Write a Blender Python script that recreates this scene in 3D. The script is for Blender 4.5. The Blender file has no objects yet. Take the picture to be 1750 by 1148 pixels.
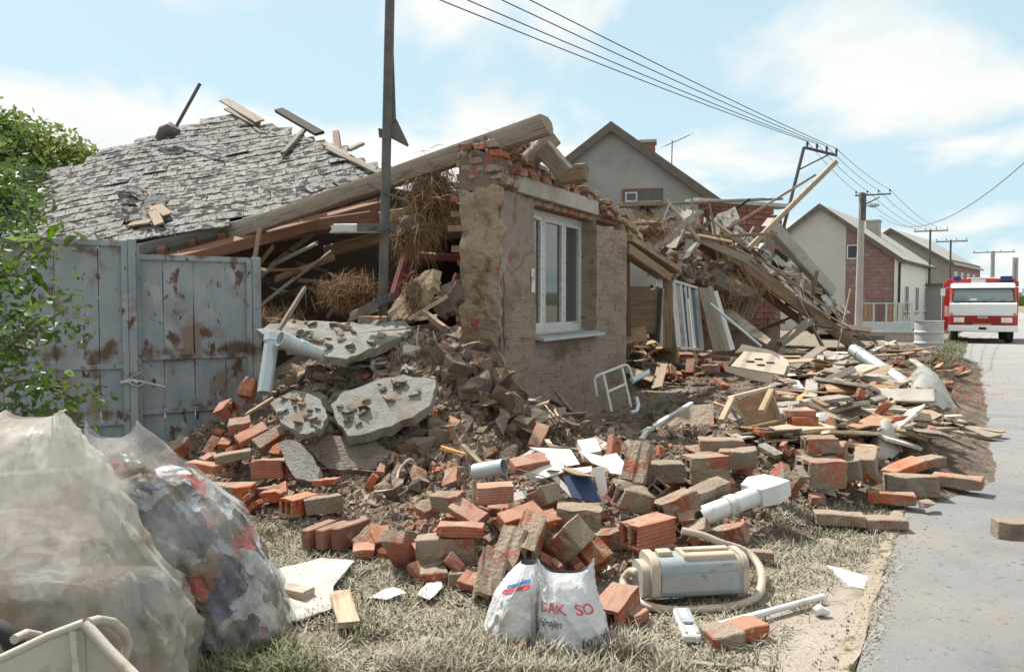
import bpy, bmesh, math, random
from math import radians, sin, cos, exp, pi, sqrt, atan2
from mathutils import Vector as V, Matrix, Euler, noise
random.seed(11)
sc = bpy.context.scene
COL = sc.collection

# ---------------------------------------------------------------- camera
F, CX, CY, EYE, PITCH = 1361.1, 875.0, 574.0, 1.55, radians(2.4)
cam = bpy.data.cameras.new('camera')
cam.lens = 28.0; cam.sensor_width = 36.0; cam.sensor_fit = 'HORIZONTAL'
cam.clip_start = 0.05; cam.clip_end = 3000
camo = bpy.data.objects.new('camera', cam); COL.objects.link(camo)
camo.location = (0, 0, EYE); camo.rotation_euler = (radians(90) - PITCH, 0, 0)
sc.camera = camo

# ---------------------------------------------------------------- sky and sun
SUN_TO = V((-0.66, 0.75, 0)).normalized()
SUN_EL = radians(56)
SUN_DIR = V((SUN_TO.x * cos(SUN_EL), SUN_TO.y * cos(SUN_EL), sin(SUN_EL)))
world = bpy.data.worlds.new('World'); sc.world = world
world.use_nodes = True
wn, wl = world.node_tree.nodes, world.node_tree.links
wn.clear()
wout = wn.new('ShaderNodeOutputWorld'); wbg = wn.new('ShaderNodeBackground')
sky = wn.new('ShaderNodeTexSky'); sky.sky_type = 'NISHITA'; sky.sun_disc = False
sky.sun_elevation = SUN_EL; sky.sun_rotation = math.atan2(SUN_TO.x, SUN_TO.y)
sky.air_density = 1.0; sky.dust_density = 2.2; sky.ozone_density = 1.6
wbg.inputs['Strength'].default_value = 0.075
def wnode(t, **k):
    n = wn.new(t)
    for a, b in k.items(): setattr(n, a, b)
    return n
tc = wnode('ShaderNodeTexCoord')
sep = wnode('ShaderNodeSeparateXYZ'); wl.new(tc.outputs['Generated'], sep.inputs[0])
den = wnode('ShaderNodeMath', operation='ADD'); wl.new(sep.outputs['Z'], den.inputs[0]); den.inputs[1].default_value = 0.22
mx = wnode('ShaderNodeMath', operation='MAXIMUM'); wl.new(den.outputs[0], mx.inputs[0]); mx.inputs[1].default_value = 0.05
dx = wnode('ShaderNodeMath', operation='DIVIDE'); wl.new(sep.outputs['X'], dx.inputs[0]); wl.new(mx.outputs[0], dx.inputs[1])
dy = wnode('ShaderNodeMath', operation='DIVIDE'); wl.new(sep.outputs['Y'], dy.inputs[0]); wl.new(mx.outputs[0], dy.inputs[1])
cmb = wnode('ShaderNodeCombineXYZ'); wl.new(dx.outputs[0], cmb.inputs[0]); wl.new(dy.outputs[0], cmb.inputs[1])
mpw = wnode('ShaderNodeMapping'); wl.new(cmb.outputs[0], mpw.inputs[0])
CLOUD_OFF = (11.4, 8.3, 0.0)
mpw.inputs['Location'].default_value = CLOUD_OFF
mpw.inputs['Scale'].default_value = (1.0, 0.8, 1)
n1 = wnode('ShaderNodeTexNoise'); wl.new(mpw.outputs[0], n1.inputs['Vector'])
n1.inputs['Scale'].default_value = 1.5; n1.inputs['Detail'].default_value = 9; n1.inputs['Roughness'].default_value = 0.52
n1.inputs['Distortion'].default_value = 0.25
r1 = wnode('ShaderNodeValToRGB'); wl.new(n1.outputs['Fac'], r1.inputs[0])
r1.color_ramp.elements[0].position = 0.43; r1.color_ramp.elements[0].color = (0, 0, 0, 1)
r1.color_ramp.elements[1].position = 0.535; r1.color_ramp.elements[1].color = (1, 1, 1, 1)
# thin veil that pales the whole sky, thicker towards the horizon
veil = wnode('ShaderNodeMapRange'); wl.new(sep.outputs['Z'], veil.inputs[0])
veil.inputs[1].default_value = 0.0; veil.inputs[2].default_value = 0.6
veil.inputs[3].default_value = 0.88; veil.inputs[4].default_value = 0.66
n2 = wnode('ShaderNodeTexNoise'); wl.new(mpw.outputs[0], n2.inputs['Vector'])
n2.inputs['Scale'].default_value = 2.6; n2.inputs['Detail'].default_value = 6
shade = wnode('ShaderNodeMixRGB'); wl.new(n2.outputs['Fac'], shade.inputs[0])
shade.inputs[1].default_value = (6.4, 7.0, 7.2, 1); shade.inputs[2].default_value = (10.0, 9.7, 9.1, 1)
vm = wnode('ShaderNodeMixRGB'); wl.new(veil.outputs[0], vm.inputs[0]); wl.new(sky.outputs[0], vm.inputs[1])
vm.inputs[2].default_value = (5.6, 7.6, 8.4, 1)
cm = wnode('ShaderNodeMixRGB'); wl.new(r1.outputs[0], cm.inputs[0]); wl.new(vm.outputs[0], cm.inputs[1]); wl.new(shade.outputs[0], cm.inputs[2])
wl.new(cm.outputs[0], wbg.inputs['Color']); wl.new(wbg.outputs[0], wout.inputs[0])

sun = bpy.data.lights.new('sun', 'SUN'); sun.energy = 5.0; sun.angle = radians(0.53); sun.color = (1.0, 0.96, 0.91)
suno = bpy.data.objects.new('sun', sun); COL.objects.link(suno)
suno.rotation_euler = SUN_DIR.to_track_quat('Z', 'Y').to_euler(); suno.location = (-20, 20, 40)

vs = sc.view_settings
vs.view_transform = 'Standard'; vs.look = 'None'; vs.exposure = 0.68; vs.gamma = 1.0; vs.use_curve_mapping = False
sc.cycles.max_bounces = 8; sc.cycles.transparent_max_bounces = 12; sc.cycles.diffuse_bounces = 4

# ---------------------------------------------------------------- layout helpers
def ray(px, py):
    x = (px - CX) / F; y = -(py - CY) / F
    return V((x, cos(PITCH) + y * sin(PITCH), -sin(PITCH) + y * cos(PITCH)))
EYEV = V((0, 0, EYE))
def at(px, py, Y):
    d = ray(px, py); return EYEV + d * (Y / d.y)
def on_plane(px, py, p0, n):
    d = ray(px, py); return EYEV + d * ((p0 - EYEV).dot(n) / d.dot(n))
# street frame and facade frame
SD = V((0.498, 0.867, 0)); SN = V((0.867, -0.498, 0)); S0 = V((1.48, 3.34, 0))
WD = V((0.434, 0.901, 0)); WN = V((0.901, -0.434, 0)); W0 = V((-0.105, 8.42, 0))
def st(s, n, z=0): return S0 + SD * s + SN * n + V((0, 0, z))
def sm(a, b, x):
    t = max(0, min(1, (x - a) / (b - a))); return t * t * (3 - 2 * t)
def gz0(x, y):
    g = lambda cx, cy, sx, sy, h: h * exp(-((x - cx) / sx) ** 2 - ((y - cy) / sy) ** 2)
    n = (x - W0.x) * WN.x + (y - W0.y) * WN.y
    t = (x - W0.x) * WD.x + (y - W0.y) * WD.y
    sn = (x - S0.x) * SN.x + (y - S0.y) * SN.y
    z = g(-1.35, 8.0, 1.2, 1.0, 1.0) + g(-0.55, 7.2, 0.95, 0.95, 0.50) + g(-1.1, 6.2, 0.8, 0.7, 0.14) + g(-0.55, 7.75, 0.6, 0.7, 0.30) + g(-2.6, 7.4, 0.8, 0.8, 0.28)
    z += 0.36 * sm(-4.2, -2.4, sn - 0.2) * sm(0.9, -0.6, sn) * sm(5.6, 7.6, y) * sm(27, 21, y) * sm(-0.9, 0.6, n) * sm(-3.0, -0.3, t + 1.2)
    z += 0.25 * sm(6.5, 9, t) * sm(3.4, 1.0, n) * sm(16, 11, t) * sm(-5, -2, n)
    z += g(0.35, 5.35, 1.0, 0.55, 0.20) + g(1.5, 6.0, 0.7, 0.6, 0.16) + g(2.1, 6.9, 0.7, 0.7, 0.10)
    z += 0.95 * sm(-0.3, -1.2, n) * sm(8.0, 9.4, y) * sm(-3.6, -2.4, x) * sm(24, 18, y)
    return z
def gz(x, y):
    z = gz0(x, y)
    if z < 0.012: return -0.03 + z
    k = min(1, z / 0.25)
    p = V((x * 1.3, y * 1.3, 0.3))
    z += k * (0.10 * noise.noise(p) + 0.07 * noise.noise(p * 2.7) + 0.05 * noise.noise(p * 6.1) + 0.03 * abs(noise.noise(p * 12)))
    return z - 0.02
def hgt(x, y): return max(0.0, gz(x, y))
def on(px, py, lift=0.0):
    d = ray(px, py); t = 2.6
    if d.z < -0.01: t = max(t, min(40.0, (EYE - 1.45 - lift) / -d.z))
    prev = t
    while t < 60:
        p = EYEV + d * t
        if p.z <= max(0.0, gz0(p.x, p.y)) + lift: break
        prev = t; t += 0.12
    lo, hi = prev, t
    for _ in range(12):
        m = (lo + hi) / 2; p = EYEV + d * m
        if p.z <= max(0.0, gz0(p.x, p.y)) + lift: hi = m
        else: lo = m
    return EYEV + d * hi

# ---------------------------------------------------------------- object helpers
def T(o, label=None, cat=None, group=None, kind=None):
    if label: o['label'] = label
    if cat: o['category'] = cat
    if group: o['group'] = group
    if kind: o['kind'] = kind
    return o
def mesh(name, verts, faces, mat=None, smooth=False):
    me = bpy.data.meshes.new(name); me.from_pydata([tuple(v) for v in verts], [], faces); me.update()
    bm = bmesh.new(); bm.from_mesh(me); bmesh.ops.recalc_face_normals(bm, faces=bm.faces); bm.to_mesh(me); bm.free()
    if mat is not None: me.materials.append(MAT[mat] if isinstance(mat, str) else mat)
    if smooth: me.polygons.foreach_set('use_smooth', [True] * len(me.polygons))
    return me
def obj(name, me, parent=None, mtx=None):
    o = bpy.data.objects.new(name, me); COL.objects.link(o)
    if parent is not None: o.parent = parent
    if mtx is not None: o.matrix_basis = mtx
    return o
def empty(name, loc=(0, 0, 0), rz=0.0, mtx=None):
    o = bpy.data.objects.new(name, None); COL.objects.link(o); o.empty_display_size = 0.2
    if mtx is not None: o.matrix_basis = mtx
    else: o.location = loc; o.rotation_euler = (0, 0, rz)
    return o
def frame(o, ex, ey=None, ez=V((0, 0, 1))):
    ex = ex.normalized()
    if ey is None: ey = ez.cross(ex)
    ey = (ey - ex * ey.dot(ex)).normalized(); ez = ex.cross(ey)
    m = Matrix((ex, ey, ez)).transposed().to_4x4(); m.translation = o
    return m
def rotm(rx, ry, rz, loc=(0, 0, 0)):
    # long axis X: yaw rz, pitch ry lifts the +X end, roll rx about the long axis (degrees)
    m = (Matrix.Rotation(radians(rz), 4, 'Z') @ Matrix.Rotation(radians(-ry), 4, 'Y') @ Matrix.Rotation(radians(rx), 4, 'X'))
    return Matrix.Translation(V(loc)) @ m
class MB:
    def __init__(s): s.v = []; s.f = []
    def add(s, vs, fs, m=None):
        k = len(s.v); s.v += [(m @ V(v) if m is not None else V(v)) for v in vs]; s.f += [tuple(i + k for i in f) for f in fs]; return s
    def box(s, c, d, m=None):
        x, y, z = d[0] / 2, d[1] / 2, d[2] / 2
        vs = [V((c[0] + a * x, c[1] + b * y, c[2] + e * z)) for a in (-1, 1) for b in (-1, 1) for e in (-1, 1)]
        return s.add(vs, [(0, 1, 3, 2), (4, 6, 7, 5), (0, 4, 5, 1), (2, 3, 7, 6), (0, 2, 6, 4), (1, 5, 7, 3)], m)
    def tube(s, pts, r, n=8, caps=True, hollow=False):
        pts = [V(p) for p in pts]; rings = []
        rs = r if isinstance(r, (list, tuple)) else [r] * len(pts)
        up = V((0, 0, 1)); last = None
        for i, p in enumerate(pts):
            d = (pts[min(i + 1, len(pts) - 1)] - pts[max(i - 1, 0)]).normalized()
            if last is None:
                a = d.cross(up); a = a if a.length > 1e-3 else d.cross(V((1, 0, 0)))
            else: a = last - d * last.dot(d)
            a.normalize(); last = a; b = d.cross(a)
            rings.append([p + (a * cos(2 * pi * k / n) + b * sin(2 * pi * k / n)) * rs[i] for k in range(n)])
        k0 = len(s.v)
        for rg in rings: s.v += rg
        for i in range(len(pts) - 1):
            for k in range(n):
                s.f.append((k0 + i * n + k, k0 + i * n + (k + 1) % n, k0 + (i + 1) * n + (k + 1) % n, k0 + (i + 1) * n + k))
        if caps and not hollow:
            s.f.append(tuple(k0 + k for k in range(n))); s.f.append(tuple(k0 + (len(pts) - 1) * n + k for k in range(n)))
        return s
    def pipe(s, p0, p1, r, th=0.004, n=16):
        # hollow tube with wall thickness
        p0, p1 = V(p0), V(p1); d = (p1 - p0).normalized(); a = d.cross(V((0, 0, 1)))
        a = a if a.length > 1e-3 else d.cross(V((1, 0, 0))); a.normalize(); b = d.cross(a); k0 = len(s.v)
        for p in (p0, p1):
            for rr in (r, r - th):
                s.v += [p + (a * cos(2 * pi * k / n) + b * sin(2 * pi * k / n)) * rr for k in range(n)]
        for k in range(n):
            j = (k + 1) % n
            s.f += [(k0 + k, k0 + j, k0 + 2 * n + j, k0 + 2 * n + k), (k0 + n + k, k0 + 3 * n + k, k0 + 3 * n + j, k0 + n + j),
                    (k0 + k, k0 + n + k, k0 + n + j, k0 + j), (k0 + 2 * n + k, k0 + 2 * n + j, k0 + 3 * n + j, k0 + 3 * n + k)]
        return s
    def prism(s, poly, h0, h1, m=None):
        # polygon in XY extruded in Z
        n = len(poly); vs = [(p[0], p[1], h0) for p in poly] + [(p[0], p[1], h1) for p in poly]
        fs = [tuple(range(n)), tuple(range(2 * n - 1, n - 1, -1))] + [(i, (i + 1) % n, n + (i + 1) % n, n + i) for i in range(n)]
        return s.add(vs, fs, m)
    def build(s, name, mat, parent=None, mtx=None, smooth=False, bevel=0.0, bseg=1):
        me = mesh(name, s.v, s.f, mat, smooth)
        if bevel:
            bm = bmesh.new(); bm.from_mesh(me)
            bmesh.ops.bevel(bm, geom=[e for e in bm.edges if e.calc_face_angle(0) > 0.5], offset=bevel, segments=bseg, affect='EDGES', profile=0.6)
            bm.to_mesh(me); bm.free()
        o = obj(name, me, parent, mtx)
        return o
def autosmooth(o, ang=40):
    me = o.data; me.polygons.foreach_set('use_smooth', [True] * len(me.polygons))
    me.set_sharp_from_angle(angle=radians(ang)); return o
def timber_mesh(L, w, t, segs=6, jit=0.004, splinter=0.0, rnd=None, bow=0.0, mat=None, name='timber'):
    R = rnd or random; vs = []; fs = []
    sec = [(-.5, -.42), (-.42, -.5), (.42, -.5), (.5, -.42), (.5, .42), (.42, .5), (-.42, .5), (-.5, .42)]
    n = len(sec)
    for i in range(segs + 1):
        x = -L / 2 + L * i / segs; b = bow * (1 - (2 * i / segs - 1) ** 2)
        for (a, c) in sec:
            xx = x
            if splinter and i in (0, segs): xx += R.uniform(-1, 1) * splinter
            vs.append((xx, a * w + R.uniform(-1, 1) * jit, c * t + b + R.uniform(-1, 1) * jit * 0.7))
    for i in range(segs):
        for k in range(n): fs.append((i * n + k, i * n + (k + 1) % n, (i + 1) * n + (k + 1) % n, (i + 1) * n + k))
    fs += [tuple(range(n)), tuple(range(segs * n, segs * n + n))]
    return mesh(name, vs, fs, mat)
def timber(name, p0, p1, w, t, mat, label=None, cat=None, group=None, roll=0.0, parent=None, splinter=0.012, jit=0.003, bow=0.0, segs=6):
    p0, p1 = V(p0), V(p1); d = p1 - p0
    me = timber_mesh(d.length, w, t, segs, jit, splinter, bow=bow, mat=mat, name=name)
    m = frame((p0 + p1) / 2, d, None) @ Matrix.Rotation(radians(roll), 4, 'X')
    if parent is not None: m = parent.matrix_basis.inverted() @ m
    o = obj(name, me, parent, m)
    return T(o, label, cat, group)
def slab(name, outline, anchor, n, th, mat, label=None, cat=None, group=None, parent=None, rough=0.012, kind=None, sub=2):
    # a plate of real thickness: its pixel outline laid out on a plane through the anchor (px,py,Y) with normal n
    p0 = at(*anchor); n = V(n).normalized()
    pts = [on_plane(px, py, p0, n) for px, py in outline]
    c = sum(pts, V()) / len(pts)
    m = frame(c, (pts[1] - pts[0]).cross(n).cross(n) * -1, None, n)
    mi = m.inverted(); q = [mi @ p for p in pts]; P = []
    for i in range(len(q)):
        a, b = q[i], q[(i + 1) % len(q)]
        for k in range(sub):
            p = a.lerp(b, k / sub); P.append((p.x + random.uniform(-1, 1) * rough, p.y + random.uniform(-1, 1) * rough))
    nn = len(P)
    vs = [(x, y, random.uniform(-.3, .3) * rough) for x, y in P]
    vs += [(x + random.uniform(-1, 1) * rough, y + random.uniform(-1, 1) * rough, -th + random.uniform(-.5, .5) * rough) for x, y in P]
    vs += [(0, 0, random.uniform(-.3, .3) * rough), (0, 0, -th)]
    fs = [(i, (i + 1) % nn, 2 * nn) for i in range(nn)] + [(nn + i, 2 * nn + 1, nn + (i + 1) % nn) for i in range(nn)]
    fs += [(i, nn + i, nn + (i + 1) % nn, (i + 1) % nn) for i in range(nn)]
    if parent is not None: m = parent.matrix_basis.inverted() @ m
    o = obj(name, mesh(name, vs, fs, mat), parent, m)
    return T(o, label, cat, group, kind)
# ---------------------------------------------------------------- materials
MAT = {}
def pm(name, cols, scale=5.0, rough=0.85, bump=0.3, bscale=30.0, stretch=(1, 1, 1), metal=0.0, rnd=0.0, spots=(), dust=None, spec=0.3, bdist=0.01, wave=None, detail=6, glob=False, sat=0.0):
    m = bpy.data.materials.new(name); m.use_nodes = True
    N, L = m.node_tree.nodes, m.node_tree.links; N.clear()
    out = N.new('ShaderNodeOutputMaterial'); bs = N.new('ShaderNodeBsdfPrincipled'); L.new(bs.outputs[0], out.inputs[0])
    tc = N.new('ShaderNodeTexCoord'); mp = N.new('ShaderNodeMapping')
    mp.inputs['Scale'].default_value = stretch
    oi = N.new('ShaderNodeObjectInfo')
    if glob:
        ge = N.new('ShaderNodeNewGeometry'); L.new(ge.outputs['Position'], mp.inputs[0])
    else:
        ml = N.new('ShaderNodeVectorMath'); ml.operation = 'MULTIPLY_ADD'
        cx = N.new('ShaderNodeCombineXYZ')
        for k in range(3): L.new(oi.outputs['Random'], cx.inputs[k])
        L.new(cx.outputs[0], ml.inputs[0]); ml.inputs[1].default_value = (37, 53, 71); L.new(tc.outputs['Object'], ml.inputs[2])
        L.new(ml.outputs[0], mp.inputs[0])
    def nz(s, d=detail, ro=0.6):
        n = N.new('ShaderNodeTexNoise'); L.new(mp.outputs[0], n.inputs['Vector'])
        n.inputs['Scale'].default_value = s; n.inputs['Detail'].default_value = d; n.inputs['Roughness'].default_value = ro
        return n.outputs['Fac']
    rp = N.new('ShaderNodeValToRGB'); L.new(nz(scale), rp.inputs[0])
    e = rp.color_ramp.elements
    while len(e) < len(cols): e.new(0.5)
    for i, c in enumerate(cols):
        e[i].position = 0.3 + 0.42 * i / max(1, len(cols) - 1); e[i].color = (*c, 1)
    col = rp.outputs[0]
    if rnd or sat:
        hs = N.new('ShaderNodeHueSaturation'); L.new(col, hs.inputs['Color'])
        mr = N.new('ShaderNodeMapRange'); L.new(oi.outputs['Random'], mr.inputs[0])
        mr.inputs[3].default_value = 1 - rnd; mr.inputs[4].default_value = 1 + rnd; L.new(mr.outputs[0], hs.inputs['Value'])
        if sat:
            fr = N.new('ShaderNodeMath'); fr.operation = 'MULTIPLY'; L.new(oi.outputs['Random'], fr.inputs[0]); fr.inputs[1].default_value = 7.31
            f2 = N.new('ShaderNodeMath'); f2.operation = 'FRACT'; L.new(fr.outputs[0], f2.inputs[0])
            m2 = N.new('ShaderNodeMapRange'); L.new(f2.outputs[0], m2.inputs[0]); m2.inputs[3].default_value = 1 - sat; m2.inputs[4].default_value = 1 + sat
            L.new(m2.outputs[0], hs.inputs['Saturation'])
        col = hs.outputs[0]
    for (c, s, lo, hi) in spots:
        mr = N.new('ShaderNodeMapRange'); L.new(nz(s), mr.inputs[0]); mr.inputs[1].default_value = lo; mr.inputs[2].default_value = hi
        mi = N.new('ShaderNodeMixRGB'); L.new(mr.outputs[0], mi.inputs[0]); L.new(col, mi.inputs[1]); mi.inputs[2].default_value = (*c, 1); col = mi.outputs[0]
    if dust:
        c, amt = dust
        g2 = N.new('ShaderNodeNewGeometry'); sp = N.new('ShaderNodeSeparateXYZ'); L.new(g2.outputs['Normal'], sp.inputs[0])
        nn = nz(9.0)
        ad = N.new('ShaderNodeMath'); ad.operation = 'MULTIPLY_ADD'; L.new(nn, ad.inputs[0]); ad.inputs[1].default_value = 1.4; L.new(sp.outputs['Z'], ad.inputs[2])
        mr = N.new('ShaderNodeMapRange'); L.new(ad.outputs[0], mr.inputs[0]); mr.inputs[1].default_value = 1.05; mr.inputs[2].default_value = 1.65; mr.inputs[4].default_value = amt
        mi = N.new('ShaderNodeMixRGB'); L.new(mr.outputs[0], mi.inputs[0]); L.new(col, mi.inputs[1]); mi.inputs[2].default_value = (*c, 1); col = mi.outputs[0]
    L.new(col, bs.inputs['Base Color'])
    bs.inputs['Roughness'].default_value = rough; bs.inputs['Metallic'].default_value = metal
    bs.inputs['Specular IOR Level'].default_value = spec
    if bump:
        bp = N.new('ShaderNodeBump'); bp.inputs['Strength'].default_value = bump; bp.inputs['Distance'].default_value = bdist
        h = nz(bscale, 5)
        if wave:
            axis, ws, amt = wave
            w = N.new('ShaderNodeTexWave'); w.bands_direction = axis; L.new(tc.outputs['Object'], w.inputs['Vector'])
            w.inputs['Scale'].default_value = ws; w.inputs['Distortion'].default_value = 0.6; w.inputs['Detail'].default_value = 1
            ma = N.new('ShaderNodeMath'); ma.operation = 'MULTIPLY_ADD'; L.new(w.outputs['Fac'], ma.inputs[0]); ma.inputs[1].default_value = amt; L.new(h, ma.inputs[2]); h = ma.outputs[0]
        L.new(h, bp.inputs['Height']); L.new(bp.outputs[0], bs.inputs['Normal'])
    MAT[name] = m
    return m
DUST = (0.33, 0.26, 0.19)
pm('brick', [(0.28, 0.088, 0.05), (0.37, 0.13, 0.075), (0.23, 0.075, 0.046)], 7, 0.9, 0.6, 60, rnd=0.22, sat=0.15, spots=[(DUST, 6, 0.54, 0.68), ((0.38, 0.31, 0.24), 20, 0.61, 0.69), ((0.14, 0.06, 0.042), 11, 0.60, 0.70)], dust=(DUST, 0.45), wave=('Z', 14, 0.5))
pm('brick_mortar', [(0.26, 0.085, 0.05), (0.36, 0.125, 0.075)], 7, 0.95, 0.8, 40, rnd=0.2, sat=0.15, spots=[((0.25, 0.195, 0.145), 4.5, 0.45, 0.50), ((0.34, 0.27, 0.20), 14, 0.56, 0.66)], dust=(DUST, 0.55), bdist=0.03)
pm('brick_dark', [(0.20, 0.085, 0.065), (0.27, 0.12, 0.09)], 6, 0.9, 0.4, 50, rnd=0.2, spots=[((0.32, 0.26, 0.21), 9, 0.56, 0.68)], dust=(DUST, 0.4))
pm('mortar', [(0.15, 0.115, 0.085), (0.26, 0.205, 0.155), (0.20, 0.155, 0.115)], 5, 0.97, 0.9, 30, rnd=0.22, spots=[((0.31, 0.11, 0.065), 4, 0.58, 0.63)], dust=(DUST, 0.5), bdist=0.03)
pm('clay', [(0.075, 0.053, 0.038), (0.165, 0.122, 0.09), (0.115, 0.083, 0.06)], 6, 0.97, 1.0, 26, rnd=0.35, sat=0.3, dust=((0.27, 0.215, 0.165), 0.5), bdist=0.035)
pm('mud', [(0.07, 0.05, 0.036), (0.14, 0.104, 0.077), (0.215, 0.165, 0.125)], 2.6, 0.97, 1.0, 11, spots=[((0.28, 0.225, 0.175), 5, 0.56, 0.74), ((0.18, 0.085, 0.055), 3, 0.62, 0.70)], bdist=0.10, glob=True, detail=10)
pm('plaster_slab', [(0.185, 0.175, 0.155), (0.29, 0.28, 0.255), (0.23, 0.22, 0.195)], 7, 0.95, 0.9, 60, rnd=0.1, spots=[((0.22, 0.165, 0.12), 3.2, 0.54, 0.64), ((0.15, 0.14, 0.13), 30, 0.60, 0.68)], bdist=0.02)
pm('concrete', [(0.33, 0.31, 0.28), (0.43, 0.41, 0.37)], 5, 0.92, 0.4, 45, rnd=0.1, spots=[((0.36, 0.28, 0.2), 4, 0.56, 0.7)])
pm('wood_grey', [(0.13, 0.105, 0.08), (0.27, 0.225, 0.18), (0.19, 0.155, 0.12)], 5, 0.85, 0.6, 18, stretch=(0.5, 9, 9), rnd=0.22, spots=[((0.07, 0.052, 0.038), 7, 0.58, 0.70)])
pm('wood_old', [(0.125, 0.078, 0.048), (0.27, 0.19, 0.12), (0.19, 0.13, 0.08)], 4, 0.85, 0.6, 16, stretch=(0.4, 9, 9), rnd=0.22, spots=[((0.06, 0.04, 0.03), 5, 0.56, 0.70)], dust=((0.38, 0.31, 0.23), 0.4))
pm('wood_pale', [(0.25, 0.18, 0.115), (0.39, 0.30, 0.205), (0.32, 0.24, 0.16)], 4, 0.8, 0.4, 18, stretch=(0.4, 8, 8), rnd=0.25, sat=0.25, spots=[((0.17, 0.12, 0.085), 4, 0.53, 0.68)])
pm('wood_red', [(0.105, 0.055, 0.036), (0.20, 0.105, 0.065), (0.15, 0.078, 0.05)], 4, 0.8, 0.4, 16, stretch=(0.4, 8, 8), rnd=0.2)
pm('wood_dark', [(0.03, 0.023, 0.018), (0.06, 0.044, 0.034)], 4, 0.9, 0.4, 16, stretch=(0.4, 8, 8), rnd=0.2)  # interior shade is put into this tone; also used for plain dark boards
pm('wood_white', [(0.44, 0.44, 0.42), (0.58, 0.58, 0.56)], 4, 0.6, 0.3, 20, stretch=(0.5, 6, 6), rnd=0.12, spots=[((0.28, 0.22, 0.165), 5, 0.57, 0.68)])
pm('panel_brown', [(0.30, 0.17, 0.085), (0.40, 0.24, 0.13)], 3, 0.5, 0.15, 20, stretch=(1, 4, 4), rnd=0.15, spots=[((0.42, 0.34, 0.25), 5, 0.56, 0.7)])
pm('board_pale', [(0.30, 0.25, 0.185), (0.46, 0.405, 0.33), (0.37, 0.32, 0.25)], 4, 0.8, 0.25, 30, rnd=0.28, sat=0.3, spots=[((0.20, 0.15, 0.11), 5, 0.52, 0.64)])
pm('board_grey', [(0.25, 0.225, 0.19), (0.37, 0.34, 0.30)], 4, 0.8, 0.3, 30, rnd=0.2, spots=[((0.21, 0.16, 0.115), 5, 0.53, 0.66)])
pm('paper', [(0.58, 0.56, 0.51), (0.70, 0.685, 0.64)], 4, 0.75, 0.15, 20, rnd=0.08, spots=[((0.42, 0.35, 0.265), 6, 0.58, 0.70)])
pm('book_blue', [(0.035, 0.055, 0.12), (0.055, 0.08, 0.16)], 6, 0.5, 0.1, 40, spots=[((0.4, 0.36, 0.32), 60, 0.66, 0.72)])
pm('roof_tile', [(0.13, 0.122, 0.112), (0.25, 0.24, 0.222), (0.185, 0.175, 0.162)], 9, 0.95, 0.6, 60, rnd=0.12, spots=[((0.36, 0.345, 0.32), 16, 0.57, 0.64), ((0.028, 0.025, 0.022), 7, 0.52, 0.55), ((0.05, 0.046, 0.04), 26, 0.55, 0.60)])
pm('roof_tile_far', [(0.24, 0.215, 0.185), (0.40, 0.37, 0.325)], 8, 0.95, 0.5, 40, rnd=0.25, spots=[((0.09, 0.075, 0.06), 7, 0.54, 0.60)])
pm('fascia', [(0.13, 0.135, 0.13), (0.22, 0.22, 0.21)], 5, 0.85, 0.4, 20, stretch=(0.6, 5, 5))
pm('end_plaster', [(0.23, 0.17, 0.115), (0.36, 0.28, 0.20), (0.29, 0.22, 0.155)], 3, 0.97, 1.0, 12, glob=True, spots=[((0.17, 0.12, 0.08), 5, 0.55, 0.66), ((0.33, 0.12, 0.07), 4.2, 0.62, 0.65), ((0.42, 0.36, 0.29), 2, 0.58, 0.7)], bdist=0.07)
pm('facade', [(0.205, 0.155, 0.118), (0.31, 0.245, 0.195), (0.25, 0.19, 0.15)], 2.0, 0.95, 0.9, 40, glob=True, spots=[((0.30, 0.255, 0.21), 1.4, 0.54, 0.72), ((0.13, 0.098, 0.075), 0.9, 0.56, 0.72), ((0.14, 0.105, 0.08), 11, 0.58, 0.68)], stretch=(1, 1, 1.8), bdist=0.02)
pm('old_paint', [(0.22, 0.18, 0.15), (0.34, 0.295, 0.26)], 3, 0.95, 0.8, 25, glob=True, spots=[((0.20, 0.145, 0.10), 3.0, 0.50, 0.58), ((0.38, 0.345, 0.31), 1.6, 0.58, 0.7), ((0.28, 0.10, 0.06), 6, 0.64, 0.67)], bdist=0.04)
pm('adobe', [(0.23, 0.165, 0.10), (0.38, 0.295, 0.195), (0.30, 0.225, 0.145)], 5, 0.97, 0.9, 20, rnd=0.2, dust=(DUST, 0.3), bdist=0.03)
pm('straw', [(0.13, 0.072, 0.038), (0.30, 0.19, 0.10), (0.21, 0.125, 0.065)], 18, 0.85, 0, rnd=0.1, glob=True)
pm('gate_paint', [(0.19, 0.225, 0.245), (0.255, 0.29, 0.305), (0.215, 0.25, 0.27)], 2.5, 0.55, 0.2, 60, glob=True, spots=[((0.33, 0.345, 0.34), 6, 0.53, 0.68), ((0.20, 0.155, 0.125), 2.6, 0.57, 0.65), ((0.10, 0.05, 0.035), 6.5, 0.60, 0.65), ((0.075, 0.035, 0.025), 15, 0.63, 0.67)], spec=0.4, stretch=(1, 1, .55))
pm('white_metal', [(0.50, 0.53, 0.52), (0.60, 0.62, 0.60)], 6, 0.4, 0.05, 40, rnd=0.05, spots=[((0.40, 0.31, 0.23), 9, 0.62, 0.7)], spec=0.5)
pm('pale_blue_metal', [(0.42, 0.52, 0.55), (0.52, 0.60, 0.62)], 6, 0.4, 0.05, 40, spots=[((0.36, 0.28, 0.2), 9, 0.60, 0.7)], spec=0.5)
pm('zinc', [(0.36, 0.42, 0.44), (0.47, 0.52, 0.53)], 5, 0.45, 0.08, 25, rnd=0.05, metal=0.35, spots=[((0.36, 0.29, 0.22), 6, 0.60, 0.72)], spec=0.5)
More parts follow.
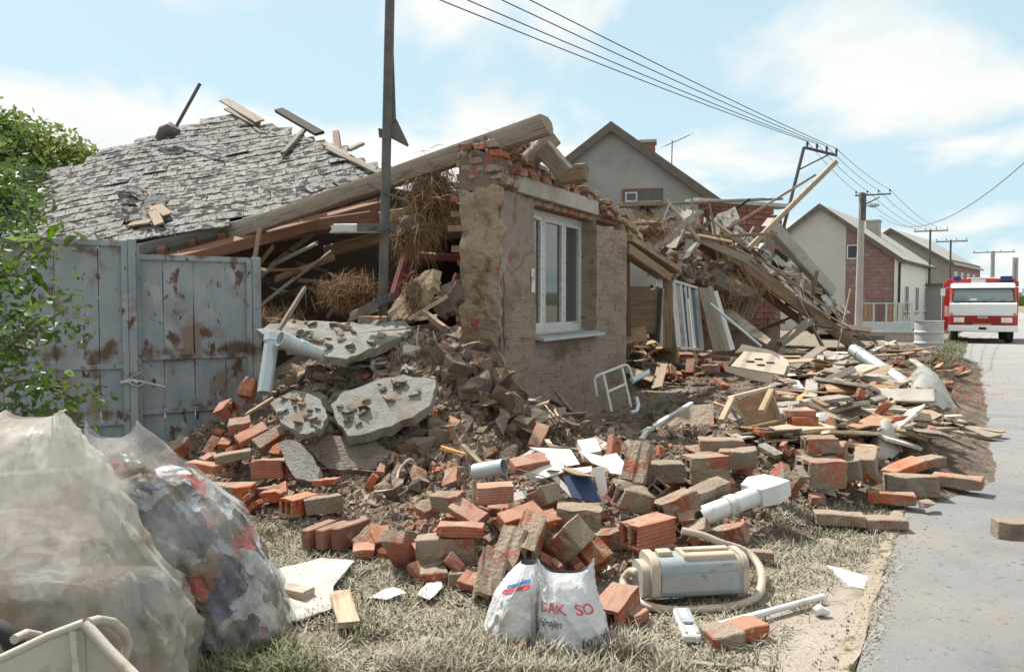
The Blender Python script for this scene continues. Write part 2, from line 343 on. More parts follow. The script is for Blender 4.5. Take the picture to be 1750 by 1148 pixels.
pm('steel_dark', [(0.075, 0.075, 0.075), (0.14, 0.13, 0.12)], 6, 0.6, 0.2, 40, metal=0.3, spots=[((0.16, 0.09, 0.06), 8, 0.58, 0.66)], glob=True)
pm('maroon', [(0.13, 0.03, 0.04), (0.18, 0.05, 0.055)], 5, 0.6, 0.1, 30)
pm('plastic_cream', [(0.37, 0.305, 0.23), (0.46, 0.39, 0.305)], 5, 0.55, 0.08, 40, spots=[((0.29, 0.225, 0.16), 5, 0.54, 0.68)], spec=0.4)
pm('plastic_grey', [(0.22, 0.245, 0.255), (0.31, 0.335, 0.34)], 5, 0.55, 0.08, 40, spots=[((0.36, 0.315, 0.25), 3.5, 0.50, 0.66), ((0.2, 0.16, 0.12), 16, 0.62, 0.7)], spec=0.4)
pm('plastic_white', [(0.52, 0.53, 0.51), (0.62, 0.63, 0.61)], 5, 0.4, 0.08, 40, spots=[((0.38, 0.31, 0.23), 6, 0.56, 0.68)], spec=0.5)
pm('cart_paint', [(0.36, 0.33, 0.27), (0.45, 0.41, 0.34)], 5, 0.6, 0.2, 40, spots=[((0.27, 0.2, 0.14), 6, 0.57, 0.68)], glob=True)
pm('rubber', [(0.02, 0.02, 0.02), (0.045, 0.043, 0.04)], 8, 0.8, 0.2, 40)
pm('truck_red', [(0.42, 0.022, 0.018), (0.47, 0.03, 0.022)], 3, 0.35, 0.02, 30, spec=0.5)
pm('truck_dark_red', [(0.16, 0.012, 0.014), (0.20, 0.018, 0.016)], 3, 0.5, 0.02, 30)
pm('truck_white', [(0.70, 0.71, 0.70), (0.76, 0.77, 0.75)], 3, 0.35, 0.02, 30, spec=0.5)
pm('lamp_glass', [(0.55, 0.55, 0.52), (0.75, 0.75, 0.72)], 14, 0.12, 0.1, 40, metal=0.5)
pm('beacon_blue', [(0.012, 0.03, 0.12), (0.02, 0.05, 0.18)], 6, 0.2, 0.02, 30)
pm('plate_yellow', [(0.40, 0.28, 0.08), (0.46, 0.34, 0.12)], 20, 0.5, 0.02, 30)
pm('black', [(0.012, 0.012, 0.013), (0.02, 0.02, 0.02)], 6, 0.5, 0.05, 30)
pm('asphalt', [(0.235, 0.237, 0.24), (0.30, 0.30, 0.298), (0.265, 0.266, 0.267)], 1.1, 1.0, 0.9, 200, glob=True, spots=[((0.37, 0.335, 0.285), 0.6, 0.49, 0.70), ((0.32, 0.285, 0.235), 4.5, 0.54, 0.72), ((0.16, 0.16, 0.158), 22, 0.60, 0.68), ((0.38, 0.35, 0.31), 40, 0.62, 0.70)], bdist=0.02, detail=12, spec=0.08)
pm('pavement', [(0.27, 0.23, 0.185), (0.36, 0.315, 0.26)], 2, 0.95, 0.8, 60, glob=True, spots=[((0.21, 0.17, 0.13), 5, 0.53, 0.66), ((0.20, 0.16, 0.12), 25, 0.60, 0.66)], bdist=0.02, detail=12)
pm('kerb', [(0.24, 0.20, 0.15), (0.33, 0.28, 0.22)], 5, 0.95, 0.8, 40, glob=True, spots=[((0.11, 0.10, 0.05), 10, 0.54, 0.62)])
pm('ground', [(0.125, 0.102, 0.075), (0.22, 0.182, 0.137), (0.29, 0.247, 0.19)], 2.0, 0.97, 1.0, 28, glob=True, spots=[((0.14, 0.115, 0.078), 5, 0.55, 0.68), ((0.34, 0.295, 0.235), 11, 0.55, 0.68)], bdist=0.05, detail=11)
pm('dry_grass', [(0.22, 0.195, 0.14), (0.36, 0.325, 0.25), (0.28, 0.25, 0.185)], 5, 0.85, 0, glob=True)
pm('green_grass', [(0.125, 0.13, 0.065), (0.22, 0.21, 0.12)], 5, 0.75, 0, glob=True)
pm('leaf', [(0.05, 0.105, 0.018), (0.11, 0.19, 0.035), (0.19, 0.27, 0.06)], 4, 0.42, 0, glob=True, rnd=0.4, sat=0.2)
pm('tree_leaf', [(0.10, 0.16, 0.035), (0.16, 0.22, 0.055), (0.22, 0.27, 0.085)], 1.5, 0.6, 0, glob=True)
pm('bark', [(0.10, 0.075, 0.05), (0.17, 0.13, 0.09)], 8, 0.9, 0.5, 20, stretch=(4, 4, 1))
pm('house_grey', [(0.29, 0.285, 0.265), (0.35, 0.34, 0.315)], 0.8, 0.95, 0.4, 60, glob=True, spots=[((0.20, 0.20, 0.19), 0.5, 0.52, 0.72)])
pm('house_pale', [(0.48, 0.465, 0.42), (0.54, 0.525, 0.48)], 1.2, 0.95, 0.7, 30, glob=True, bdist=0.03)
pm('house_white', [(0.66, 0.65, 0.60), (0.72, 0.71, 0.66)], 1.2, 0.9, 0.2, 40, glob=True)
pm('house_dark', [(0.24, 0.22, 0.19), (0.29, 0.27, 0.235)], 1.0, 0.95, 0.4, 40, glob=True)
pm('pink_brick', [(0.22, 0.135, 0.125), (0.28, 0.18, 0.165)], 4, 0.9, 0.3, 40, rnd=0.1, glob=True, spots=[((0.33, 0.25, 0.23), 2.0, 0.55, 0.7)])
pm('roof_far', [(0.27, 0.265, 0.25), (0.36, 0.35, 0.33)], 2, 0.9, 0.4, 8, glob=True, stretch=(1, 1, 4))
pm('roof_edge', [(0.11, 0.095, 0.08), (0.16, 0.14, 0.12)], 3, 0.8, 0.1, 20)
pm('concrete_pole', [(0.33, 0.315, 0.285), (0.40, 0.385, 0.35)], 3, 0.9, 0.2, 30, glob=True)
pm('cloth_white', [(0.36, 0.33, 0.285), (0.50, 0.47, 0.42)], 4, 0.85, 0.4, 14, spots=[((0.33, 0.265, 0.19), 3.4, 0.53, 0.66)])
pm('ink_red', [(0.55, 0.045, 0.08), (0.60, 0.07, 0.10)], 9, 0.5, 0)
pm('ink_black', [(0.03, 0.03, 0.04), (0.06, 0.06, 0.07)], 9, 0.5, 0)
pm('ink_blue', [(0.05, 0.14, 0.38), (0.08, 0.20, 0.45)], 9, 0.5, 0)
pm('rag_red', [(0.22, 0.03, 0.03), (0.32, 0.07, 0.06)], 6, 0.9, 0.4, 20, spots=[((0.2, 0.15, 0.1), 7, 0.58, 0.66)])
pm('rag_blue', [(0.015, 0.028, 0.07), (0.045, 0.07, 0.13)], 6, 0.9, 0.5, 20, spots=[((0.12, 0.09, 0.06), 7, 0.56, 0.64)])
pm('rag_brown', [(0.075, 0.05, 0.032), (0.20, 0.14, 0.09)], 8, 0.9, 0.7, 20, spots=[((0.33, 0.29, 0.24), 9, 0.60, 0.64)])
pm('rag_grey', [(0.06, 0.06, 0.065), (0.34, 0.34, 0.335), (0.14, 0.135, 0.13)], 11, 0.9, 0.8, 16, spots=[((0.09, 0.065, 0.045), 7, 0.52, 0.58), ((0.025, 0.045, 0.10), 5, 0.56, 0.60)])
pm('amber', [(0.50, 0.22, 0.05), (0.60, 0.32, 0.10)], 6, 0.5, 0.2, 20)
def glass_mat(name, base, rough=0.04, spec=0.9):
    m = bpy.data.materials.new(name); m.use_nodes = True; b = m.node_tree.nodes['Principled BSDF']
    b.inputs['Base Color'].default_value = (*base, 1); b.inputs['Roughness'].default_value = rough; b.inputs['Specular IOR Level'].default_value = spec
    N, L = m.node_tree.nodes, m.node_tree.links
    n = N.new('ShaderNodeTexNoise'); n.inputs['Scale'].default_value = 3; bp = N.new('ShaderNodeBump'); bp.inputs['Strength'].default_value = 0.06
    L.new(n.outputs['Fac'], bp.inputs['Height']); L.new(bp.outputs[0], b.inputs['Normal']); MAT[name] = m
glass_mat('window_glass', (0.06, 0.068, 0.072)); glass_mat('far_glass', (0.05, 0.065, 0.075), 0.1, 0.6); glass_mat('screen_glass', (0.17, 0.20, 0.20), 0.1, 0.7)
def film_mat(name, col, trans, dirt):
    # thin dirty plastic film: part see-through, part scattering, glossy
    m = bpy.data.materials.new(name); m.use_nodes = True; N, L = m.node_tree.nodes, m.node_tree.links; N.clear()
    out = N.new('ShaderNodeOutputMaterial'); bs = N.new('ShaderNodeBsdfPrincipled'); tr = N.new('ShaderNodeBsdfTransparent'); tl = N.new('ShaderNodeBsdfTranslucent')
    tc = N.new('ShaderNodeTexCoord')
    def nz(s, d=6):
        n = N.new('ShaderNodeTexNoise'); L.new(tc.outputs['Object'], n.inputs['Vector']); n.inputs['Scale'].default_value = s; n.inputs['Detail'].default_value = d; return n.outputs['Fac']
    def rng(x, a, b, c, d):
        r = N.new('ShaderNodeMapRange'); L.new(x, r.inputs[0])
        for i, v in enumerate((a, b, c, d)): r.inputs[i + 1].default_value = v
        return r.outputs[0]
    mi = N.new('ShaderNodeMixRGB'); L.new(rng(nz(4), 0.5, 0.66, 0, 1), mi.inputs[0]); mi.inputs[1].default_value = (*col, 1); mi.inputs[2].default_value = (*dirt, 1)
    m3 = N.new('ShaderNodeMixRGB'); L.new(rng(nz(9), 0.58, 0.70, 0, 0.6), m3.inputs[0]); L.new(mi.outputs[0], m3.inputs[1]); m3.inputs[2].default_value = (0.30, 0.20, 0.11, 1)
    L.new(m3.outputs[0], bs.inputs['Base Color']); L.new(m3.outputs[0], tl.inputs['Color'])
    bs.inputs['Roughness'].default_value = 0.16; bs.inputs['Specular IOR Level'].default_value = 0.6
    bp = N.new('ShaderNodeBump'); bp.inputs['Strength'].default_value = 0.5; bp.inputs['Distance'].default_value = 0.02
    L.new(nz(9, 3), bp.inputs['Height']); L.new(bp.outputs[0], bs.inputs['Normal'])
    a = N.new('ShaderNodeMixShader'); a.inputs[0].default_value = 0.35; L.new(bs.outputs[0], a.inputs[1]); L.new(tl.outputs[0], a.inputs[2])
    b = N.new('ShaderNodeMixShader'); L.new(rng(nz(3), 0.35, 0.65, trans * 1.3, trans * 0.6), b.inputs[0]); L.new(a.outputs[0], b.inputs[1]); L.new(tr.outputs[0], b.inputs[2])
    L.new(b.outputs[0], out.inputs[0]); MAT[name] = m
film_mat('bag_film', (0.70, 0.67, 0.61), 0.46, (0.46, 0.40, 0.32))
film_mat('bag_film_clear', (0.66, 0.65, 0.63), 0.76, (0.30, 0.25, 0.19))
film_mat('sheet_film', (0.60, 0.58, 0.52), 0.22, (0.40, 0.34, 0.26))
pm('carrier_plastic', [(0.46, 0.46, 0.47), (0.62, 0.615, 0.61)], 5, 0.28, 0.5, 10, spec=0.6, spots=[((0.38, 0.32, 0.26), 4, 0.56, 0.72)], bdist=0.02)

for nm in ('leaf', 'tree_leaf'):
    m = MAT[nm]; N, L = m.node_tree.nodes, m.node_tree.links; b = next(n for n in N if n.type == 'BSDF_PRINCIPLED'); o = next(n for n in N if n.type == 'OUTPUT_MATERIAL')
    t = N.new('ShaderNodeBsdfTranslucent'); x = N.new('ShaderNodeMixShader'); x.inputs[0].default_value = 0.45
    L.new(b.inputs['Base Color'].links[0].from_socket, t.inputs['Color']); L.new(b.outputs[0], x.inputs[1]); L.new(t.outputs[0], x.inputs[2]); L.new(x.outputs[0], o.inputs[0])

# rust on the gate gathers in bands above the rails and runs down from them
m = MAT['gate_paint']; N, L = m.node_tree.nodes, m.node_tree.links; b = next(n for n in N if n.type == 'BSDF_PRINCIPLED'); src = b.inputs['Base Color'].links[0].from_socket
ge = N.new('ShaderNodeNewGeometry'); sp = N.new('ShaderNodeSeparateXYZ'); L.new(ge.outputs['Position'], sp.inputs[0])
nzr = N.new('ShaderNodeTexNoise'); nzr.inputs['Scale'].default_value = 5.5; nzr.inputs['Detail'].default_value = 8
mpr = N.new('ShaderNodeMapping'); mpr.inputs['Scale'].default_value = (1, 1, .6); L.new(ge.outputs['Position'], mpr.inputs[0]); L.new(mpr.outputs[0], nzr.inputs['Vector'])
acc = nzr.outputs['Fac']
for (zc, w, amp) in ((1.08, .17, .22), (.86, .14, .14), (.52, .12, .17), (.10, .20, .20), (2.02, .07, .16)):
    d = N.new('ShaderNodeMath'); d.operation = 'SUBTRACT'; L.new(sp.outputs['Z'], d.inputs[0]); d.inputs[1].default_value = zc
    a = N.new('ShaderNodeMath'); a.operation = 'ABSOLUTE'; L.new(d.outputs[0], a.inputs[0])
    r = N.new('ShaderNodeMapRange'); L.new(a.outputs[0], r.inputs[0]); r.inputs[1].default_value = 0; r.inputs[2].default_value = w; r.inputs[3].default_value = amp; r.inputs[4].default_value = 0
    q = N.new('ShaderNodeMath'); q.operation = 'ADD'; L.new(acc, q.inputs[0]); L.new(r.outputs[0], q.inputs[1]); acc = q.outputs[0]
for (lo, hi, c, amt) in ((.64, .74, (0.17, 0.12, 0.095), .75), (.70, .80, (0.085, 0.045, 0.032), .9)):
    r = N.new('ShaderNodeMapRange'); L.new(acc, r.inputs[0]); r.inputs[1].default_value = lo; r.inputs[2].default_value = hi; r.inputs[4].default_value = amt
    x = N.new('ShaderNodeMixRGB'); L.new(r.outputs[0], x.inputs[0]); L.new(src, x.inputs[1]); x.inputs[2].default_value = (*c, 1); src = x.outputs[0]
L.new(src, b.inputs['Base Color'])

def rubbish_mat(name, pal, scale):
    # packed rags and packaging: cells of cloth and plastic in mixed colours
    m = bpy.data.materials.new(name); m.use_nodes = True; N, L = m.node_tree.nodes, m.node_tree.links; b = N['Principled BSDF']
    tc = N.new('ShaderNodeTexCoord'); nz = N.new('ShaderNodeTexNoise'); nz.inputs['Scale'].default_value = 6; nz.inputs['Detail'].default_value = 5; L.new(tc.outputs['Object'], nz.inputs['Vector'])
    ad = N.new('ShaderNodeMixRGB'); ad.blend_type = 'ADD'; ad.inputs[0].default_value = .30; L.new(tc.outputs['Object'], ad.inputs[1]); L.new(nz.outputs['Color'], ad.inputs[2])
    mp = N.new('ShaderNodeMapping'); mp.inputs['Scale'].default_value = (1, 1, 1.7); mp.inputs['Rotation'].default_value = (0, .5, 0); L.new(ad.outputs[0], mp.inputs[0])
    v = N.new('ShaderNodeTexVoronoi'); v.inputs['Scale'].default_value = scale; L.new(mp.outputs[0], v.inputs['Vector'])
    sp = N.new('ShaderNodeSeparateXYZ'); L.new(v.outputs['Color'], sp.inputs[0])
    rp = N.new('ShaderNodeValToRGB'); rp.color_ramp.interpolation = 'CONSTANT'; L.new(sp.outputs[0], rp.inputs[0]); e = rp.color_ramp.elements
    while len(e) < len(pal): e.new(.5)
    for i, c in enumerate(pal): e[i].position = i / len(pal); e[i].color = (*c, 1)
    n2 = N.new('ShaderNodeTexNoise'); n2.inputs['Scale'].default_value = 14; n2.inputs['Detail'].default_value = 8; L.new(tc.outputs['Object'], n2.inputs['Vector'])
    mr = N.new('ShaderNodeMapRange'); L.new(n2.outputs['Fac'], mr.inputs[0]); mr.inputs[1].default_value = .48; mr.inputs[2].default_value = .66; mr.inputs[4].default_value = .75
    mx = N.new('ShaderNodeMixRGB'); L.new(mr.outputs[0], mx.inputs[0]); L.new(rp.outputs[0], mx.inputs[1]); mx.inputs[2].default_value = (.16, .115, .078, 1); L.new(mx.outputs[0], b.inputs['Base Color'])
    bp = N.new('ShaderNodeBump'); bp.inputs['Strength'].default_value = 1; bp.inputs['Distance'].default_value = .03
    sm_ = N.new('ShaderNodeMath'); sm_.operation = 'ADD'; L.new(v.outputs['Distance'], sm_.inputs[0]); L.new(n2.outputs['Fac'], sm_.inputs[1]); L.new(sm_.outputs[0], bp.inputs['Height']); L.new(bp.outputs[0], b.inputs['Normal'])
    b.inputs['Roughness'].default_value = .6; MAT[name] = m
rubbish_mat('rubbish', [(.42, .42, .41), (.03, .05, .11), (.16, .11, .07), (.50, .49, .47), (.05, .06, .09), (.24, .18, .12), (.33, .06, .05), (.36, .37, .38), (.10, .075, .05), (.30, .33, .37), (.02, .02, .025)], 7.5)
rubbish_mat('rubbish_brown', [(.15, .105, .07), (.10, .07, .048), (.28, .26, .23), (.19, .14, .095), (.05, .06, .085), (.22, .175, .13)], 6)
# ================================================================ SETTING
def sheet(name, pts, z, mat, kind='structure'):
    o = obj(name, mesh(name, [(p[0], p[1], z) for p in pts], [tuple(range(len(pts)))], mat)); T(o, kind=kind); return o
sheet('ground', [(-900, -60), (900, -60), (900, 1500), (-900, 1500)], -0.008, 'ground')
# dusty worn strip beside the kerb, edges wandering
N_ = 60
lft = [st(-6 + i * 0.55, -0.62 + 0.20 * noise.noise(V((i * 0.31, 2, 0))) + 0.08 * noise.noise(V((i * 0.9, 5, 0)))) for i in range(N_)]
rgt = [st(-6 + i * 0.55, -0.07) for i in range(N_)]
vs = [(p.x, p.y, 0.004) for p in lft] + [(p.x, p.y, 0.006) for p in rgt]
T(obj('path', mesh('path', vs, [(i, i + 1, N_ + i + 1, N_ + i) for i in range(N_ - 1)], 'pavement')), kind='structure')
# asphalt
na, nb = 120, 2
vs = []; fs = []
for i in range(na):
    s = -7 + (i ** 1.7) * 0.05
    for n in (0.0, 2.4, 4.8, 7.2):
        p = st(s, n); vs.append((p.x, p.y, 0.012 + (0.01 if n in (2.4, 4.8) else 0)))
for i in range(na - 1):
    for k in range(3): fs.append((i * 4 + k, i * 4 + k + 1, i * 4 + 5 + k, i * 4 + 4 + k))
T(obj('road', mesh('road', vs, fs, 'asphalt')), kind='structure')
# low worn kerb edging
kb = MB(); R = random.Random(3)
vs = []; fs = []; n_ = 160
for i in range(n_):
    s = -6 + i * 0.16
    for k, (a, z) in enumerate(((-0.085, -0.02), (-0.075, 0.016), (-0.015, 0.02), (0.005, 0.004))):
        p = st(s, a + R.uniform(-1, 1) * 0.014); vs.append((p.x, p.y, z + R.uniform(-1, 1) * 0.007))
for i in range(n_ - 1):
    for k in range(3): fs.append((i * 4 + k, i * 4 + k + 1, i * 4 + 5 + k, i * 4 + 4 + k))
T(obj('kerb', mesh('kerb', vs, fs, 'kerb')), kind='structure')

# rubble mound: a height field of mud and crushed brick
x0, x1, y0, y1, stp = -3.8, 12.0, 4.2, 26.0, 0.075
nx, ny = int((x1 - x0) / stp), int((y1 - y0) / stp)
idx = {}; vs = []; fs = []
ok = [[gz0(x0 + i * stp, y0 + j * stp) > 0.004 for i in range(nx)] for j in range(ny)]
for j in range(ny):
    for i in range(nx):
        near = any(ok[jj][ii] for jj in range(max(0, j - 1), min(ny, j + 2)) for ii in range(max(0, i - 1), min(nx, i + 2)))
        if near:
            x = x0 + i * stp + R.uniform(-.02, .02); y = y0 + j * stp + R.uniform(-.02, .02)
            idx[i, j] = len(vs); vs.append((x, y, gz(x, y) if ok[j][i] else -0.06))
for (i, j) in idx:
    q = [(i, j), (i + 1, j), (i + 1, j + 1), (i, j + 1)]
    if all(k in idx for k in q): fs.append(tuple(idx[k] for k in q))
T(obj('rubble_mound', mesh('rubble_mound', vs, fs, 'mud')), kind='structure')

# far tree line and low hills so that the horizon is closed
hl = MB(); pts = []
for i in range(41):
    a = -1.2 + 2.4 * i / 40; r = 420
    pts.append((sin(a) * r, cos(a) * r, 7 + 5 * noise.noise(V((i * 0.4, 1, 1)))))
vs = [(p[0], p[1], -1) for p in pts] + pts + [(p[0] * 1.3, p[1] * 1.3, -1) for p in pts]
T(obj('hills', mesh('hills', vs, [(i, i + 1, 42 + i, 41 + i) for i in range(40)] + [(41 + i, 42 + i, 83 + i, 82 + i) for i in range(40)], 'tree_leaf', True)), kind='structure')

# ================================================================ NEIGHBOURING HOUSES
def gable_house(name, corner, ang, width, length, eave, ridge, wallmat, roofmat, label, over=0.35, th=0.14, right_mat=None, parent_bits=None):
    # corner: near right bottom corner; long wall runs at ang (deg from +Y to +X); gable runs left
    d = V((sin(radians(ang)), cos(radians(ang)), 0)); l = V((-d.y, d.x, 0))
    m = frame(V((corner[0], corner[1], 0)), l, d)     # local x: along gable to the left, y: along ridge
    t = empty(name, mtx=m); T(t, label, 'house')
    # frame() gives z = x cross y, which points down here: build with z mirrored through a helper
    zz = 1 if (l.cross(d)).z > 0 else -1
    def Z(p): return (p[0], p[1], p[2] * zz)
    w = MB()
    prof = [(0, 0), (width, 0), (width, eave), (width / 2, ridge), (0, eave)]
    vs = [Z((a, 0, b)) for a, b in prof] + [Z((a, length, b)) for a, b in prof]
    w.add(vs, [(0, 1, 2, 3, 4), (9, 8, 7, 6, 5)] + [(i, (i + 1) % 5, 5 + (i + 1) % 5, 5 + i) for i in (0, 1, 4)])
    w.build('wall', wallmat, t)
    sl = (ridge - eave) / (width / 2)
    rf = None
    for side in (0, 1):
        r = MB()
        xe = -over if side == 0 else width + over; ze = eave - sl * over
        P = [(xe, -over, ze), (width / 2, -over, ridge), (width / 2, length + over, ridge), (xe, length + over, ze)]
        r.add([Z((p[0], p[1], p[2] + 0.012)) for p in P] + [Z((p[0], p[1], p[2] + th)) for p in P], [(0, 1, 2, 3), (4, 5, 6, 7)] + [(i, (i + 1) % 4, 4 + (i + 1) % 4, 4 + i) for i in range(4)])
        o = r.build('roof', roofmat, t)
        e = MB(); e.add([Z((p[0], -over - 0.03, p[2] - 0.14)) for p in P[:2]] + [Z((p[0], -over - 0.03, p[2] + th + 0.02)) for p in P[:2]] + [Z((p[0], -over + 0.02, p[2] - 0.14)) for p in P[:2]] + [Z((p[0], -over + 0.02, p[2] + th + 0.02)) for p in P[:2]],
              [(0, 1, 3, 2), (4, 5, 7, 6), (2, 3, 7, 6), (0, 1, 5, 4), (0, 2, 6, 4), (1, 3, 7, 5)])
        e.build('verge_board', 'roof_edge', t)
    return t, Z, m
def win_on(t, Z, plane, a0, a1, z0, z1, panes, glass='far_glass', fr='house_white', fw=0.07, out=0.03, sill=None):
    # plane 'g': gable face (y=0), 's': street face (x=0)
    def B(c0, c1, b0, b1, o0, o1):
        if plane == 'g': c = ((c0 + c1) / 2, (o0 + o1) / 2, (b0 + b1) / 2); d = (abs(c1 - c0), abs(o1 - o0), abs(b1 - b0))
        else: c = ((o0 + o1) / 2, (c0 + c1) / 2, (b0 + b1) / 2); d = (abs(o1 - o0), abs(c1 - c0), abs(b1 - b0))
        return Z(c), d
    w = MB()
    for r in ((a0, a1, z0, z0 + fw), (a0, a1, z1 - fw, z1), (a0, a0 + fw, z0 + fw, z1 - fw), (a1 - fw, a1, z0 + fw, z1 - fw)): w.box(*B(*r, -out, -0.004))
    for p in panes: w.box(*B(p - fw / 2, p + fw / 2, z0 + fw, z1 - fw, -out, -0.004))
    o = w.build('window', fr, t)
    MB().box(*B(a0 + fw, a1 - fw, z0 + fw, z1 - fw, -out + 0.012, -0.006)).build('pane', glass, o)
    if sill: MB().box(*B(a0 - .06, a1 + .06, z0 - .07, z0 - 0.003, -out - .08, -0.004)).build('sill', sill, o)
    return o

# grey gabled house right behind the ruin
pa = at(1215, 345, 25.0)
ap = at(1057, 224, 25.6)
ha, Z, m = gable_house('grey_house', (at(1238, 360, 24.5).x, 24.5), 11, 6.9, 9, pa.z - 0.25, ap.z, 'house_grey', 'roof_edge', 'grey rendered gable house rising behind the ruined wall', over=0.22)
mi = m.inverted()
a = mi @ at(1133, 322, 24.6); b = mi @ at(1062, 350, 24.8)
za, zb = sorted((at(1098, 322, 24.9).z, at(1098, 350, 24.9).z))
w = win_on(ha, Z, 'g', a.x, b.x, za, zb, [a.x + (b.x - a.x) * .56, a.x + (b.x - a.x) * 0.28], fr='wood_red', fw=0.06, sill='roof_edge')
w2 = MB()
c0, c1 = a.x + (b.x - a.x) * .62, b.x - 0.10
for r in ((c0, c1, za + .1, za + .15), (c0, c1, zb - .15, zb - .1), (c0, c0 + .05, za + .15, zb - .15), (c1 - .05, c1, za + .15, zb - .15)):
    w2.box(Z(((r[0] + r[1]) / 2, -.045, (r[2] + r[3]) / 2)), (r[1] - r[0], .03, r[3] - r[2]))
w2.build('sash', 'wood_white', w)
ch = at(1107, 250, 27.5)
cl = mi @ ch
cm_ = MB(); cm_.box(Z((cl.x, cl.y, ch.z - 0.45)), (0.5, 0.5, 1.1)); c = cm_.build('chimney', 'brick_dark', ha)
MB().box(Z((cl.x, cl.y, ch.z + 0.12)), (0.6, 0.6, 0.1)).build('cap', 'concrete', c)
an = MB(); A0, A1 = at(1147, 310, 27), at(1149, 240, 27); an.tube([mi @ A0, mi @ A1], 0.018, 6)
B0, B1 = at(1136, 250, 27), at(1179, 231, 27); an.tube([mi @ B0, mi @ B1], 0.012, 5)
for k in range(7):
    p = B0.lerp(B1, k / 6); an.tube([mi @ (p + V((-.08, .25, 0))), mi @ (p + V((.08, -.25, 0.02)))], 0.007, 4)
an.build('antenna', 'steel_dark', ha)

# pale house with the pink brick strip
cb = (at(1535, 437, 42).x, 42)
hb, Z, m = gable_house('pale_house', cb, 35, 7.9, 11.5, at(1535, 441, 42).z, at(1412, 352, 43.9).z, 'house_pale', 'roof_far', 'pale house with a pink brick strip on its gable behind the blue fence', over=0.3)
mi = m.inverted()
def gx(px, py): # gable-local x of a pixel on the gable plane
    n = V((sin(radians(35)), cos(radians(35)), 0)); return mi @ on_plane(px, py, V((cb[0], cb[1], 0)), n)
xl = gx(1446, 420).x; sl = (at(1412, 352, 43.9).z - at(1535, 441, 42).z) / 3.95; ev = at(1535, 441, 42).z
pk = empty('brick_strip', mtx=Matrix()); pk.parent = hb
bx_, bz_ = 0.30, 0.10
R = random.Random(5)
me0 = mesh('brick', [Z((x, y, z)) for x in (0, bx_ * 2 - .015) for y in (-.03, .0) for z in (0, bz_ * 2 - .015)], [(0, 1, 3, 2), (4, 6, 7, 5), (0, 4, 5, 1), (2, 3, 7, 6), (0, 2, 6, 4), (1, 5, 7, 3)], 'pink_brick')
MB().add([Z((0.02, -.012, 0)), Z((xl, -.012, 0)), Z((xl, -.012, ev + xl * sl - 0.02)), Z((0.02, -.012, ev))], [(0, 1, 2, 3)]).build('mortar_bed', 'pink_brick', hb)
for r_ in range(int((ev + xl * sl) / 0.2)):
    zc = r_ * 0.2
    k0 = 0.12 + (0.15 if r_ % 2 else 0)
    while k0 + 0.585 < xl:
        if zc + 0.2 < ev + k0 * sl - 0.05 and zc > 0.4:
            obj('brick', me0, hb, Matrix.Translation((k0, 0, zc * (Z((0, 0, 1))[2]))))
        k0 += 0.6
bpy.data.objects.remove(pk)
a, b = gx(1497, 420), gx(1449, 441)
zt, zb = gx(1470, 418).z * Z((0, 0, 1))[2], gx(1470, 442).z * Z((0, 0, 1))[2]
win_on(hb, Z, 'g', gx(1477, 430).x, gx(1448, 430).x, zb, zt, [], 'far_glass', fw=0.05, out=0.07)
MB().box(Z((0.07, -0.05, ev / 2)), (0.16, 0.1, ev)).build('corner_strip', 'house_white', hb)
MB().tube([Z((-0.1, -.12, ev - .5)), Z((-0.12, -.12, ev - .25)), Z((-.32, -.1, ev - .12))], 0.06, 8).tube([Z((-.1, -.12, 0)), Z((-.1, -.12, ev - .5))], 0.06, 8).build('downpipe', 'black', hb)
MB().tube([Z((-.36, -.3, ev - .16)), Z((-.36, 11.7, ev - .16))], 0.07, 8).build('gutter', 'steel_dark', hb)
MB().box(Z((-.03, 5.8, ev / 2 - .1)), (0.04, 11.3, ev - .25)).build('street_render', 'house_white', hb)
for y_ in (2.4, 6.0, 9.4): 
    o = win_on(hb, Z, 's', y_ - .6, y_ + .6, 1.0, 2.5, [y_], 'far_glass', fw=0.08, out=0.10, sill='house_grey')
chp = at(1493, 385, 48); cl = mi @ chp
c = MB().box(Z((cl.x, cl.y, chp.z - 0.6)), (0.7, 0.7, 1.6)).build('chimney', 'concrete', hb)
MB().box(Z((cl.x, cl.y, chp.z + 0.24)), (0.8, 0.8, 0.1)).build('cap', 'concrete', c)

# dark house farther down the street
cc = (at(1624, 447, 62).x, 62)
hc, Z, m = gable_house('dark_house', cc, 38, 8.6, 15, at(1624, 449, 62).z, at(1547, 394, 65).z, 'house_dark', 'roof_far', 'long dark gabled house farther down the street, left of the fire engine', over=0.3)
MB().box(Z((-.03, 7.5, 2.6)), (0.04, 14.8, 4.6)).build('street_render', 'pink_brick', hc)
for y_ in (2, 5, 8, 11): win_on(hc, Z, 's', y_ - .6, y_ + .6, 2.4, 4.0, [y_], fw=0.09, out=0.1)
# flat outbuilding between the houses
og = empty('outbuilding', at(1590, 560, 50).xy.to_3d(), radians(-35)); T(og, 'small flat roofed outbuilding between the pale house and the dark house', 'shed')
MB().box((0.6, 1, 1.3), (2.6, 3, 2.6)).build('wall', 'house_grey', og)
MB().box((0.6, 1, 2.66), (3.0, 3.4, 0.12)).build('roof', 'roof_edge', og)
gt = empty('garden_gate', at(1612, 560, 52).xy.to_3d(), radians(-35)); T(gt, 'white slatted garden gate with a cross bar near the fire engine', 'gate')
for k in range(5): MB().box((k * .42, 0, 0.85), (0.16, .05, 1.7)).build('slat', 'house_white', gt)
MB().box((.84, 0.0, 1.78), (2.1, .08, .12)).build('rail', 'house_white', gt)

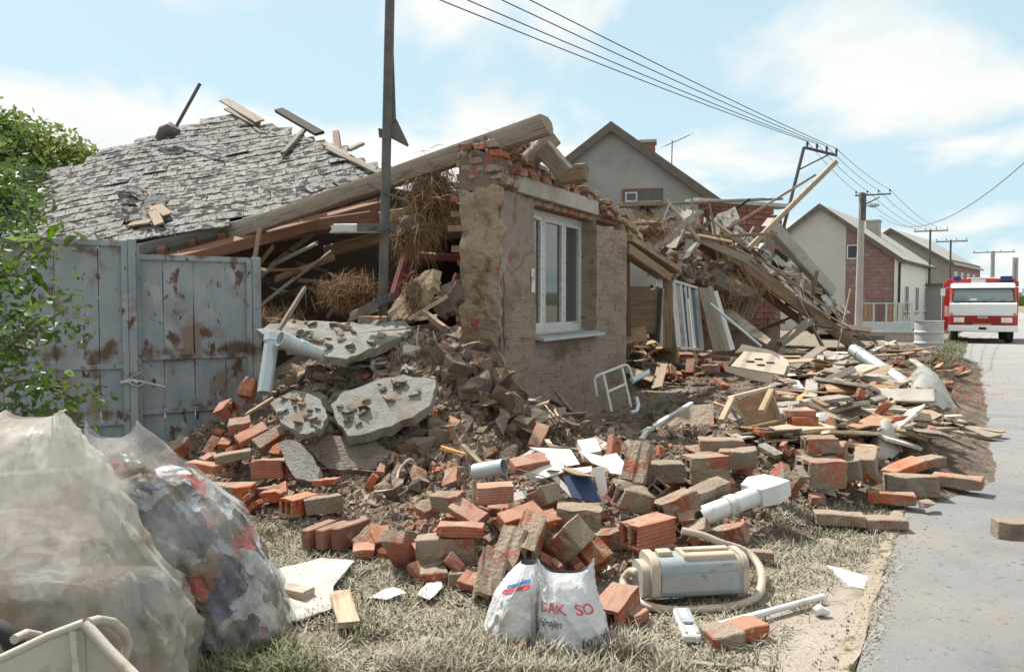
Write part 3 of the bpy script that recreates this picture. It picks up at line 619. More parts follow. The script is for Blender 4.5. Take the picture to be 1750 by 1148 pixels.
# blue fence on a concrete base in front of the pale house
fa, fb = at(1472, 560, 37.5), at(1558, 560, 36)
fd = (fb - fa); fe = empty('garden_fence', mtx=frame(V((fa.x, fa.y, 0)), V((fd.x, fd.y, 0)))); T(fe, 'light blue steel garden fence on a blue concrete base before the pale house', 'fence')
Lf = fd.length
MB().box((Lf / 2, 0, 0.33), (Lf, 0.25, 0.66)).build('base', 'pale_blue_metal', fe)
for k in range(5): MB().box((Lf * k / 4, 0, 1.08), (.06, .06, .86)).build('post', 'pale_blue_metal', fe)
MB().box((Lf / 2, 0, 1.52), (Lf, .05, .05)).build('rail', 'pale_blue_metal', fe)
for k in range(4):
    s_ = MB(); xa, xb = Lf * k / 4 + .08, Lf * (k + 1) / 4 - .08
    R = random.Random(k)
    for j in range(7): s_.tube([(xa + (xb - xa) * j / 6, 0, .68), (xa + (xb - xa) * min(1, max(0, j / 6 + R.uniform(-.2, .2))), 0, 1.1), (xa + (xb - xa) * j / 6, 0, 1.5)], 0.012, 5)
    s_.build('grille', 'plate_yellow' if k % 2 == 0 else 'steel_dark', fe)
fw_ = MB(); p, q = at(1400, 570, 33.5), at(1600, 572, 31)
fw2 = empty('garden_wall', mtx=frame(V((p.x, p.y, 0)), V((q.x - p.x, q.y - p.y, 0)))); T(fw2, 'low weathered concrete garden wall behind the debris near the barrel', 'wall')
Lw = (q - p).length
MB().box((Lw / 2, 0, .13), (Lw, .3, .36)).build('wall_body', 'concrete', fw2)
MB().box((Lw / 2, 0, .36), (Lw, .38, .08)).build('coping', 'concrete', fw2)

# ================================================================ UTILITY POLES AND WIRES
def xarm(t, c, d, L, z, mat, ins=4, w=0.07):
    a, b = c - d * L * 0.18, c + d * L * 0.82
    m = MB().tube([V((a.x, a.y, z)), V((b.x, b.y, z))], w / 2, 6).build('cross_arm', mat, t)
    pts = []
    for k in range(ins):
        p = a.lerp(b, (k + .1) / (ins - 1 + .2)); p = V((p.x, p.y, z))
        MB().tube([p, p + V((0, 0, .10)), p + V((0, 0, .11)), p + V((0, 0, .18))], [.012, .012, .04, .03], 6).build('insulator', 'steel_dark', t); pts.append(p + V((0, 0, .18)))
    return pts
ARM = V((0.90, -0.43, 0))
cp = empty('concrete_utility_pole'); T(cp, 'grey concrete utility pole with a street lamp in front of the pale house', 'pole')
b0 = at(1467, 560, 33); tp = at(1473, 329, 33)
MB().tube([(b0.x, b0.y, 0), (tp.x, tp.y, tp.z)], [.16, .115], 10).build('shaft', 'concrete_pole', cp)
P1 = xarm(cp, tp - V((0.02, 0, 0)), ARM, 1.35, tp.z - 0.12, 'steel_dark')
br = at(1474, 352, 33); be = at(1503, 337, 33)
MB().tube([br, be], .03, 6).build('brace', 'steel_dark', cp)
lp = at(1485, 352, 32.8); le = at(1503, 350, 32.6)
MB().tube([br, lp], .025, 6).tube([lp, (lp + le) / 2, le], [.05, .10, .05], 8).build('street_lamp', 'zinc', cp)
MB().tube([br + V((0, 0, -.6)), br + V((0, 0, .5))], .15, 8).build('clamp', 'steel_dark', cp)
tl = empty('tilted_steel_pole'); T(tl, 'thin dark steel mast leaning over the collapsed roof with a slanting cross arm', 'pole')
q0, q1 = at(1334, 410, 21), at(1374, 252, 21); base = at(1334, 410, 21); 
MB().tube([q0 - (q1 - q0) * 0.9, q1], .045, 8).build('shaft', 'steel_dark', tl)
e1 = at(1431, 266, 20.8)
MB().tube([q1, e1], .04, 6).build('cross_arm', 'steel_dark', tl)
MB().tube([at(1366, 290, 21), at(1415, 265, 20.9)], .022, 6).build('brace', 'steel_dark', tl)
P0 = []
for k in range(4):
    p = q1.lerp(e1, .1 + .29 * k); MB().tube([p, p + V((0, 0, .10)), p + V((0, 0, .17))], [.012, .035, .03], 6).build('insulator', 'steel_dark', tl); P0.append(p + V((0, 0, .17)))
for i, (px, pt, pb, Y, lab, arm) in enumerate(((1590, 392, 470, 50, 'thin steel pole with a cross arm above the eaves of the pale house', 1.9), (1625, 410, 500, 54, 'thin steel pole with a braced cross arm before the dark house', 1.9),
        (1697, 429, 545, 66, 'grey utility pole with a cross arm behind the fire engine roof', 3.0))):
    o = empty('utility_pole'); T(o, lab, 'pole', 'utility poles down the street')
    tp = at(px, pt, Y); MB().tube([(tp.x, tp.y, 0), tp], [.09, .06] if i < 2 else [.2, .15], 8).build('shaft', 'steel_dark' if i < 2 else 'concrete_pole', o)
    xarm(o, tp - ARM * arm * 0.3, ARM, arm, tp.z - .1, 'steel_dark', 4, .09)
    if i == 0: PF = tp
o = empty('double_pole'); T(o, 'pair of parallel wooden poles at the right edge behind the fire engine', 'pole')
for k in (0, 1):
    tp = at(1733 + k * 5, 440, 62); MB().tube([(tp.x, tp.y, 0), tp], [.13, .10], 8).build('shaft', 'concrete_pole', o)
def wire(a, b, sag, r, label):
    pts = []
    for k in range(17):
        s = k / 16; p = a.lerp(b, s); p.z -= sag * 4 * s * (1 - s); pts.append(p)
    return T(MB().tube(pts, r, 5).build('overhead_wire', 'steel_dark'), label, 'wire', 'overhead wires')
nmW = ['lowest and leftmost', 'second', 'third', 'highest and rightmost']
for k, (sx, sY) in enumerate(((825, 11.4), (866, 11.6), (918, 11.8), (961, 12.0))):
    a = at(sx, 0, sY); b = P0[k]; far = b + (a - b) * 2.4
    wire(far, b, 0.25, 0.009, 'overhead wire, %s of four crossing the upper sky to the leaning mast' % nmW[k])
    wire(b, P1[k], 0.10, 0.008, 'overhead wire, %s of the four spans from leaning mast to concrete pole' % ['first', 'second', 'third', 'fourth'][k])
    wire(P1[k], PF + ARM * (0.45 * k - .6), 0.3, 0.010, 'overhead wire, %s of the spans from the concrete pole down the street' % ['first', 'second', 'third', 'fourth'][k])
wire(at(1760, 270, 20), at(1503, 368, 44), 1.1, 0.012, 'single sagging wire at the far right from the pale house roof to the frame edge')
FILL = []
# ================================================================ SHARED RUBBLE MESHES
RR = random.Random(21)
def solid_brick(L=.29, W=.14, Hh=.068, mat='brick', jit=.004, broken=0.0, name='brick'):
    bm = bmesh.new(); segs = 3
    vs = MB(); k = []
    sec = [(-.5, -.5), (.5, -.5), (.5, .5), (-.5, .5)]
    V_ = []; 
    for i in range(segs + 1):
        for j, (a, b) in enumerate(sec):
            x = -L / 2 + L * i / segs
            if broken and i == segs: x += RR.uniform(-1, .4) * broken
            V_.append((x + RR.uniform(-1, 1) * jit, a * W + RR.uniform(-1, 1) * jit, b * Hh + RR.uniform(-1, 1) * jit))
    f = [(i * 4 + k, i * 4 + (k + 1) % 4, (i + 1) * 4 + (k + 1) % 4, (i + 1) * 4 + k) for i in range(segs) for k in range(4)] + [(0, 1, 2, 3), (segs * 4, segs * 4 + 1, segs * 4 + 2, segs * 4 + 3)]
    me = mesh(name, V_, f, mat)
    bm = bmesh.new(); bm.from_mesh(me)
    bmesh.ops.bevel(bm, geom=[e for e in bm.edges if e.calc_face_angle(0) > 0.8], offset=.006, segments=1, affect='EDGES'); bm.to_mesh(me); bm.free()
    return me
def hollow_brick(L=.29, W=.145, Hh=.14, mat='brick', jit=.003, rows=1, broken=0.0, name='brick'):
    ys = [-W / 2, -W * .36, -W * .07, W * .07, W * .36, W / 2]
    if rows == 1: zs = [-Hh / 2, -Hh * .33, Hh * .33, Hh / 2]; holes = {(1, 1), (3, 1)}
    else: zs = [-Hh / 2, -Hh * .38, -Hh * .06, Hh * .06, Hh * .38, Hh / 2]; holes = {(1, 1), (3, 1), (1, 3), (3, 3)}
    nx_ = [-L / 2, -L / 6, L / 6, L / 2]; vs = []; d = {}
    def vid(i, j, k):
        if (i, j, k) not in d:
            d[i, j, k] = len(vs); x = nx_[i]
            if broken and i == 3: x += RR.uniform(-1, .3) * broken
            vs.append((x + RR.uniform(-1, 1) * jit, ys[j] + RR.uniform(-1, 1) * jit, zs[k] + RR.uniform(-1, 1) * jit))
        return d[i, j, k]
    fs = []; J, K = len(ys) - 1, len(zs) - 1
    for i in (0, 3):
        for j in range(J):
            for k in range(K):
                if (j, k) not in holes: fs.append((vid(i, j, k), vid(i, j + 1, k), vid(i, j + 1, k + 1), vid(i, j, k + 1)))
    for i in range(3):
        for j in range(J):
            for k in (0, K): fs.append((vid(i, j, k), vid(i, j + 1, k), vid(i + 1, j + 1, k), vid(i + 1, j, k)))
        for k in range(K):
            for j in (0, J): fs.append((vid(i, j, k), vid(i, j, k + 1), vid(i + 1, j, k + 1), vid(i + 1, j, k)))
        for (j, k) in holes:
            for (a, b) in (((j, k), (j + 1, k)), ((j, k + 1), (j + 1, k + 1)), ((j, k), (j, k + 1)), ((j + 1, k), (j + 1, k + 1))):
                fs.append((vid(i, *a), vid(i, *b), vid(i + 1, *b), vid(i + 1, *a)))
    return mesh(name, vs, fs, mat)
def chunk(r=.1, flat=.7, n=11, mat='mortar', name='chunk'):
    bm = bmesh.new()
    for _ in range(n):
        p = V((RR.gauss(0, 1), RR.gauss(0, 1), RR.gauss(0, 1))).normalized() * RR.uniform(.75, 1.0)
        bm.verts.new((p.x * r * 1.15, p.y * r, p.z * r * flat))
    r_ = bmesh.ops.convex_hull(bm, input=bm.verts)
    bmesh.ops.delete(bm, geom=[v for v in bm.verts if not v.link_faces], context='VERTS')
    bmesh.ops.subdivide_edges(bm, edges=bm.edges[:], cuts=1, use_grid_fill=True)
    sd = RR.uniform(0, 99)
    for v in bm.verts: v.co += v.normal * r * .13 * noise.noise(v.co * (2.2 / r) * .5 + V((sd, 0, 0)))
    me = bpy.data.meshes.new(name); bm.to_mesh(me); bm.free(); me.materials.append(MAT[mat]); return me
BR = {
 'S': [solid_brick(mat='brick', jit=.007, broken=.02 * (q_ % 2)) for q_ in range(5)], 'Sm': [solid_brick(mat='brick_mortar', Hh=.075, jit=.006) for _ in range(4)], 'Sd': [solid_brick(mat='brick_dark') for _ in range(3)],
 'H': [hollow_brick(mat='brick', jit=.005) for _ in range(3)], 'Hm': [hollow_brick(mat='brick_mortar', jit=.008, broken=.03 * (q_ % 2)) for q_ in range(4)],
 'Q': [hollow_brick(mat='brick_mortar', rows=2, Hh=.19, W=.19, jit=.005) for _ in range(2)],
 'B': [solid_brick(L=.17, mat='brick', broken=.05, jit=.007) for _ in range(4)], 'Bm': [solid_brick(L=.18, Hh=.08, mat='brick_mortar', broken=.05, jit=.009) for _ in range(4)],
 'K': [solid_brick(L=.30, W=.15, Hh=.15, mat='brick_mortar', jit=.009) for _ in range(4)], 'W': [solid_brick(L=.42, W=.17, Hh=.19, mat='mortar', jit=.012) for _ in range(3)],
 'Hb': [hollow_brick(L=.2, mat='brick', broken=.07) for _ in range(3)],
}
CH = [chunk(.1, f, n, 'clay') for f, n in ((.7, 8), (.45, 9), (.85, 8), (.55, 10), (.75, 9), (.35, 9), (.6, 11), (.5, 7))]
CM = [chunk(.1, f, n, 'mortar') for f, n in ((.7, 9), (.4, 9), (.8, 8), (.5, 11), (.3, 9), (.55, 10))]
CPL = [chunk(.1, f, n, 'plaster_slab') for f, n in ((.25, 12), (.3, 14), (.2, 11), (.4, 12))]
CT = [chunk(.1, f, n, 'concrete') for f, n in ((.7, 10), (.8, 12), (.6, 12))]

# ================================================================ THE STANDING WALL
WM = frame(W0, WD, WN * -1)            # local: x along facade, y inward, z up
if WM.to_3x3().col[2].z < 0: raise SystemExit('frame')
wall = empty('ruined_wall', mtx=WM); T(wall, 'standing remnant of the brown rendered house wall with a white window', 'wall')
TH = 0.52; OX0, OX1, OZ0, OZ1 = 0.84, 2.91, 1.17, 2.68; WEND = 4.28; TOP = 2.72
R = random.Random(8)
def rough_panel(name, poly, y0, y1, mat, sub=0.12, jit=0.006, jag=0.0):
    # plate in the wall's x-z plane between depths y0 and y1, its outline roughened
    P = []
    for i in range(len(poly)):
        a, b = V(poly[i]), V(poly[(i + 1) % len(poly)]); n = max(1, int((b - a).length / sub))
        for k in range(n):
            p = a.lerp(b, k / n); j = jag if (len(poly[i]) < 3) else 0
            P.append((p.x + R.uniform(-1, 1) * jag, p.y + R.uniform(-1, 1) * jag))
    n = len(P); vs = [(p[0], y0, p[1]) for p in P] + [(p[0], y1, p[1]) for p in P]
    fs = [tuple(range(n)), tuple(range(n, 2 * n))] + [(i, (i + 1) % n, n + (i + 1) % n, n + i) for i in range(n)]
    return obj(name, mesh(name, vs, fs, mat), wall)
# core masonry (behind the render skins)
core = MB()
core.box((OX0 / 2 + .02, .29, 1.2), (OX0 - .03, .44, 2.9 - .0)); core.box(((OX1 + WEND) / 2, .29, 1.2), (WEND - OX1 - .02, .44, 2.75)); core.box(((OX0 + OX1) / 2, .29, .46), (OX1 - OX0 + .02, .44, 1.40))
core.build('masonry_core', 'end_plaster', wall)
# end face: lumpy clay render, with a jagged outline
def lumpy(name, u0, u1, z0, z1, place, mat, amp, nu=16, nz_=44, edge=0.0, seed=0.0, thick=0.05):
    vs = []; fs = []
    for layer in (0, 1):
        for j in range(nz_ + 1):
            for i in range(nu + 1):
                u = u0 + (u1 - u0) * i / nu; z = z0 + (z1 - z0) * j / nz_
                q = V((u * 3.1 + seed, z * 3.1, seed))
                if i == 0: u += edge * noise.noise(V((z * 5, seed, 3))) * 1.3
                if i == nu: u += edge * noise.noise(V((z * 5, seed, 9)))
                if j == nz_: z += edge * noise.noise(V((u * 7, seed, 5)))
                h = amp * (noise.noise(q) + .5 * noise.noise(q * 2.3) + .3 * noise.noise(q * 5.1)) if layer == 0 else thick
                vs.append(place(u, z, h))
    k = (nu + 1) * (nz_ + 1)
    for l in (0, k):
        for j in range(nz_):
            for i in range(nu): a = l + j * (nu + 1) + i; fs.append((a, a + 1, a + nu + 2, a + nu + 1))
    ring = [i for i in range(nu + 1)] + [(j) * (nu + 1) + nu for j in range(1, nz_ + 1)] + [nz_ * (nu + 1) + i for i in range(nu - 1, -1, -1)] + [j * (nu + 1) for j in range(nz_ - 1, 0, -1)]
    for a, b in zip(ring, ring[1:] + ring[:1]): fs.append((a, b, b + k, a + k))
    o = obj(name, mesh(name, vs, fs, mat), wall); return o
lumpy('end_render', 0.0, TH - .05, -.1, 2.76, lambda u, z, h: (-.05 + h, u, z), 'end_plaster', .045, 22, 70, edge=.10)
# bricks showing along the broken edge of the end face
bme = [solid_brick(L=.28, W=.14, Hh=.066, mat='brick_mortar', jit=.008) for _ in range(5)] + [solid_brick(L=.28, W=.14, Hh=.066, mat='brick', jit=.008) for _ in range(2)]
for k in range(38):
    z = 0.15 + k * 0.076
    if k % 5 == 2 or R.random() < .25: continue
    obj('brick', R.choice(bme), wall, rotm(R.uniform(-4, 4), R.uniform(-5, 5), 90 + R.uniform(-8, 8), (0.065 + R.uniform(-.03, .03), TH - .07 + R.uniform(-.07, .07), z)))
# facade skins
lumpy('facade_render', .03, OX0, -.1, 1.86, lambda u, z, h: (u, -.014 + h, z + (.28 * sm(.2, .8, u) + .05 * noise.noise(V((u * 9, 3, 1)))) * sm(1.2, 1.86, z)), 'facade', .006, 16, 40, edge=.035, seed=4, thick=.08)
lumpy('old_render', -.01, OX0 - .002, -.1, 2.74, lambda u, z, h: (u, .010 + h, z), 'old_paint', .014, 16, 44, edge=.03, seed=7, thick=.08)
lumpy('facade_render', OX0 - .001, OX1 + .001, -.1, OZ0, lambda u, z, h: (u, -.012 + h, z), 'facade', .006, 24, 18, seed=5, thick=.08)
lumpy('facade_render', OX1, WEND, -.1, 2.62, lambda u, z, h: (u, -.012 + h, z), 'facade', .006, 18, 40, edge=.02, seed=6, thick=.08)
# raised roller pattern of the brown facade: thin wavering render ridges
rp_ = MB()
for (u0, u1, z0, z1) in ((.05, OX0 - .01, .2, 1.78), (OX0, OX1, .2, OZ0 - .06), (OX1 + .01, WEND - .02, .2, 2.5)):
    z = z0
    while z < z1:
        pts = []; u = u0
        while u <= u1: pts.append((u, -.016 + .004 * noise.noise(V((u * 3, z * 9, 1))), z + .008 * noise.noise(V((u * 4, z * 3, 4))))); u += .11
        cut = sorted(R.sample(range(len(pts) + 1), min(len(pts) + 1, max(2, len(pts) // 3)))) if len(pts) > 2 else [0, len(pts)]
        for ca_, cb_ in zip(cut[:-1], cut[1:]):
          pp_ = [(q[0], q[1], q[2] + R.uniform(-.006, .006)) for q in pts[ca_:cb_]]
          if len(pp_) > 1 and R.random() < .7: rp_.tube(pp_, .0038 + .0025 * noise.noise(V((z * 7, u0, 2))), 4, caps=False)
        z += .030
rr_ = rp_.build('render_ridges', 'facade', wall); rr_['kind'] = 'stuff'
# reveals
MB().box((OX1 + .004, .16, (OZ0 + OZ1) / 2), (.02, .30, OZ1 - OZ0 + .04)).build('window_reveal', 'facade', wall)
MB().box((OX0 - .004, .16, (OZ0 + OZ1) / 2), (.02, .30, OZ1 - OZ0 + .04)).build('window_reveal', 'facade', wall)
# concrete lintel and the brick course under it
o = MB().box((1.62, .06, 2.845), (2.58, .20, .19)).build('lintel', 'concrete', wall, bevel=.008)
MB().box((1.88, .33, 2.83), (2.2, .30, .22)).build('lintel_core', 'mortar', wall)
k = OX0 + .02
while k < OX1 - .1:
    obj('brick', R.choice(bme), wall, rotm(R.uniform(-3, 3), R.uniform(-2, 2), R.uniform(-3, 3), (k + .14, .09 + R.uniform(-.01, .015), 2.712))); k += .295
# loose brick courses on the wall top
pm('brick_dusty', [(0.25, 0.10, 0.065), (0.33, 0.14, 0.09)], 6, 0.95, 0.8, 40, rnd=0.2, spots=[((0.30, 0.245, 0.19), 5, 0.46, 0.54), ((0.40, 0.35, 0.29), 12, 0.56, 0.66)], dust=((0.38, 0.31, 0.24), 0.6), bdist=0.03)
bme = [solid_brick(L=.28, W=.14, Hh=.07, mat='brick_dusty', jit=.012, broken=.03 if q_ % 2 else 0) for q_ in range(7)] + bme[5:6]
for k in range(46):
    xx = R.choice([R.uniform(-.06, .4), R.uniform(-.05, 3.4)]); zz = 2.98 + R.uniform(-.02, .16) + (.12 if xx < .4 else 0)
    obj('mortar_lump', R.choice(CM + CT), wall, rotm(R.uniform(0, 360), R.uniform(0, 360), R.uniform(0, 360), (xx, R.uniform(.02, .48), zz)) @ Matrix.Scale(R.uniform(.5, 1.0), 4))
for k in range(30):
    obj('mortar_lump', R.choice(CM), wall, rotm(R.uniform(0, 360), R.uniform(0, 360), R.uniform(0, 360), (R.uniform(-.02, .1), TH - .05 + R.uniform(-.06, .04), R.uniform(.2, 2.8))) @ Matrix.Scale(R.uniform(.5, .9), 4))
for lev, (zz, a, b, skip) in enumerate(((2.80, -.02, .30, 0), (2.80, 2.92, 4.25, .1), (2.88, -.04, .34, 0), (2.88, 2.95, 3.95, .1), (2.965, -.05, 3.3, .05), (3.04, -.04, 2.9, .15), (3.115, -.06, .75, .15), (3.115, 1.0, 2.2, .4), (3.19, -.05, .36, .2))):
    for row in (0.075, .235, .40):
        x = a + R.uniform(0, .1)
        while x < b:
            if R.random() > skip:
                hd = R.random() < .5
                obj('brick', R.choice(bme), wall, rotm(R.uniform(-6, 6), R.uniform(-5, 5), (90 if hd else 0) + R.uniform(-9, 9), (x + .08, row + R.uniform(-.035, .03), zz + R.uniform(-.008, .012))))
                x += .155 if hd else .30
            else: x += .2
MB().box((1.6, .27, 2.99), (3.2, .44, .13)).build('mortar_fill', 'mortar', wall); MB().box((.15, .27, 2.93), (.36, .46, .38)).build('mortar_fill', 'mortar', wall); MB().box((3.55, .27, 2.80), (1.3, .36, .16)).build('mortar_fill', 'mortar', wall)
# window: three casements set back in the opening
wy = .25
win = MB(); fw = .075
for (a, b, c, d) in ((OX0, OX1, OZ0, OZ0 + fw), (OX0, OX1, OZ1 - fw, OZ1), (OX0 + .006, OX0 + fw, OZ0 + fw, OZ1 - fw), (OX1 - fw, OX1 - .008, OZ0 + fw, OZ1 - fw)):
    win.box(((a + b) / 2, wy, (c + d) / 2), (b - a, .09, d - c))
window = win.build('window', 'wood_white', wall, bevel=.004)
cas = [OX0 + fw, 1.56, 2.24, OX1 - fw]
for q in cas[1:3]: MB().box((q, wy, (OZ0 + OZ1) / 2), (.06, .088, OZ1 - OZ0 - 2 * fw)).build('mullion', 'wood_white', window)
for q in range(3):
    a, b = cas[q] + (.03 if q else 0), cas[q + 1] - (.03 if q < 2 else 0); c, d = OZ0 + fw, OZ1 - fw; s = .05
    w_ = MB()
    for (e, f, g, h) in ((a, b, c, c + s), (a, b, d - s, d), (a, a + s, c + s, d - s), (b - s, b, c + s, d - s)): w_.box(((e + f) / 2, wy - .02, (g + h) / 2), (f - e - .004, .05, h - g))
    w_.build('casement', 'wood_white', window)
    MB().box(((a + b) / 2, wy - .01, (c + d) / 2), (b - a - 2 * s + .01, .006, d - c - 2 * s + .01)).build('pane', 'window_glass', window)
sl_ = MB(); sl_.add([(OX0 - .02, .22, OZ0 + .012), (OX1 + .03, .22, OZ0 + .012), (OX1 + .03, -.13, OZ0 - .03), (OX0 - .02, -.13, OZ0 - .03), (OX0 - .02, .22, OZ0 - .006), (OX1 + .03, .22, OZ0 - .006), (OX1 + .03, -.13, OZ0 - .065), (OX0 - .02, -.13, OZ0 - .065)],
    [(0, 1, 2, 3), (4, 5, 6, 7), (0, 1, 5, 4), (1, 2, 6, 5), (2, 3, 7, 6), (3, 0, 4, 7)])
sl_.build('window_sill', 'zinc', window)
# narrow white plate beside the window
pl = MB().box((.74, -.025, 1.80), (.085, .012, .27)).build('wall_plate', 'plastic_white', wall)
MB().box((.74, -.033, 1.825), (.07, .003, .012)).build('red_line', 'ink_red', pl); MB().box((.748, -.033, 1.88), (.012, .003, .07)).build('dark_mark', 'rag_grey', pl)
# the tilted beam over the doorway and its rotten brickwork
timber('door_beam', at(1066, 425, 12.35), at(1138, 474, 14.4), .20, .17, 'wood_old', parent=wall, splinter=.03)
timber('door_beam', at(1064, 408, 12.5), at(1150, 462, 14.8), .34, .10, 'wood_old', parent=wall, splinter=.03)
ad = [solid_brick(L=.29, W=.15, Hh=.10, mat='adobe', jit=.012) for _ in range(4)]
for j in range(5):
    for k in range(9):
        s = (k + .5 * (j % 2)) / 8.5
        p = at(1062 + 80 * s, 408 - 6 * 0 + 55 * s, 12.5 + 2.3 * s); p.z += .06 + .115 * j - .015 * k * (j / 3)
        if j > 3 - s * 2.4 + R.uniform(-.4, .4): continue
        q = wall.matrix_basis.inverted() @ p
        obj('adobe_brick', R.choice(ad), wall, rotm(R.uniform(-6, 6), -13 + R.uniform(-7, 7), R.uniform(-10, 10), (q.x, q.y + R.uniform(-.03, .1), q.z)))
# door posts
timber('door_post', at(1128, 592, 14.2), at(1127, 468, 14.2), .09, .09, 'wood_white', parent=wall, splinter=0)
timber('door_post', at(1075, 575, 12.8), at(1072, 425, 12.8), .07, .07, 'wood_red', parent=wall, splinter=0)

# ================================================================ TIMBERS ON THE WALL TOP
def log(name, pts, rs, mat, label, n=9, jit=.08, cat='beam', square=0.0):
    R = random.Random(len(name) + int(pts[0].x * 100)); ph = [1 + R.uniform(-jit, jit) for _ in range(n)]
    p0, p1 = pts[0], pts[-1]; m = frame((p0 + p1) / 2, p1 - p0); L = (p1 - p0).length; segs = 14; vs = []; fs = []
    for i in range(segs + 1):
        s = i / segs; r = rs[0] + (rs[1] - rs[0]) * s; x = -L / 2 + L * s
        for k in range(n):
            a = 2 * pi * k / n + .3; q = ph[k] * (1 + .05 * noise.noise(V((x * 2, cos(a) * 2, sin(a) * 2))))
            if square: q *= 1 / max(abs(cos(a)), abs(sin(a))) * (1 - square) + square if True else 1
            e = 0
            if i == segs: e = -.10 * max(0, cos(a - 2.2)) * L * .08
            vs.append((x + e, cos(a) * r * q, sin(a) * r * q))
    for i in range(segs):
        for k in range(n): fs.append((i * n + k, i * n + (k + 1) % n, (i + 1) * n + (k + 1) % n, (i + 1) * n + k))
    fs += [tuple(range(n)), tuple(range(segs * n, segs * n + n))]
    return T(autosmooth(obj(name, mesh(name, vs, fs, mat), None, m), 32), label, cat)
big = log('roof_beam', [at(262, 446, 10.6), at(938, 212, 8.35)], [.088, .112], 'wood_grey', 'long hewn grey roof beam sloping across the ruin over the wall corner', n=10, square=.55)
T(timber('beam_stub', at(890, 288, 9.1), at(944, 236, 9.25), .20, .20, 'wood_grey', splinter=.01, jit=.006), 'square beam stub tilted upward on the wall top, behind the crossing stub', 'beam', 'beam stubs on the wall top')
T(timber('beam_stub', at(928, 252, 8.95), at(966, 296, 8.95), .21, .19, 'wood_grey', splinter=.01, jit=.006, roll=20), 'square beam stub pointing down over the wall top, crossing the tilted stub', 'beam', 'beam stubs on the wall top')
T(timber('beam_stub', at(946, 304, 9.6), at(1003, 294, 9.5), .20, .20, 'wood_old', splinter=.03, jit=.008), 'brown beam stub lying on the loose bricks above the window', 'beam', 'beam stubs on the wall top')

# ================================================================ SERVICE MAST
mast = empty('service_mast', at(655, 560, 7.9)); T(mast, 'dark steel service mast rising out of the rubble past the long beam', 'mast')
MI = Matrix.Translation(mast.location).inverted()
a, b = at(653, 590, 7.9), at(667, -40, 7.9)
MB().tube([MI @ a, MI @ b], .046, 14).build('pipe', 'steel_dark', mast)
def mplate(name, outline, Y, n, th, mat): 
    o = slab(name, outline, (outline[0][0], outline[0][1], Y), n, th, mat, parent=None, rough=.001, sub=1)
    o.matrix_basis = MI @ o.matrix_basis; o.parent = mast; return o
mplate('stay_strip', [(660, -30), (675, -30), (673, 90), (677, 205), (670, 208), (664, 60)], 7.98, (.2, -1, .05), .012, 'steel_dark')
mplate('flag_plate', [(669, 206), (678, 204), (699, 248), (697, 251), (668, 236)], 7.95, (.25, -1, .1), .01, 'steel_dark')
mplate('flag_plate', [(646, 219), (660, 222), (660, 236), (648, 235)], 7.93, (.1, -1, .1), .01, 'steel_dark')
for (l, r_, yy, Y, dr) in ((608, 672, 390, 7.83, 0), (610, 668, 520, 7.8, -14)):
    c = MB(); p, q = at(l + 5, yy + (14 if dr else 0), Y), at(r_ + 2, yy + dr, Y)
    for off in (-.085, .085):
        d_ = (q - p).normalized(); n_ = V((0, 1, 0))
        c.add([MI @ (p + n_ * off + V((0, 0, s_)) ) for s_ in (-.04, .04)] + [MI @ (q + n_ * off + V((0, 0, s_))) for s_ in (-.04, .04)] + [MI @ (p + n_ * (off + .012) + V((0, 0, s_))) for s_ in (-.04, .04)] + [MI @ (q + n_ * (off + .012) + V((0, 0, s_))) for s_ in (-.04, .04)],
              [(0, 1, 3, 2), (4, 5, 7, 6), (0, 2, 6, 4), (1, 3, 7, 5), (0, 1, 5, 4), (2, 3, 7, 6)])
    cl = c.build('clamp', 'steel_dark', mast)
    for bx in (l + 33, r_ - 6):
        p = MI @ at(bx, yy + (dr * (bx - l) / 60), Y); MB().tube([p + V((0, -.13, 0)), p + V((0, .13, 0))], .018, 6).build('bolt', 'steel_dark', cl)
o = timber('arm_stub', at(568, 391, 7.83), at(648, 390, 7.83), .11, .085, 'wood_white', splinter=.05); o.parent = mast; o.matrix_basis = MI @ o.matrix_basis
o = timber('arm_stub', at(600, 541, 7.8), at(640, 526, 7.8), .10, .09, 'wood_grey', splinter=.05); o.parent = mast; o.matrix_basis = MI @ o.matrix_basis
MB().tube([MI @ at(628, 314, 7.9), MI @ at(660, 330, 7.85), MI @ at(700, 345, 7.8)], .012, 6).build('wire_end', 'steel_dark', mast)

# ================================================================ COLLAPSED TILED ROOF
RA, RB_, RC = at(110, 410, 9.9), at(602, 325, 10.5), at(395, 200, 13.6)
ru = (RB_ - RA).normalized(); rn = ru.cross(RC - RA).normalized(); rn = rn if rn.z > 0 else -rn
rv = rn.cross(ru).normalized(); rv = rv if rv.z > 0 else -rv
RMX = frame(RA, ru, rv)
roof = empty('collapsed_roof', mtx=RMX); T(roof, 'collapsed grey tiled roof speckled with black lichen, sunk behind the gate', 'roof')
RI = RMX.inverted()
outl = [(-40, 335), (45, 308), (150, 272), (250, 238), (330, 216), (385, 203), (440, 205), (505, 232), (560, 248), (610, 272), (655, 296), (640, 315), (605, 322), (470, 358), (330, 393), (228, 420), (100, 425), (-40, 430)]
rp2 = [(RI @ on_plane(px, py, RA, rn)).xy for px, py in outl]
def inside(p, poly):
    c = False; n = len(poly)
    for i in range(n):
        a, b = poly[i], poly[i - 1]
        if (a[1] > p[1]) != (b[1] > p[1]) and p[0] < (b[0] - a[0]) * (p[1] - a[1]) / (b[1] - a[1]) + a[0]: c = not c
    return c
def pixel(p):
    d = p - EYEV; f = V((0, cos(PITCH), -sin(PITCH))); u = V((0, sin(PITCH), cos(PITCH))); k = F / d.dot(f)
    return (CX + d.x * k, CY - d.dot(u) * k)
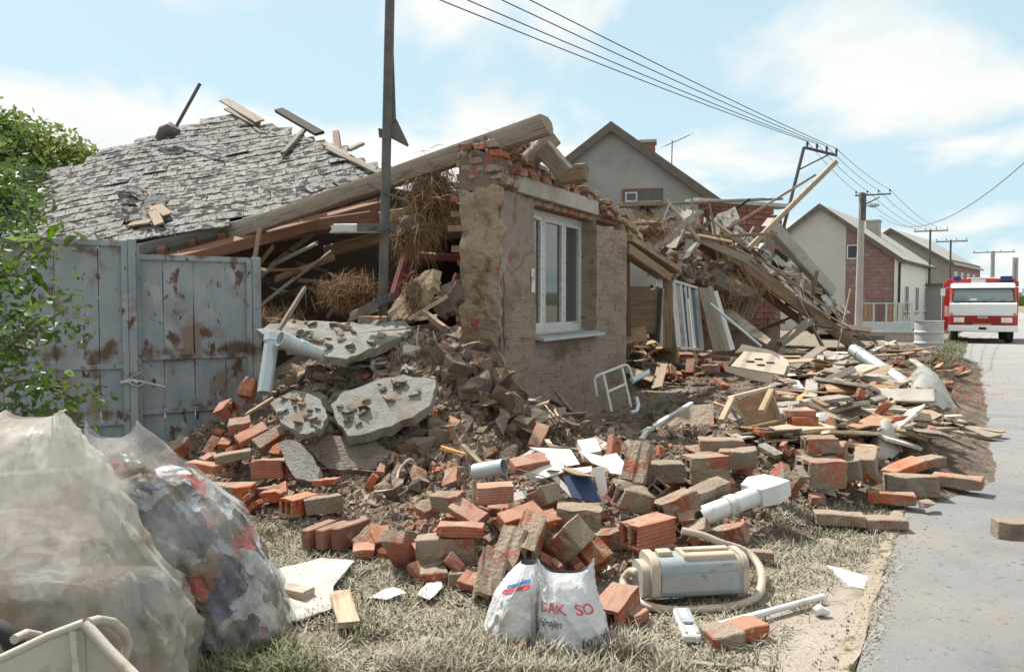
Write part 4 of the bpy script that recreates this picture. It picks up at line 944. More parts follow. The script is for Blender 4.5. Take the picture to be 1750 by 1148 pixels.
def rsag(x, y): return .10 * noise.noise(V((x * .5, y * .55, 3))) + .022 * noise.noise(V((x * 1.4, y * 1.4, 8)))
TW, TE, TL = .33, .235, .31
R = random.Random(31)
tmesh = []
for k in range(6):
    w2 = TW - .004; n = 4
    vs = []
    for lay in (0, -.012):
        for (a, b) in ((-w2 / 2, -TL / 2), (-w2 / 4, -TL / 2 + R.uniform(-.008, .008)), (w2 / 4, -TL / 2 + R.uniform(-.008, .008)), (w2 / 2, -TL / 2), (w2 / 2, TL / 2), (-w2 / 2, TL / 2)):
            vs.append((a + R.uniform(-.004, .004), b + R.uniform(-.004, .004), lay + R.uniform(-.002, .002)))
    me = mesh('tile', vs, [(0, 1, 2, 3, 4, 5), (6, 7, 8, 9, 10, 11)] + [(i, (i + 1) % 6, 6 + (i + 1) % 6, 6 + i) for i in range(6)], 'roof_tile')
    tmesh.append(me)
xs = [p.x for p in rp2]; ys = [p.y for p in rp2]
hole = [(222, 385), (226, 350), (250, 332), (285, 350), (296, 378), (262, 398), (235, 402)]
nt = 0
y = min(ys); row = 0
while y < max(ys):
    x = min(xs) - (TW / 2 if row % 2 else 0)
    while x < max(xs):
        if inside((x, y), rp2):
            pp = pixel(RMX @ V((x, y, 0)))
            inh = inside(pp, hole) or (366 < pp[0] < 378 and 250 < pp[1] < 258)
            if not inh:
                e = .03
                dzx = (rsag(x + e, y) - rsag(x - e, y)) / (2 * e); dzy = (rsag(x, y + e) - rsag(x, y - e)) / (2 * e)
                lift = R.random() < .035
                m = Matrix.Translation((x + R.uniform(-.006, .006), y, rsag(x, y) + R.uniform(0, .002) + (.015 if lift else 0))) @ Euler((dzy - .035 - (R.uniform(.0, .1) if lift else 0), -dzx, R.uniform(-.008, .008) * (6 if lift else 1))).to_matrix().to_4x4()
                obj('tile', R.choice(tmesh), roof, m); nt += 1
        x += TW
    y += TE; row += 1
# boarding below the tiles follows the same sag
nx_, ny_ = 40, 30; vs = []; fs = []; idx2 = {}
for j in range(ny_ + 1):
    for i in range(nx_ + 1):
        x = min(xs) + (max(xs) - min(xs)) * i / nx_; y = min(ys) + (max(ys) - min(ys)) * j / ny_
        pp = pixel(RMX @ V((x, y, 0)))
        if inside((x, y), rp2) and not inside(pp, hole): idx2[i, j] = len(vs); vs.append((x, y, rsag(x, y) - .075))
for (i, j) in list(idx2):
    q = [(i, j), (i + 1, j), (i + 1, j + 1), (i, j + 1)]
    if all(k in idx2 for k in q): fs.append(tuple(idx2[k] for k in q))
n0 = len(vs); vs += [(v[0], v[1], v[2] - .022) for v in vs]; fs += [tuple(k + n0 for k in f) for f in fs]
obj('boarding', mesh('boarding', vs, fs, 'wood_red'), roof)
def rp_at(px, py, off=0.0):
    p = RI @ on_plane(px, py, RA, rn); return V((p.x, p.y, rsag(p.x, p.y) + off))
def rtimber(name, a, b, w, t, mat, **k):
    m = timber_mesh((b - a).length, w, t, 8, .003, .01, mat=mat, name=name)
    return obj(name, m, roof, frame((a + b) / 2, b - a, None))
rtimber('fascia_board', rp_at(222, 421, -.09), rp_at(420, 371, -.09), .03, .14, 'fascia'); rtimber('fascia_board', rp_at(415, 373, -.07), rp_at(606, 323, -.06), .03, .14, 'fascia')
rtimber('wall_plate', rp_at(250, 431, -.22), rp_at(650, 325, -.2), .16, .15, 'wood_red')
for k in range(7):
    px = 270 + k * 52; a = rp_at(px, 412 - (px - 250) * .27 + 10, -.16); b = a + V((.1, 2.9, 0)); rtimber('rafter', a, b, .10, .13, 'wood_red')
for k in range(4):
    a = rp_at(240, 418 - k * 9, -.085) ; b = rp_at(600, 326 - k * 9, -.085)
# ridge boards, broken tiles and lath ends
for (p, q, w_, t_, mt, off) in (((386, 184), (446, 214), .16, .03, 'wood_grey', .10), ((392, 195), (440, 214), .14, .03, 'wood_grey', .05), ((478, 194), (548, 236), .15, .05, 'wood_dark', .08), ((556, 252), (640, 298), .10, .04, 'wood_grey', .04),
        ((600, 272), (622, 260), .08, .04, 'wood_grey', .10), ((486, 270), (522, 224), .07, .05, 'wood_grey', .06), ((560, 262), (650, 304), .07, .03, 'wood_grey', .05)):
    rtimber('ridge_board', rp_at(*p, off), rp_at(*q, off), w_, t_, mt)
for (px, py, yaw, tilt) in ((232, 352, 20, 35), (247, 345, 60, 50), (268, 360, -20, 30), (240, 378, 15, 25), (258, 385, -30, 15), (283, 372, 10, 12), (425, 210, 5, 10), (455, 218, 25, 12), (480, 224, -10, 8), (505, 240, 12, 10), (540, 318, 30, 14), (590, 308, 20, 10)):
    tilt *= .55; p = rp_at(px, py, .03 + .05 * (tilt > 12)); obj('broken_tile', R.choice(tmesh), roof, Matrix.Translation(p) @ Euler((radians(tilt), radians(tilt * .6), radians(yaw))).to_matrix().to_4x4())
for (p, q) in (((228, 345), (262, 372)), ((240, 332), (290, 378)), ((225, 392), (262, 390)), ((252, 340), (276, 395))): rtimber('split_board', rp_at(*p, .03), rp_at(*q, .06), .12, .025, 'wood_old')
# thin rod with a cowl standing on the ridge
rod = empty('vent_rod', at(300, 218, 12.6)); T(rod, 'thin dark rod slanting up from a cowl on the left roof ridge', 'rod')
ri = Matrix.Translation(rod.location).inverted()
MB().tube([ri @ at(296, 226, 12.6), ri @ at(342, 143, 12.5)], .026, 8).build('shaft', 'steel_dark', rod)
o = MB().tube([ri @ at(268, 238, 12.5), ri @ at(279, 226, 12.5), ri @ at(292, 222, 12.5), ri @ at(305, 226, 12.45)], [.04, .10, .12, .05], 10).build('cowl', 'steel_dark', rod); autosmooth(o)
# ================================================================ INSIDE THE RUIN: dark back rooms that close the view
def loc_empty(name, p, label, cat, group=None):
    o = empty(name, p); T(o, label, cat, group); return o, Matrix.Translation(V(p)).inverted()
bw = empty('back_wall', at(430, 560, 13.2).xy.to_3d()); T(bw, 'back wall with interior shade in its dark colour, inside the collapsed barn behind the mast', 'wall')
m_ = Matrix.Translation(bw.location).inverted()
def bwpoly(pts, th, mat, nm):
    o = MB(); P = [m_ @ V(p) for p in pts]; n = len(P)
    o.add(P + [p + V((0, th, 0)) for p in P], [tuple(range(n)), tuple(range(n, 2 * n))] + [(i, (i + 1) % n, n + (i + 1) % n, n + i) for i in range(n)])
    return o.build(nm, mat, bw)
bwpoly([(-9.0, 13.2, 0), (1.0, 13.2, 0), (1.0, 13.2, 2.6), (-1.3, 13.2, 3.3), (-4.2, 13.2, 3.9), (-9.0, 13.2, 3.1)], .3, 'wood_dark', 'wall_body')  # near-black colour carries the shade of the barn interior
# remains of the room behind the standing wall
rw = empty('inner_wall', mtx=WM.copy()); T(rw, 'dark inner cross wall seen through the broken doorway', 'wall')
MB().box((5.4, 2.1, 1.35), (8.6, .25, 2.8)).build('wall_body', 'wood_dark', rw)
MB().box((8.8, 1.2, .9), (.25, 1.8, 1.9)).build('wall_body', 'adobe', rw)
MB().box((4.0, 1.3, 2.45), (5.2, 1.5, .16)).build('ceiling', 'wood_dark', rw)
# sagging ceiling joists under the fallen roof
jr = [((300, 420, 11.5), (640, 372, 9.8)), ((420, 412, 12), (770, 355, 9.4)), ((440, 398, 11.5), (650, 350, 10.5)), ((560, 430, 12), (785, 372, 9.6))]
for k, (a, b) in enumerate(jr):
    timber('ceiling_joist', at(*a), at(*b), .14, .16, 'wood_red' if k % 2 == 0 else 'wood_old', ['red brown joist just under the long roof beam', 'brown joist running up to the wall corner under the straw', 'short red brown joist under the roof eave', 'lowest brown joist in the dark opening behind the straw'][k], 'beam', 'ceiling joists in the dark opening', splinter=.02)
timber('loose_board', at(425, 455, 9.0), at(455, 462, 9.0), .05, .03, 'wood_pale', 'short pale lath sticking out beside the gate top', 'board')
timber('loose_board', at(434, 452, 9.0), at(444, 392, 9.1), .05, .03, 'wood_old', 'thin upright lath hanging above the gate post', 'board')
for (a, b, r, lab) in (((672, 520, 9.2), (700, 425, 9.5), .075, 'thick maroon leg of a bedstead in the dark opening, nearest the mast'), ((692, 500, 9.4), (712, 440, 9.6), .045, 'thin maroon rod behind the thick maroon leg'), ((700, 436, 9.5), (786, 441, 9.3), .05, 'maroon rail reaching the broken wall edge'), ((768, 520, 9.0), (784, 470, 9.1), .06, 'maroon rod leaning against the broken wall edge')):
    T(MB().tube([at(*a), at(*b)], r, 10).build('maroon_rod', 'maroon'), lab, 'rod', 'maroon rods in the dark opening')

# straw
def straw(name, c, rx, ry, rz, n, L, droop, label, seed, mat='straw'):
    R = random.Random(seed); mb = MB(); c = V(c)
    core = []
    for _ in range(n):
        d = V((R.gauss(0, 1), R.gauss(0, 1), R.gauss(0, 1))).normalized() * min(1.5, abs(R.gauss(.55, .38)))
        p = V((d.x * rx, d.y * ry, d.z * rz)); l = L * R.uniform(.5, 1.2)
        q = V((R.gauss(0, .8), R.gauss(0, .7), R.gauss(0, .6) - droop * .55)).normalized() * l
        if droop < .5: q = (d.normalized().cross(V((R.gauss(0, 1), R.gauss(0, 1), R.gauss(0, 1)))).normalized() + d.normalized() * R.uniform(-.1, .35)) * l
        w = q.cross(V((R.uniform(-1, 1), R.uniform(-1, 1), R.uniform(-1, 1)))).normalized() * R.uniform(.0018, .0045)
        e = V((0, 0, -droop * l * .35)); k = len(mb.v)
        mb.v += [c + p - w, c + p + w, c + p + q * .5 + w + e * .3, c + p + q * .5 - w + e * .3, c + p + q + w * .4 + e, c + p + q - w * .4 + e]
        mb.f += [(k, k + 1, k + 2, k + 3), (k + 3, k + 2, k + 4, k + 5)]
    me = bpy.data.meshes.new(name); me.from_pydata([tuple(v) for v in mb.v], [], mb.f); me.materials.append(MAT[mat])
    o = empty(name, c); T(o, label, 'straw', 'straw clumps')
    s_ = obj('stalks', me, o, Matrix.Translation(-c)); s_['kind'] = 'stuff'
    cm = bpy.data.meshes.new('core'); bm = bmesh.new(); bmesh.ops.create_icosphere(bm, subdivisions=3, radius=1)
    for v in bm.verts:
        f = .72 + .25 * noise.noise(v.co * 2.2 + V((seed, 0, 0))); v.co = V((v.co.x * rx * f, v.co.y * ry * f, v.co.z * rz * f))
    bm.to_mesh(cm); bm.free(); cm.materials.append(MAT['clay']); obj('clump_core', cm, o)
    return o
straw('straw_clump', at(738, 328, 9.05), .27, .30, .32, 3200, .24, .9, 'big straw bundle hanging between the beam and the wall corner', 1)
straw('straw_clump', at(705, 392, 8.9), .28, .3, .24, 1500, .22, 1.1, 'lower frayed straw tuft hanging beside the mast clamp', 2)
straw('straw_clump', at(600, 497, 9.5), .36, .3, .17, 2000, .22, .3, 'round straw heap on the rubble in the dark opening left of the mast', 3)
straw('straw_clump', at(470, 548, 9.4), .35, .3, .07, 700, .22, .1, 'straw litter on the floor beside the gate post', 7)
straw('straw_clump', at(880, 262, 9.5), .30, .35, .2, 1500, .22, .2, 'straw tuft on the wall top between the beams', 5)
straw('straw_clump', at(1100, 392, 14.2), .55, .6, .22, 1500, .3, .2, 'straw fringe along the top of the collapsed brickwork over the doorway', 6)
straw('straw_clump', at(1235, 500, 16.3), .9, .6, .35, 1600, .4, .3, 'straw and dirt spilling under the fallen rafters', 9)

R = random.Random(61)
for k in range(22):
    px = R.uniform(440, 640); py = R.uniform(425, 525); Y = R.uniform(9.6, 11.4); a = R.uniform(-.5, .9); L_ = R.uniform(.25, .8) * .5; c = at(px, py, Y); dd = V((cos(a), R.uniform(-.5, .5), sin(a))) * L_
    o = timber('splintered_lath', c - dd, c + dd, R.choice([.04, .07, .12]), .03, R.choice(['wood_old', 'wood_red', 'wood_grey', 'wood_dark']), 'splintered lath in the dark opening', 'lath', 'splintered laths in the dark opening', splinter=.03, segs=3, roll=R.uniform(0, 90)); FILL.append((o, px, py, 'splintered lath'))
# ================================================================ RUSTY GATE
G0, G1, G2, GL = at(228, 600, 7.55), at(431, 600, 8.15), at(222, 600, 7.50), at(-90, 600, 7.0)
def gate_panel(name, a, b, z0, ztl, ztr, label, seams, rails, bowed):
    d = V((b.x - a.x, b.y - a.y, 0)); L = d.length
    t = empty(name, mtx=frame(V((a.x, a.y, 0)), d)); T(t, label, 'gate', 'rusty steel gate')
    zt = lambda x: ztl + (ztr - ztl) * x / L
    R = random.Random(4)
    ed = [0] + seams + [L]
    zr = [z0] + rails + [None]
    for j in range(len(zr) - 1):
        for i in range(len(ed) - 1):
            xa, xb = ed[i] + .003, ed[i + 1] - .003; nseg = 4; vs = []
            for k in range(nseg + 1):
                x = xa + (xb - xa) * k / nseg
                for q in range(6):
                    lo = zr[j] + .005; hi = (zr[j + 1] if zr[j + 1] else zt(x) - .02) - .005
                    z = lo + (hi - lo) * q / 5; y = bowed * .012 * noise.noise(V((x * 3, z * 2, i + j * 3))) + R.uniform(-.001, .001) + (.004 if i % 2 else 0)
                    vs.append((x, y, z))
            n = len(vs); fs = [(k * 6 + q, k * 6 + q + 1, (k + 1) * 6 + q + 1, (k + 1) * 6 + q) for k in range(nseg) for q in range(5)]
            vs += [(v[0], v[1] + .003, v[2]) for v in vs]; fs += [tuple(k + n for k in f) for f in fs]
            obj('sheet_panel', mesh('sheet_panel', vs, fs, 'gate_paint', True), t)
    for zz in rails: MB().box((L / 2, -.012, zz), (L - .1, .03, .045)).build('rail', 'gate_paint', t, bevel=.004)
    MB().add([(0, -.03, ztl - .05), (L, -.03, ztr - .05), (L, .03, ztr - .05), (0, .03, ztl - .05), (0, -.03, ztl), (L, -.03, ztr), (L, .03, ztr), (0, .03, ztl)], [(0, 1, 2, 3), (4, 5, 6, 7), (0, 1, 5, 4), (1, 2, 6, 5), (2, 3, 7, 6), (3, 0, 4, 7)]).build('top_rail', 'gate_paint', t)
    for x in (.03, L - .03): MB().box((x, -.014, (z0 + zt(x)) / 2), (.055, .05, zt(x) - z0 - .1)).build('stile', 'gate_paint', t, bevel=.004)
    return t, L
zl = at(225, 412, 7.5).z
g1, L1 = gate_panel('steel_gate', GL, G2, .02, at(-90, 401, 7.0).z, zl, 'fixed left wing of the rusty grey blue steel gate behind the leafy branches', [.42, .84, 1.2, 1.55], [.42, .95], .6)
yw = empty('yard_wall', mtx=frame(V((GL.x - 5.0, GL.y - .75, 0)), V((4.93, .74, 0)))); T(yw, 'rendered yard wall continuing left from the rusty gate', 'wall')
MB().box((2.47, 0, .98), (4.94, .22, 1.96)).build('wall_body', 'house_pale', yw); MB().box((2.47, 0, 2.0), (4.98, .32, .08)).build('coping', 'concrete', yw)
MB().box((L1 + .035, 0, zl / 2), (.07, .09, zl + .04)).build('post', 'gate_paint', g1, bevel=.006)
g2, L2 = gate_panel('steel_gate', G0, G1, .05, at(235, 434, 7.55).z, at(425, 440, 8.1).z, 'buckled right wing of the rusty grey blue steel gate ending at the rubble', [.27, .55, .85], [.50, 1.02], 2.6)
MB().box((L2 + .045, .0, .98), (.085, .10, 2.06)).build('post', 'gate_paint', g2, bevel=.006)
MB().tube([(-.12, -.06, .80), (-.02, -.09, .82), (.02, -.10, .80)], .02, 8).tube([(.0, -.09, .82), (.26, -.10, .74)], .012, 6).build('latch', 'zinc', g2)
MB().tube([(-.08, -.08, .82), (.05, -.12, .90), (.10, -.10, .80), (.02, -.11, .76), (-.06, -.1, .80)], .006, 5).build('tie_wire', 'zinc', g2)

# ================================================================ BEHIND THE DOORWAY
def boxthing(name, p, size, rot, mat, label, cat, group=None, bevel=.006):
    o = MB().box((0, 0, 0), size).build(name, mat, None, rotm(*rot, p), bevel=bevel); return T(o, label, cat, group)
cab = empty('wardrobe', mtx=rotm(0, 0, 0, at(1092, 535, 14.0))); T(cab, 'tipped brown wardrobe leaning inside the broken doorway', 'wardrobe')
cab.matrix_basis = rotm(8, 0, 12, at(1088, 530, 14.0))
MB().box((0, 0, .0), (.62, .45, .78)).build('carcass', 'wood_old', cab, bevel=.008)
MB().box((-.02, -.24, .0), (.56, .02, .70)).build('door', 'wood_old', cab); MB().box((.33, -.05, -.05), (.025, .6, .95)).build('side_panel', 'board_grey', cab)
slab('cabinet_panel', [(1070, 562), (1104, 557), (1106, 582), (1070, 588)], (1088, 575, 13.3), (-.1, -1, .4), .03, 'panel_brown', 'red brown board lying below the tipped wardrobe', 'board', rough=.003)
wf = empty('window_frame', at(1175, 540, 14.6)); T(wf, 'white window frame leaning against the collapsed doorway', 'window')
wi = Matrix.Translation(wf.location).inverted()
def wbar(a, b, w, nm='frame_bar', mat='wood_white', par=wf, inv=wi, t=.05):
    o = timber(nm, at(*a), at(*b), w, t, mat, splinter=0, jit=.001); o.parent = par; o.matrix_basis = inv @ o.matrix_basis; return o
c00, c10, c01, c11 = (1149, 480, 14.7), (1189, 492, 15.1), (1160, 594, 14.3), (1199, 597, 14.7)
lerp3 = lambda a, b, s: tuple(a[i] + (b[i] - a[i]) * s for i in range(3))
wbar(c00, c10, .10); wbar(c00, c01, .09); wbar(c10, c11, .09); wbar(c01, c11, .09)
for s in (.33, .52, .70): wbar(lerp3(c00, c10, s), lerp3(c01, c11, s), .05, 'glazing_bar')
for (s0, s1) in ((.06, .3), (.36, .5), (.73, .94)):
    P = [lerp3(c00, c10, s0), lerp3(c00, c10, s1), lerp3(c01, c11, s1), lerp3(c01, c11, s0)]
    Q = [wi @ at(*p) for p in P]; MB().add(Q + [q + V((0, .01, 0)) for q in Q], [(0, 1, 2, 3), (4, 5, 6, 7), (0, 1, 5, 4), (1, 2, 6, 5), (2, 3, 7, 6), (3, 0, 4, 7)]).build('pane', 'far_glass' if s0 > .3 else 'board_grey', wf)
for k, (a, b, w, mt, lab) in enumerate((((1202, 492, 14.9), (1228, 600, 14.5), .26, 'wood_grey', 'wide grey board leaning right of the white window frame'), ((1213, 490, 15.2), (1243, 600, 14.7), .12, 'wood_grey', 'narrow grey board leaning behind the blue rod'),
        ((1140, 478, 14.6), (1142, 594, 14.4), .20, 'wood_old', 'brown board standing left of the white window frame'), ((1222, 498, 15.6), (1252, 598, 15.0), .10, 'wood_white', 'whitish board leaning farthest right of the window frame'))):
    timber('leaning_board', at(*a), at(*b), w, .03, mt, lab, 'board', 'boards leaning at the doorway')
T(MB().tube([at(1214, 519, 14.6), at(1258, 556, 14.4), at(1301, 592, 14.2)], .022, 8).build('blue_rod', 'pale_blue_metal'), 'light blue rod slanting down in front of the leaning boards', 'rod')
sh = empty('slatted_shutter', at(1270, 515, 16.5)); T(sh, 'grey slatted shutter tilted under the fallen rafters', 'shutter'); si = Matrix.Translation(sh.location).inverted()
for k in range(6): wbar(lerp3((1262, 486, 16.5), (1302, 493, 16.9), k / 5), lerp3((1248, 540, 16.1), (1281, 547, 16.5), k / 5), .085 if k else .05, 'slat', 'wood_grey', sh, si, .02)
for s in (.08, .92): wbar(lerp3((1262, 486, 16.55), (1248, 540, 16.15), s), lerp3((1302, 493, 16.95), (1281, 547, 16.55), s), .05, 'cross_bar', 'wood_old', sh, si, .03)
slab('cupboard_door', [(1262, 484), (1244, 480), (1226, 532), (1247, 541)], (1245, 510, 16.7), (-.6, -1, .3), .03, 'wood_dark', 'dark door panel beside the slatted shutter', 'board', rough=.004)
slab('pale_door', [(1232, 526), (1250, 528), (1318, 580), (1310, 588), (1240, 548)], (1275, 555, 15.6), (-.35, -.6, .75), .04, 'board_pale', 'pale door lying slanted below the slatted shutter', 'door', rough=.004)

# ================================================================ FALLEN ROOF OVER THE RIGHT PART
fr = empty('fallen_roof', at(1320, 560, 17.5).xy.to_3d()); T(fr, 'fallen slope of tiled roof propped on brown rafters at the right end of the ruin', 'roof'); fi = Matrix.Translation(fr.location).inverted()
def ft(nm, a, b, w, t, mat, roll=0):
    o = timber(nm, at(*a), at(*b), w, t, mat, splinter=.02, roll=roll); o.parent = fr; o.matrix_basis = fi @ o.matrix_basis; return o
ft('rafter', (1180, 390, 16.6), (1462, 596, 16.9), .10, .14, 'wood_old'); ft('rafter', (1194, 418, 17.4), (1392, 566, 17.4), .12, .16, 'wood_red')
ft('rafter', (1215, 400, 18.2), (1440, 560, 18.6), .10, .14, 'wood_red'); ft('barge_board', (1190, 386, 16.4), (1476, 592, 16.5), .03, .10, 'wood_old')
ft('prop', (1332, 588, 15.8), (1384, 548, 16.2), .16, .12, 'wood_grey'); ft('lath', (1230, 392, 16.9), (1500, 588, 17.1), .05, .04, 'wood_pale'); ft('lath', (1400, 562, 16.6), (1488, 570, 16.8), .06, .04, 'wood_pale')
fp = at(1190, 392, 17.0); fq = at(1460, 592, 17.2); fu = (fq - fp).normalized(); fback = V((.55, 1.9, 0.98)); fn = fu.cross(fback).normalized(); fn = fn if fn.z > 0 else -fn
fv = fn.cross(fu).normalized(); fv = fv if fv.y > 0 else -fv
R = random.Random(77); LL = (fq - fp).length
# boarding under the tiles
bd = MB(); P = [fp - fn * .03, fq - fn * .03, fq + fv * 1.65 - fn * .03, fp + fu * LL * .12 + fv * 1.65 - fn * .03]; P = [fi @ p for p in P]
bd.add(P + [p - fn * .03 for p in P], [(0, 1, 2, 3), (4, 5, 6, 7), (0, 1, 5, 4), (1, 2, 6, 5), (2, 3, 7, 6), (3, 0, 4, 7)]).build('boarding', 'wood_dark', fr)
ftile = []
for k in range(5):
    P = [(-.19, -.14), (.0, -.15 + R.uniform(-.02, .02)), (.19, -.14), (.19, .14), (-.19, .14)]; m = MB(); m.prism(P, -.006, .006); ftile.append(mesh('tile', m.v, m.f, 'roof_tile_far'))
BM = Matrix((fu, fv, fn)).transposed().to_4x4()
for i in range(int(LL / .27) + 1):
    for j in range(6):
        a = i * .27; b = j * .31 + .1 + R.uniform(-.03, .03)
        if a < LL * .14 * (b / 1.65) or R.random() < .13: continue
        br_ = R.random() < .3
        p = fi @ (fp + fu * a + fv * b + fn * (.03 + (R.uniform(0, .10) if br_ else 0)))
        obj('tile', R.choice(ftile), fr, Matrix.Translation(p) @ BM @ Euler((R.gauss(0, .12 if br_ else .02), R.gauss(0, .12 if br_ else .02) + .04, pi / 2 + R.gauss(0, .25 if br_ else .04))).to_matrix().to_4x4())
# brick wall stub behind
bs_ = empty('brick_wall_stub', at(1268, 480, 20.5).xy.to_3d()); T(bs_, 'torn red brick wall stub standing behind the fallen roof slope', 'wall'); bi = Matrix.Translation(bs_.location).inverted()
q0, q1 = at(1195, 480, 19.8), at(1338, 480, 21); d_ = V((q1.x - q0.x, q1.y - q0.y, 0)); Lb = d_.length; dm = frame(V((q0.x, q0.y, 0)), d_)
mw = mesh('brick', MB().box((0, 0, 0), (.28, .12, .135)).v, MB().box((0, 0, 0), (1, 1, 1)).f, 'brick_dark')
ztop = at(1268, 352, 20.4).z
o = MB().box((Lb / 2, .10, ztop / 2 - .1), (Lb - .1, .16, ztop - .3)).build('mortar_bed', 'mortar', bs_); o.matrix_basis = bi @ dm
j = 0; z = .9
while z < ztop:
    x = .14 + (.15 if j % 2 else 0)
    lim = Lb - max(0, (z - ztop + .5)) * .6 - (.4 if z < 2.0 and j % 3 == 0 else .0) + R.uniform(-.15, .1)
    while x < lim:
        b_ = obj('brick', mw, bs_, bi @ dm @ Matrix.Translation((x, R.uniform(-.012, .012), z))); x += .295
    z += .150; j += 1
tw = MB().box((Lb / 2 - .1, .02, ztop + .05), (Lb + .3, .5, .09)).build('coping', 'concrete', bs_); tw.matrix_basis = bi @ dm
# speckled roof sheet with boards behind the doorway, flat roof edge boards
slab('speckled_roof_sheet', [(1078, 352), (1186, 354), (1168, 428), (1120, 424)], (1130, 390, 18), (-.1, -.9, .55), .05, 'roof_tile', 'speckled dark roof sheet hanging behind the broken brickwork', 'roof sheet', rough=.01)
for k, (a, b, w, mt, lab) in enumerate((((1058, 352, 18.0), (1335, 340, 19.2), .14, 'wood_grey', 'long weathered board forming the flat roof edge below the grey house window'), ((1062, 348, 18.4), (1130, 346, 18.3), .22, 'wood_old', 'short thick board on the flat roof edge nearest the window'),
        ((1185, 345, 18.9), (1305, 340, 19.4), .10, 'board_grey', 'second pale board on the flat roof edge'), ((1180, 360, 16.9), (1150, 424, 16.4), .17, 'board_grey', 'rightmost of three pale boards leaning behind the brickwork'),
        ((1186, 362, 17.0), (1163, 424, 16.5), .10, 'board_pale', 'middle of three pale boards leaning behind the brickwork'), ((1170, 362, 17.1), (1140, 424, 16.5), .12, 'wood_grey', 'leftmost of three boards leaning behind the brickwork'),
        ((1278, 426, 16.8), (1429, 276, 17.0), .11, 'wood_pale', 'long brown pole slanting up to the sky under the leaning mast'), ((1246, 390, 17.6), (1392, 300, 17.4), .15, 'wood_grey', 'grey plank slanting up to meet the long brown pole'),
        ((1138, 342, 16.0), (1195, 410, 15.6), .06, 'wood_pale', 'thin pale lath slanting down behind the brickwork'), ((1115, 430, 16.2), (1200, 432, 15.8), .08, 'wood_pale', 'pale lath lying flat above the broken brickwork'), ((1237, 372, 17.6), (1282, 340, 17.5), .06, 'wood_dark', 'dark plank end poking out before the red brick stub'))):
    timber('loose_plank', at(*a), at(*b), w, .05 if k not in (6,) else .10, mt, lab, 'plank', 'planks over the collapsed part', splinter=.03)
timber('concrete_lintel', at(1312, 380, 18.2), at(1420, 500, 18.6), .30, .26, 'concrete', 'grey concrete lintel slanting down from the brick stub to the debris', 'lintel', splinter=.03, jit=.008)
timber('loose_plank', at(1316, 400, 19.2), at(1312, 466, 19.0), .24, .05, 'wood_grey', 'grey plank standing against the end of the red brick stub', 'plank')
slab('dark_sheet', [(1325, 425), (1347, 440), (1340, 470), (1322, 466)], (1332, 450, 19), (.2, -1, .2), .03, 'wood_dark', 'dark red sheet standing under the concrete lintel', 'board', rough=.005)
slab('tile_fan', [(1206, 392), (1226, 366), (1258, 352), (1262, 374), (1240, 392), (1214, 408)], (1230, 380, 17.4), (-.3, -.8, .6), .04, 'roof_tile_far', 'fan of broken grey roof tiles stuck upright before the brick stub', 'tiles', rough=.03)
R = random.Random(5)
nmx = 0
for k in range(100):
    px = R.uniform(1130, 1262); py = 432 + (px - 1130) * .22 + R.uniform(-6, 36); Y = 14.4 + (px - 1130) / 130 * 2.4
    s = R.uniform(.7, 1.7)
    o = obj('adobe_lump', R.choice(CH[:5]), None, rotm(R.uniform(0, 360), R.uniform(0, 360), R.uniform(0, 360), at(px, py, Y)) @ Matrix.Scale(s, 4)); o.data.materials[0]
    T(o, 'crumbled adobe lump', 'adobe', 'adobe lumps above the window frame'); FILL.append((o, px, py, 'adobe lump'))
hm = MB()
slab('adobe_bank', [(1132, 452), (1160, 440), (1215, 452), (1256, 474), (1250, 500), (1225, 488), (1150, 476)], (1195, 465, 16.0), (.15, -.7, .6), .35, 'clay', 'crumbling adobe bank above the white leaning window frame', 'adobe', rough=.05, sub=4)
# tangle of splintered rafters and laths over the collapse
for k in range(34):
    s = R.random(); px = 1190 + 255 * s + R.uniform(-25, 45); py = 398 + 185 * s + R.uniform(-34, 26); Y = R.uniform(16.2, 18.0); L_ = R.uniform(.6, 1.9) * .5
    c = at(px, py, Y); a = -.62 + R.gauss(0, .8); dd = V((cos(a), R.uniform(-.5, .5), sin(a))).normalized() * L_
    if (c - dd).z < .35 or (c + dd).z < .35: dd.z *= .2
    o = timber('splintered_lath', c - dd, c + dd, R.choice([.04, .06, .09, .13]), R.choice([.02, .03, .05]), R.choice(['wood_grey', 'wood_old', 'wood_pale', 'wood_grey', 'wood_dark']), 'splintered lath in the tangle over the fallen roof slope', 'lath', 'splintered laths over the fallen roof', splinter=.04, segs=4, roll=R.uniform(0, 90))
    FILL.append((o, px, py, 'splintered lath'))
for k in range(16):
    px = R.uniform(1100, 1200); py = R.uniform(372, 440); Y = R.uniform(15.4, 17.0); L_ = R.uniform(.3, 1.0) * .5; a = R.uniform(.3, 2.4); c = at(px, py, Y); dd = V((cos(a), R.uniform(-.5, .5), sin(a))).normalized() * L_
    o = timber('splintered_lath', c - dd, c + dd, R.choice([.04, .06, .10]), .025, R.choice(['wood_grey', 'wood_old', 'board_grey', 'wood_dark']), 'splintered lath behind the straw fringe over the doorway', 'lath', 'splintered laths over the doorway', splinter=.04, segs=4, roll=R.uniform(0, 90))
    FILL.append((o, px, py, 'splintered lath'))
# loose boards and tiles tumbling among the fallen roof
for k in range(26):
    px = R.uniform(1225, 1300); py = R.uniform(390, 455); Y = R.uniform(16.8, 17.8); L_ = R.uniform(.2, .6); a = R.uniform(0, 6.28)
    c = at(px, py, Y); dd = V((cos(a), R.uniform(-.4, .4), sin(a))) * L_ / 2
    o = timber('roof_scrap', c - dd, c + dd, R.uniform(.08, .22), .02, R.choice(['board_grey', 'board_pale', 'wood_old', 'wood_grey']), 'splintered roof scrap tumbling between the brick stub and the fallen rafters', 'scrap', 'roof scraps by the brick stub', segs=2)
    FILL.append((o, px, py, 'roof scrap'))
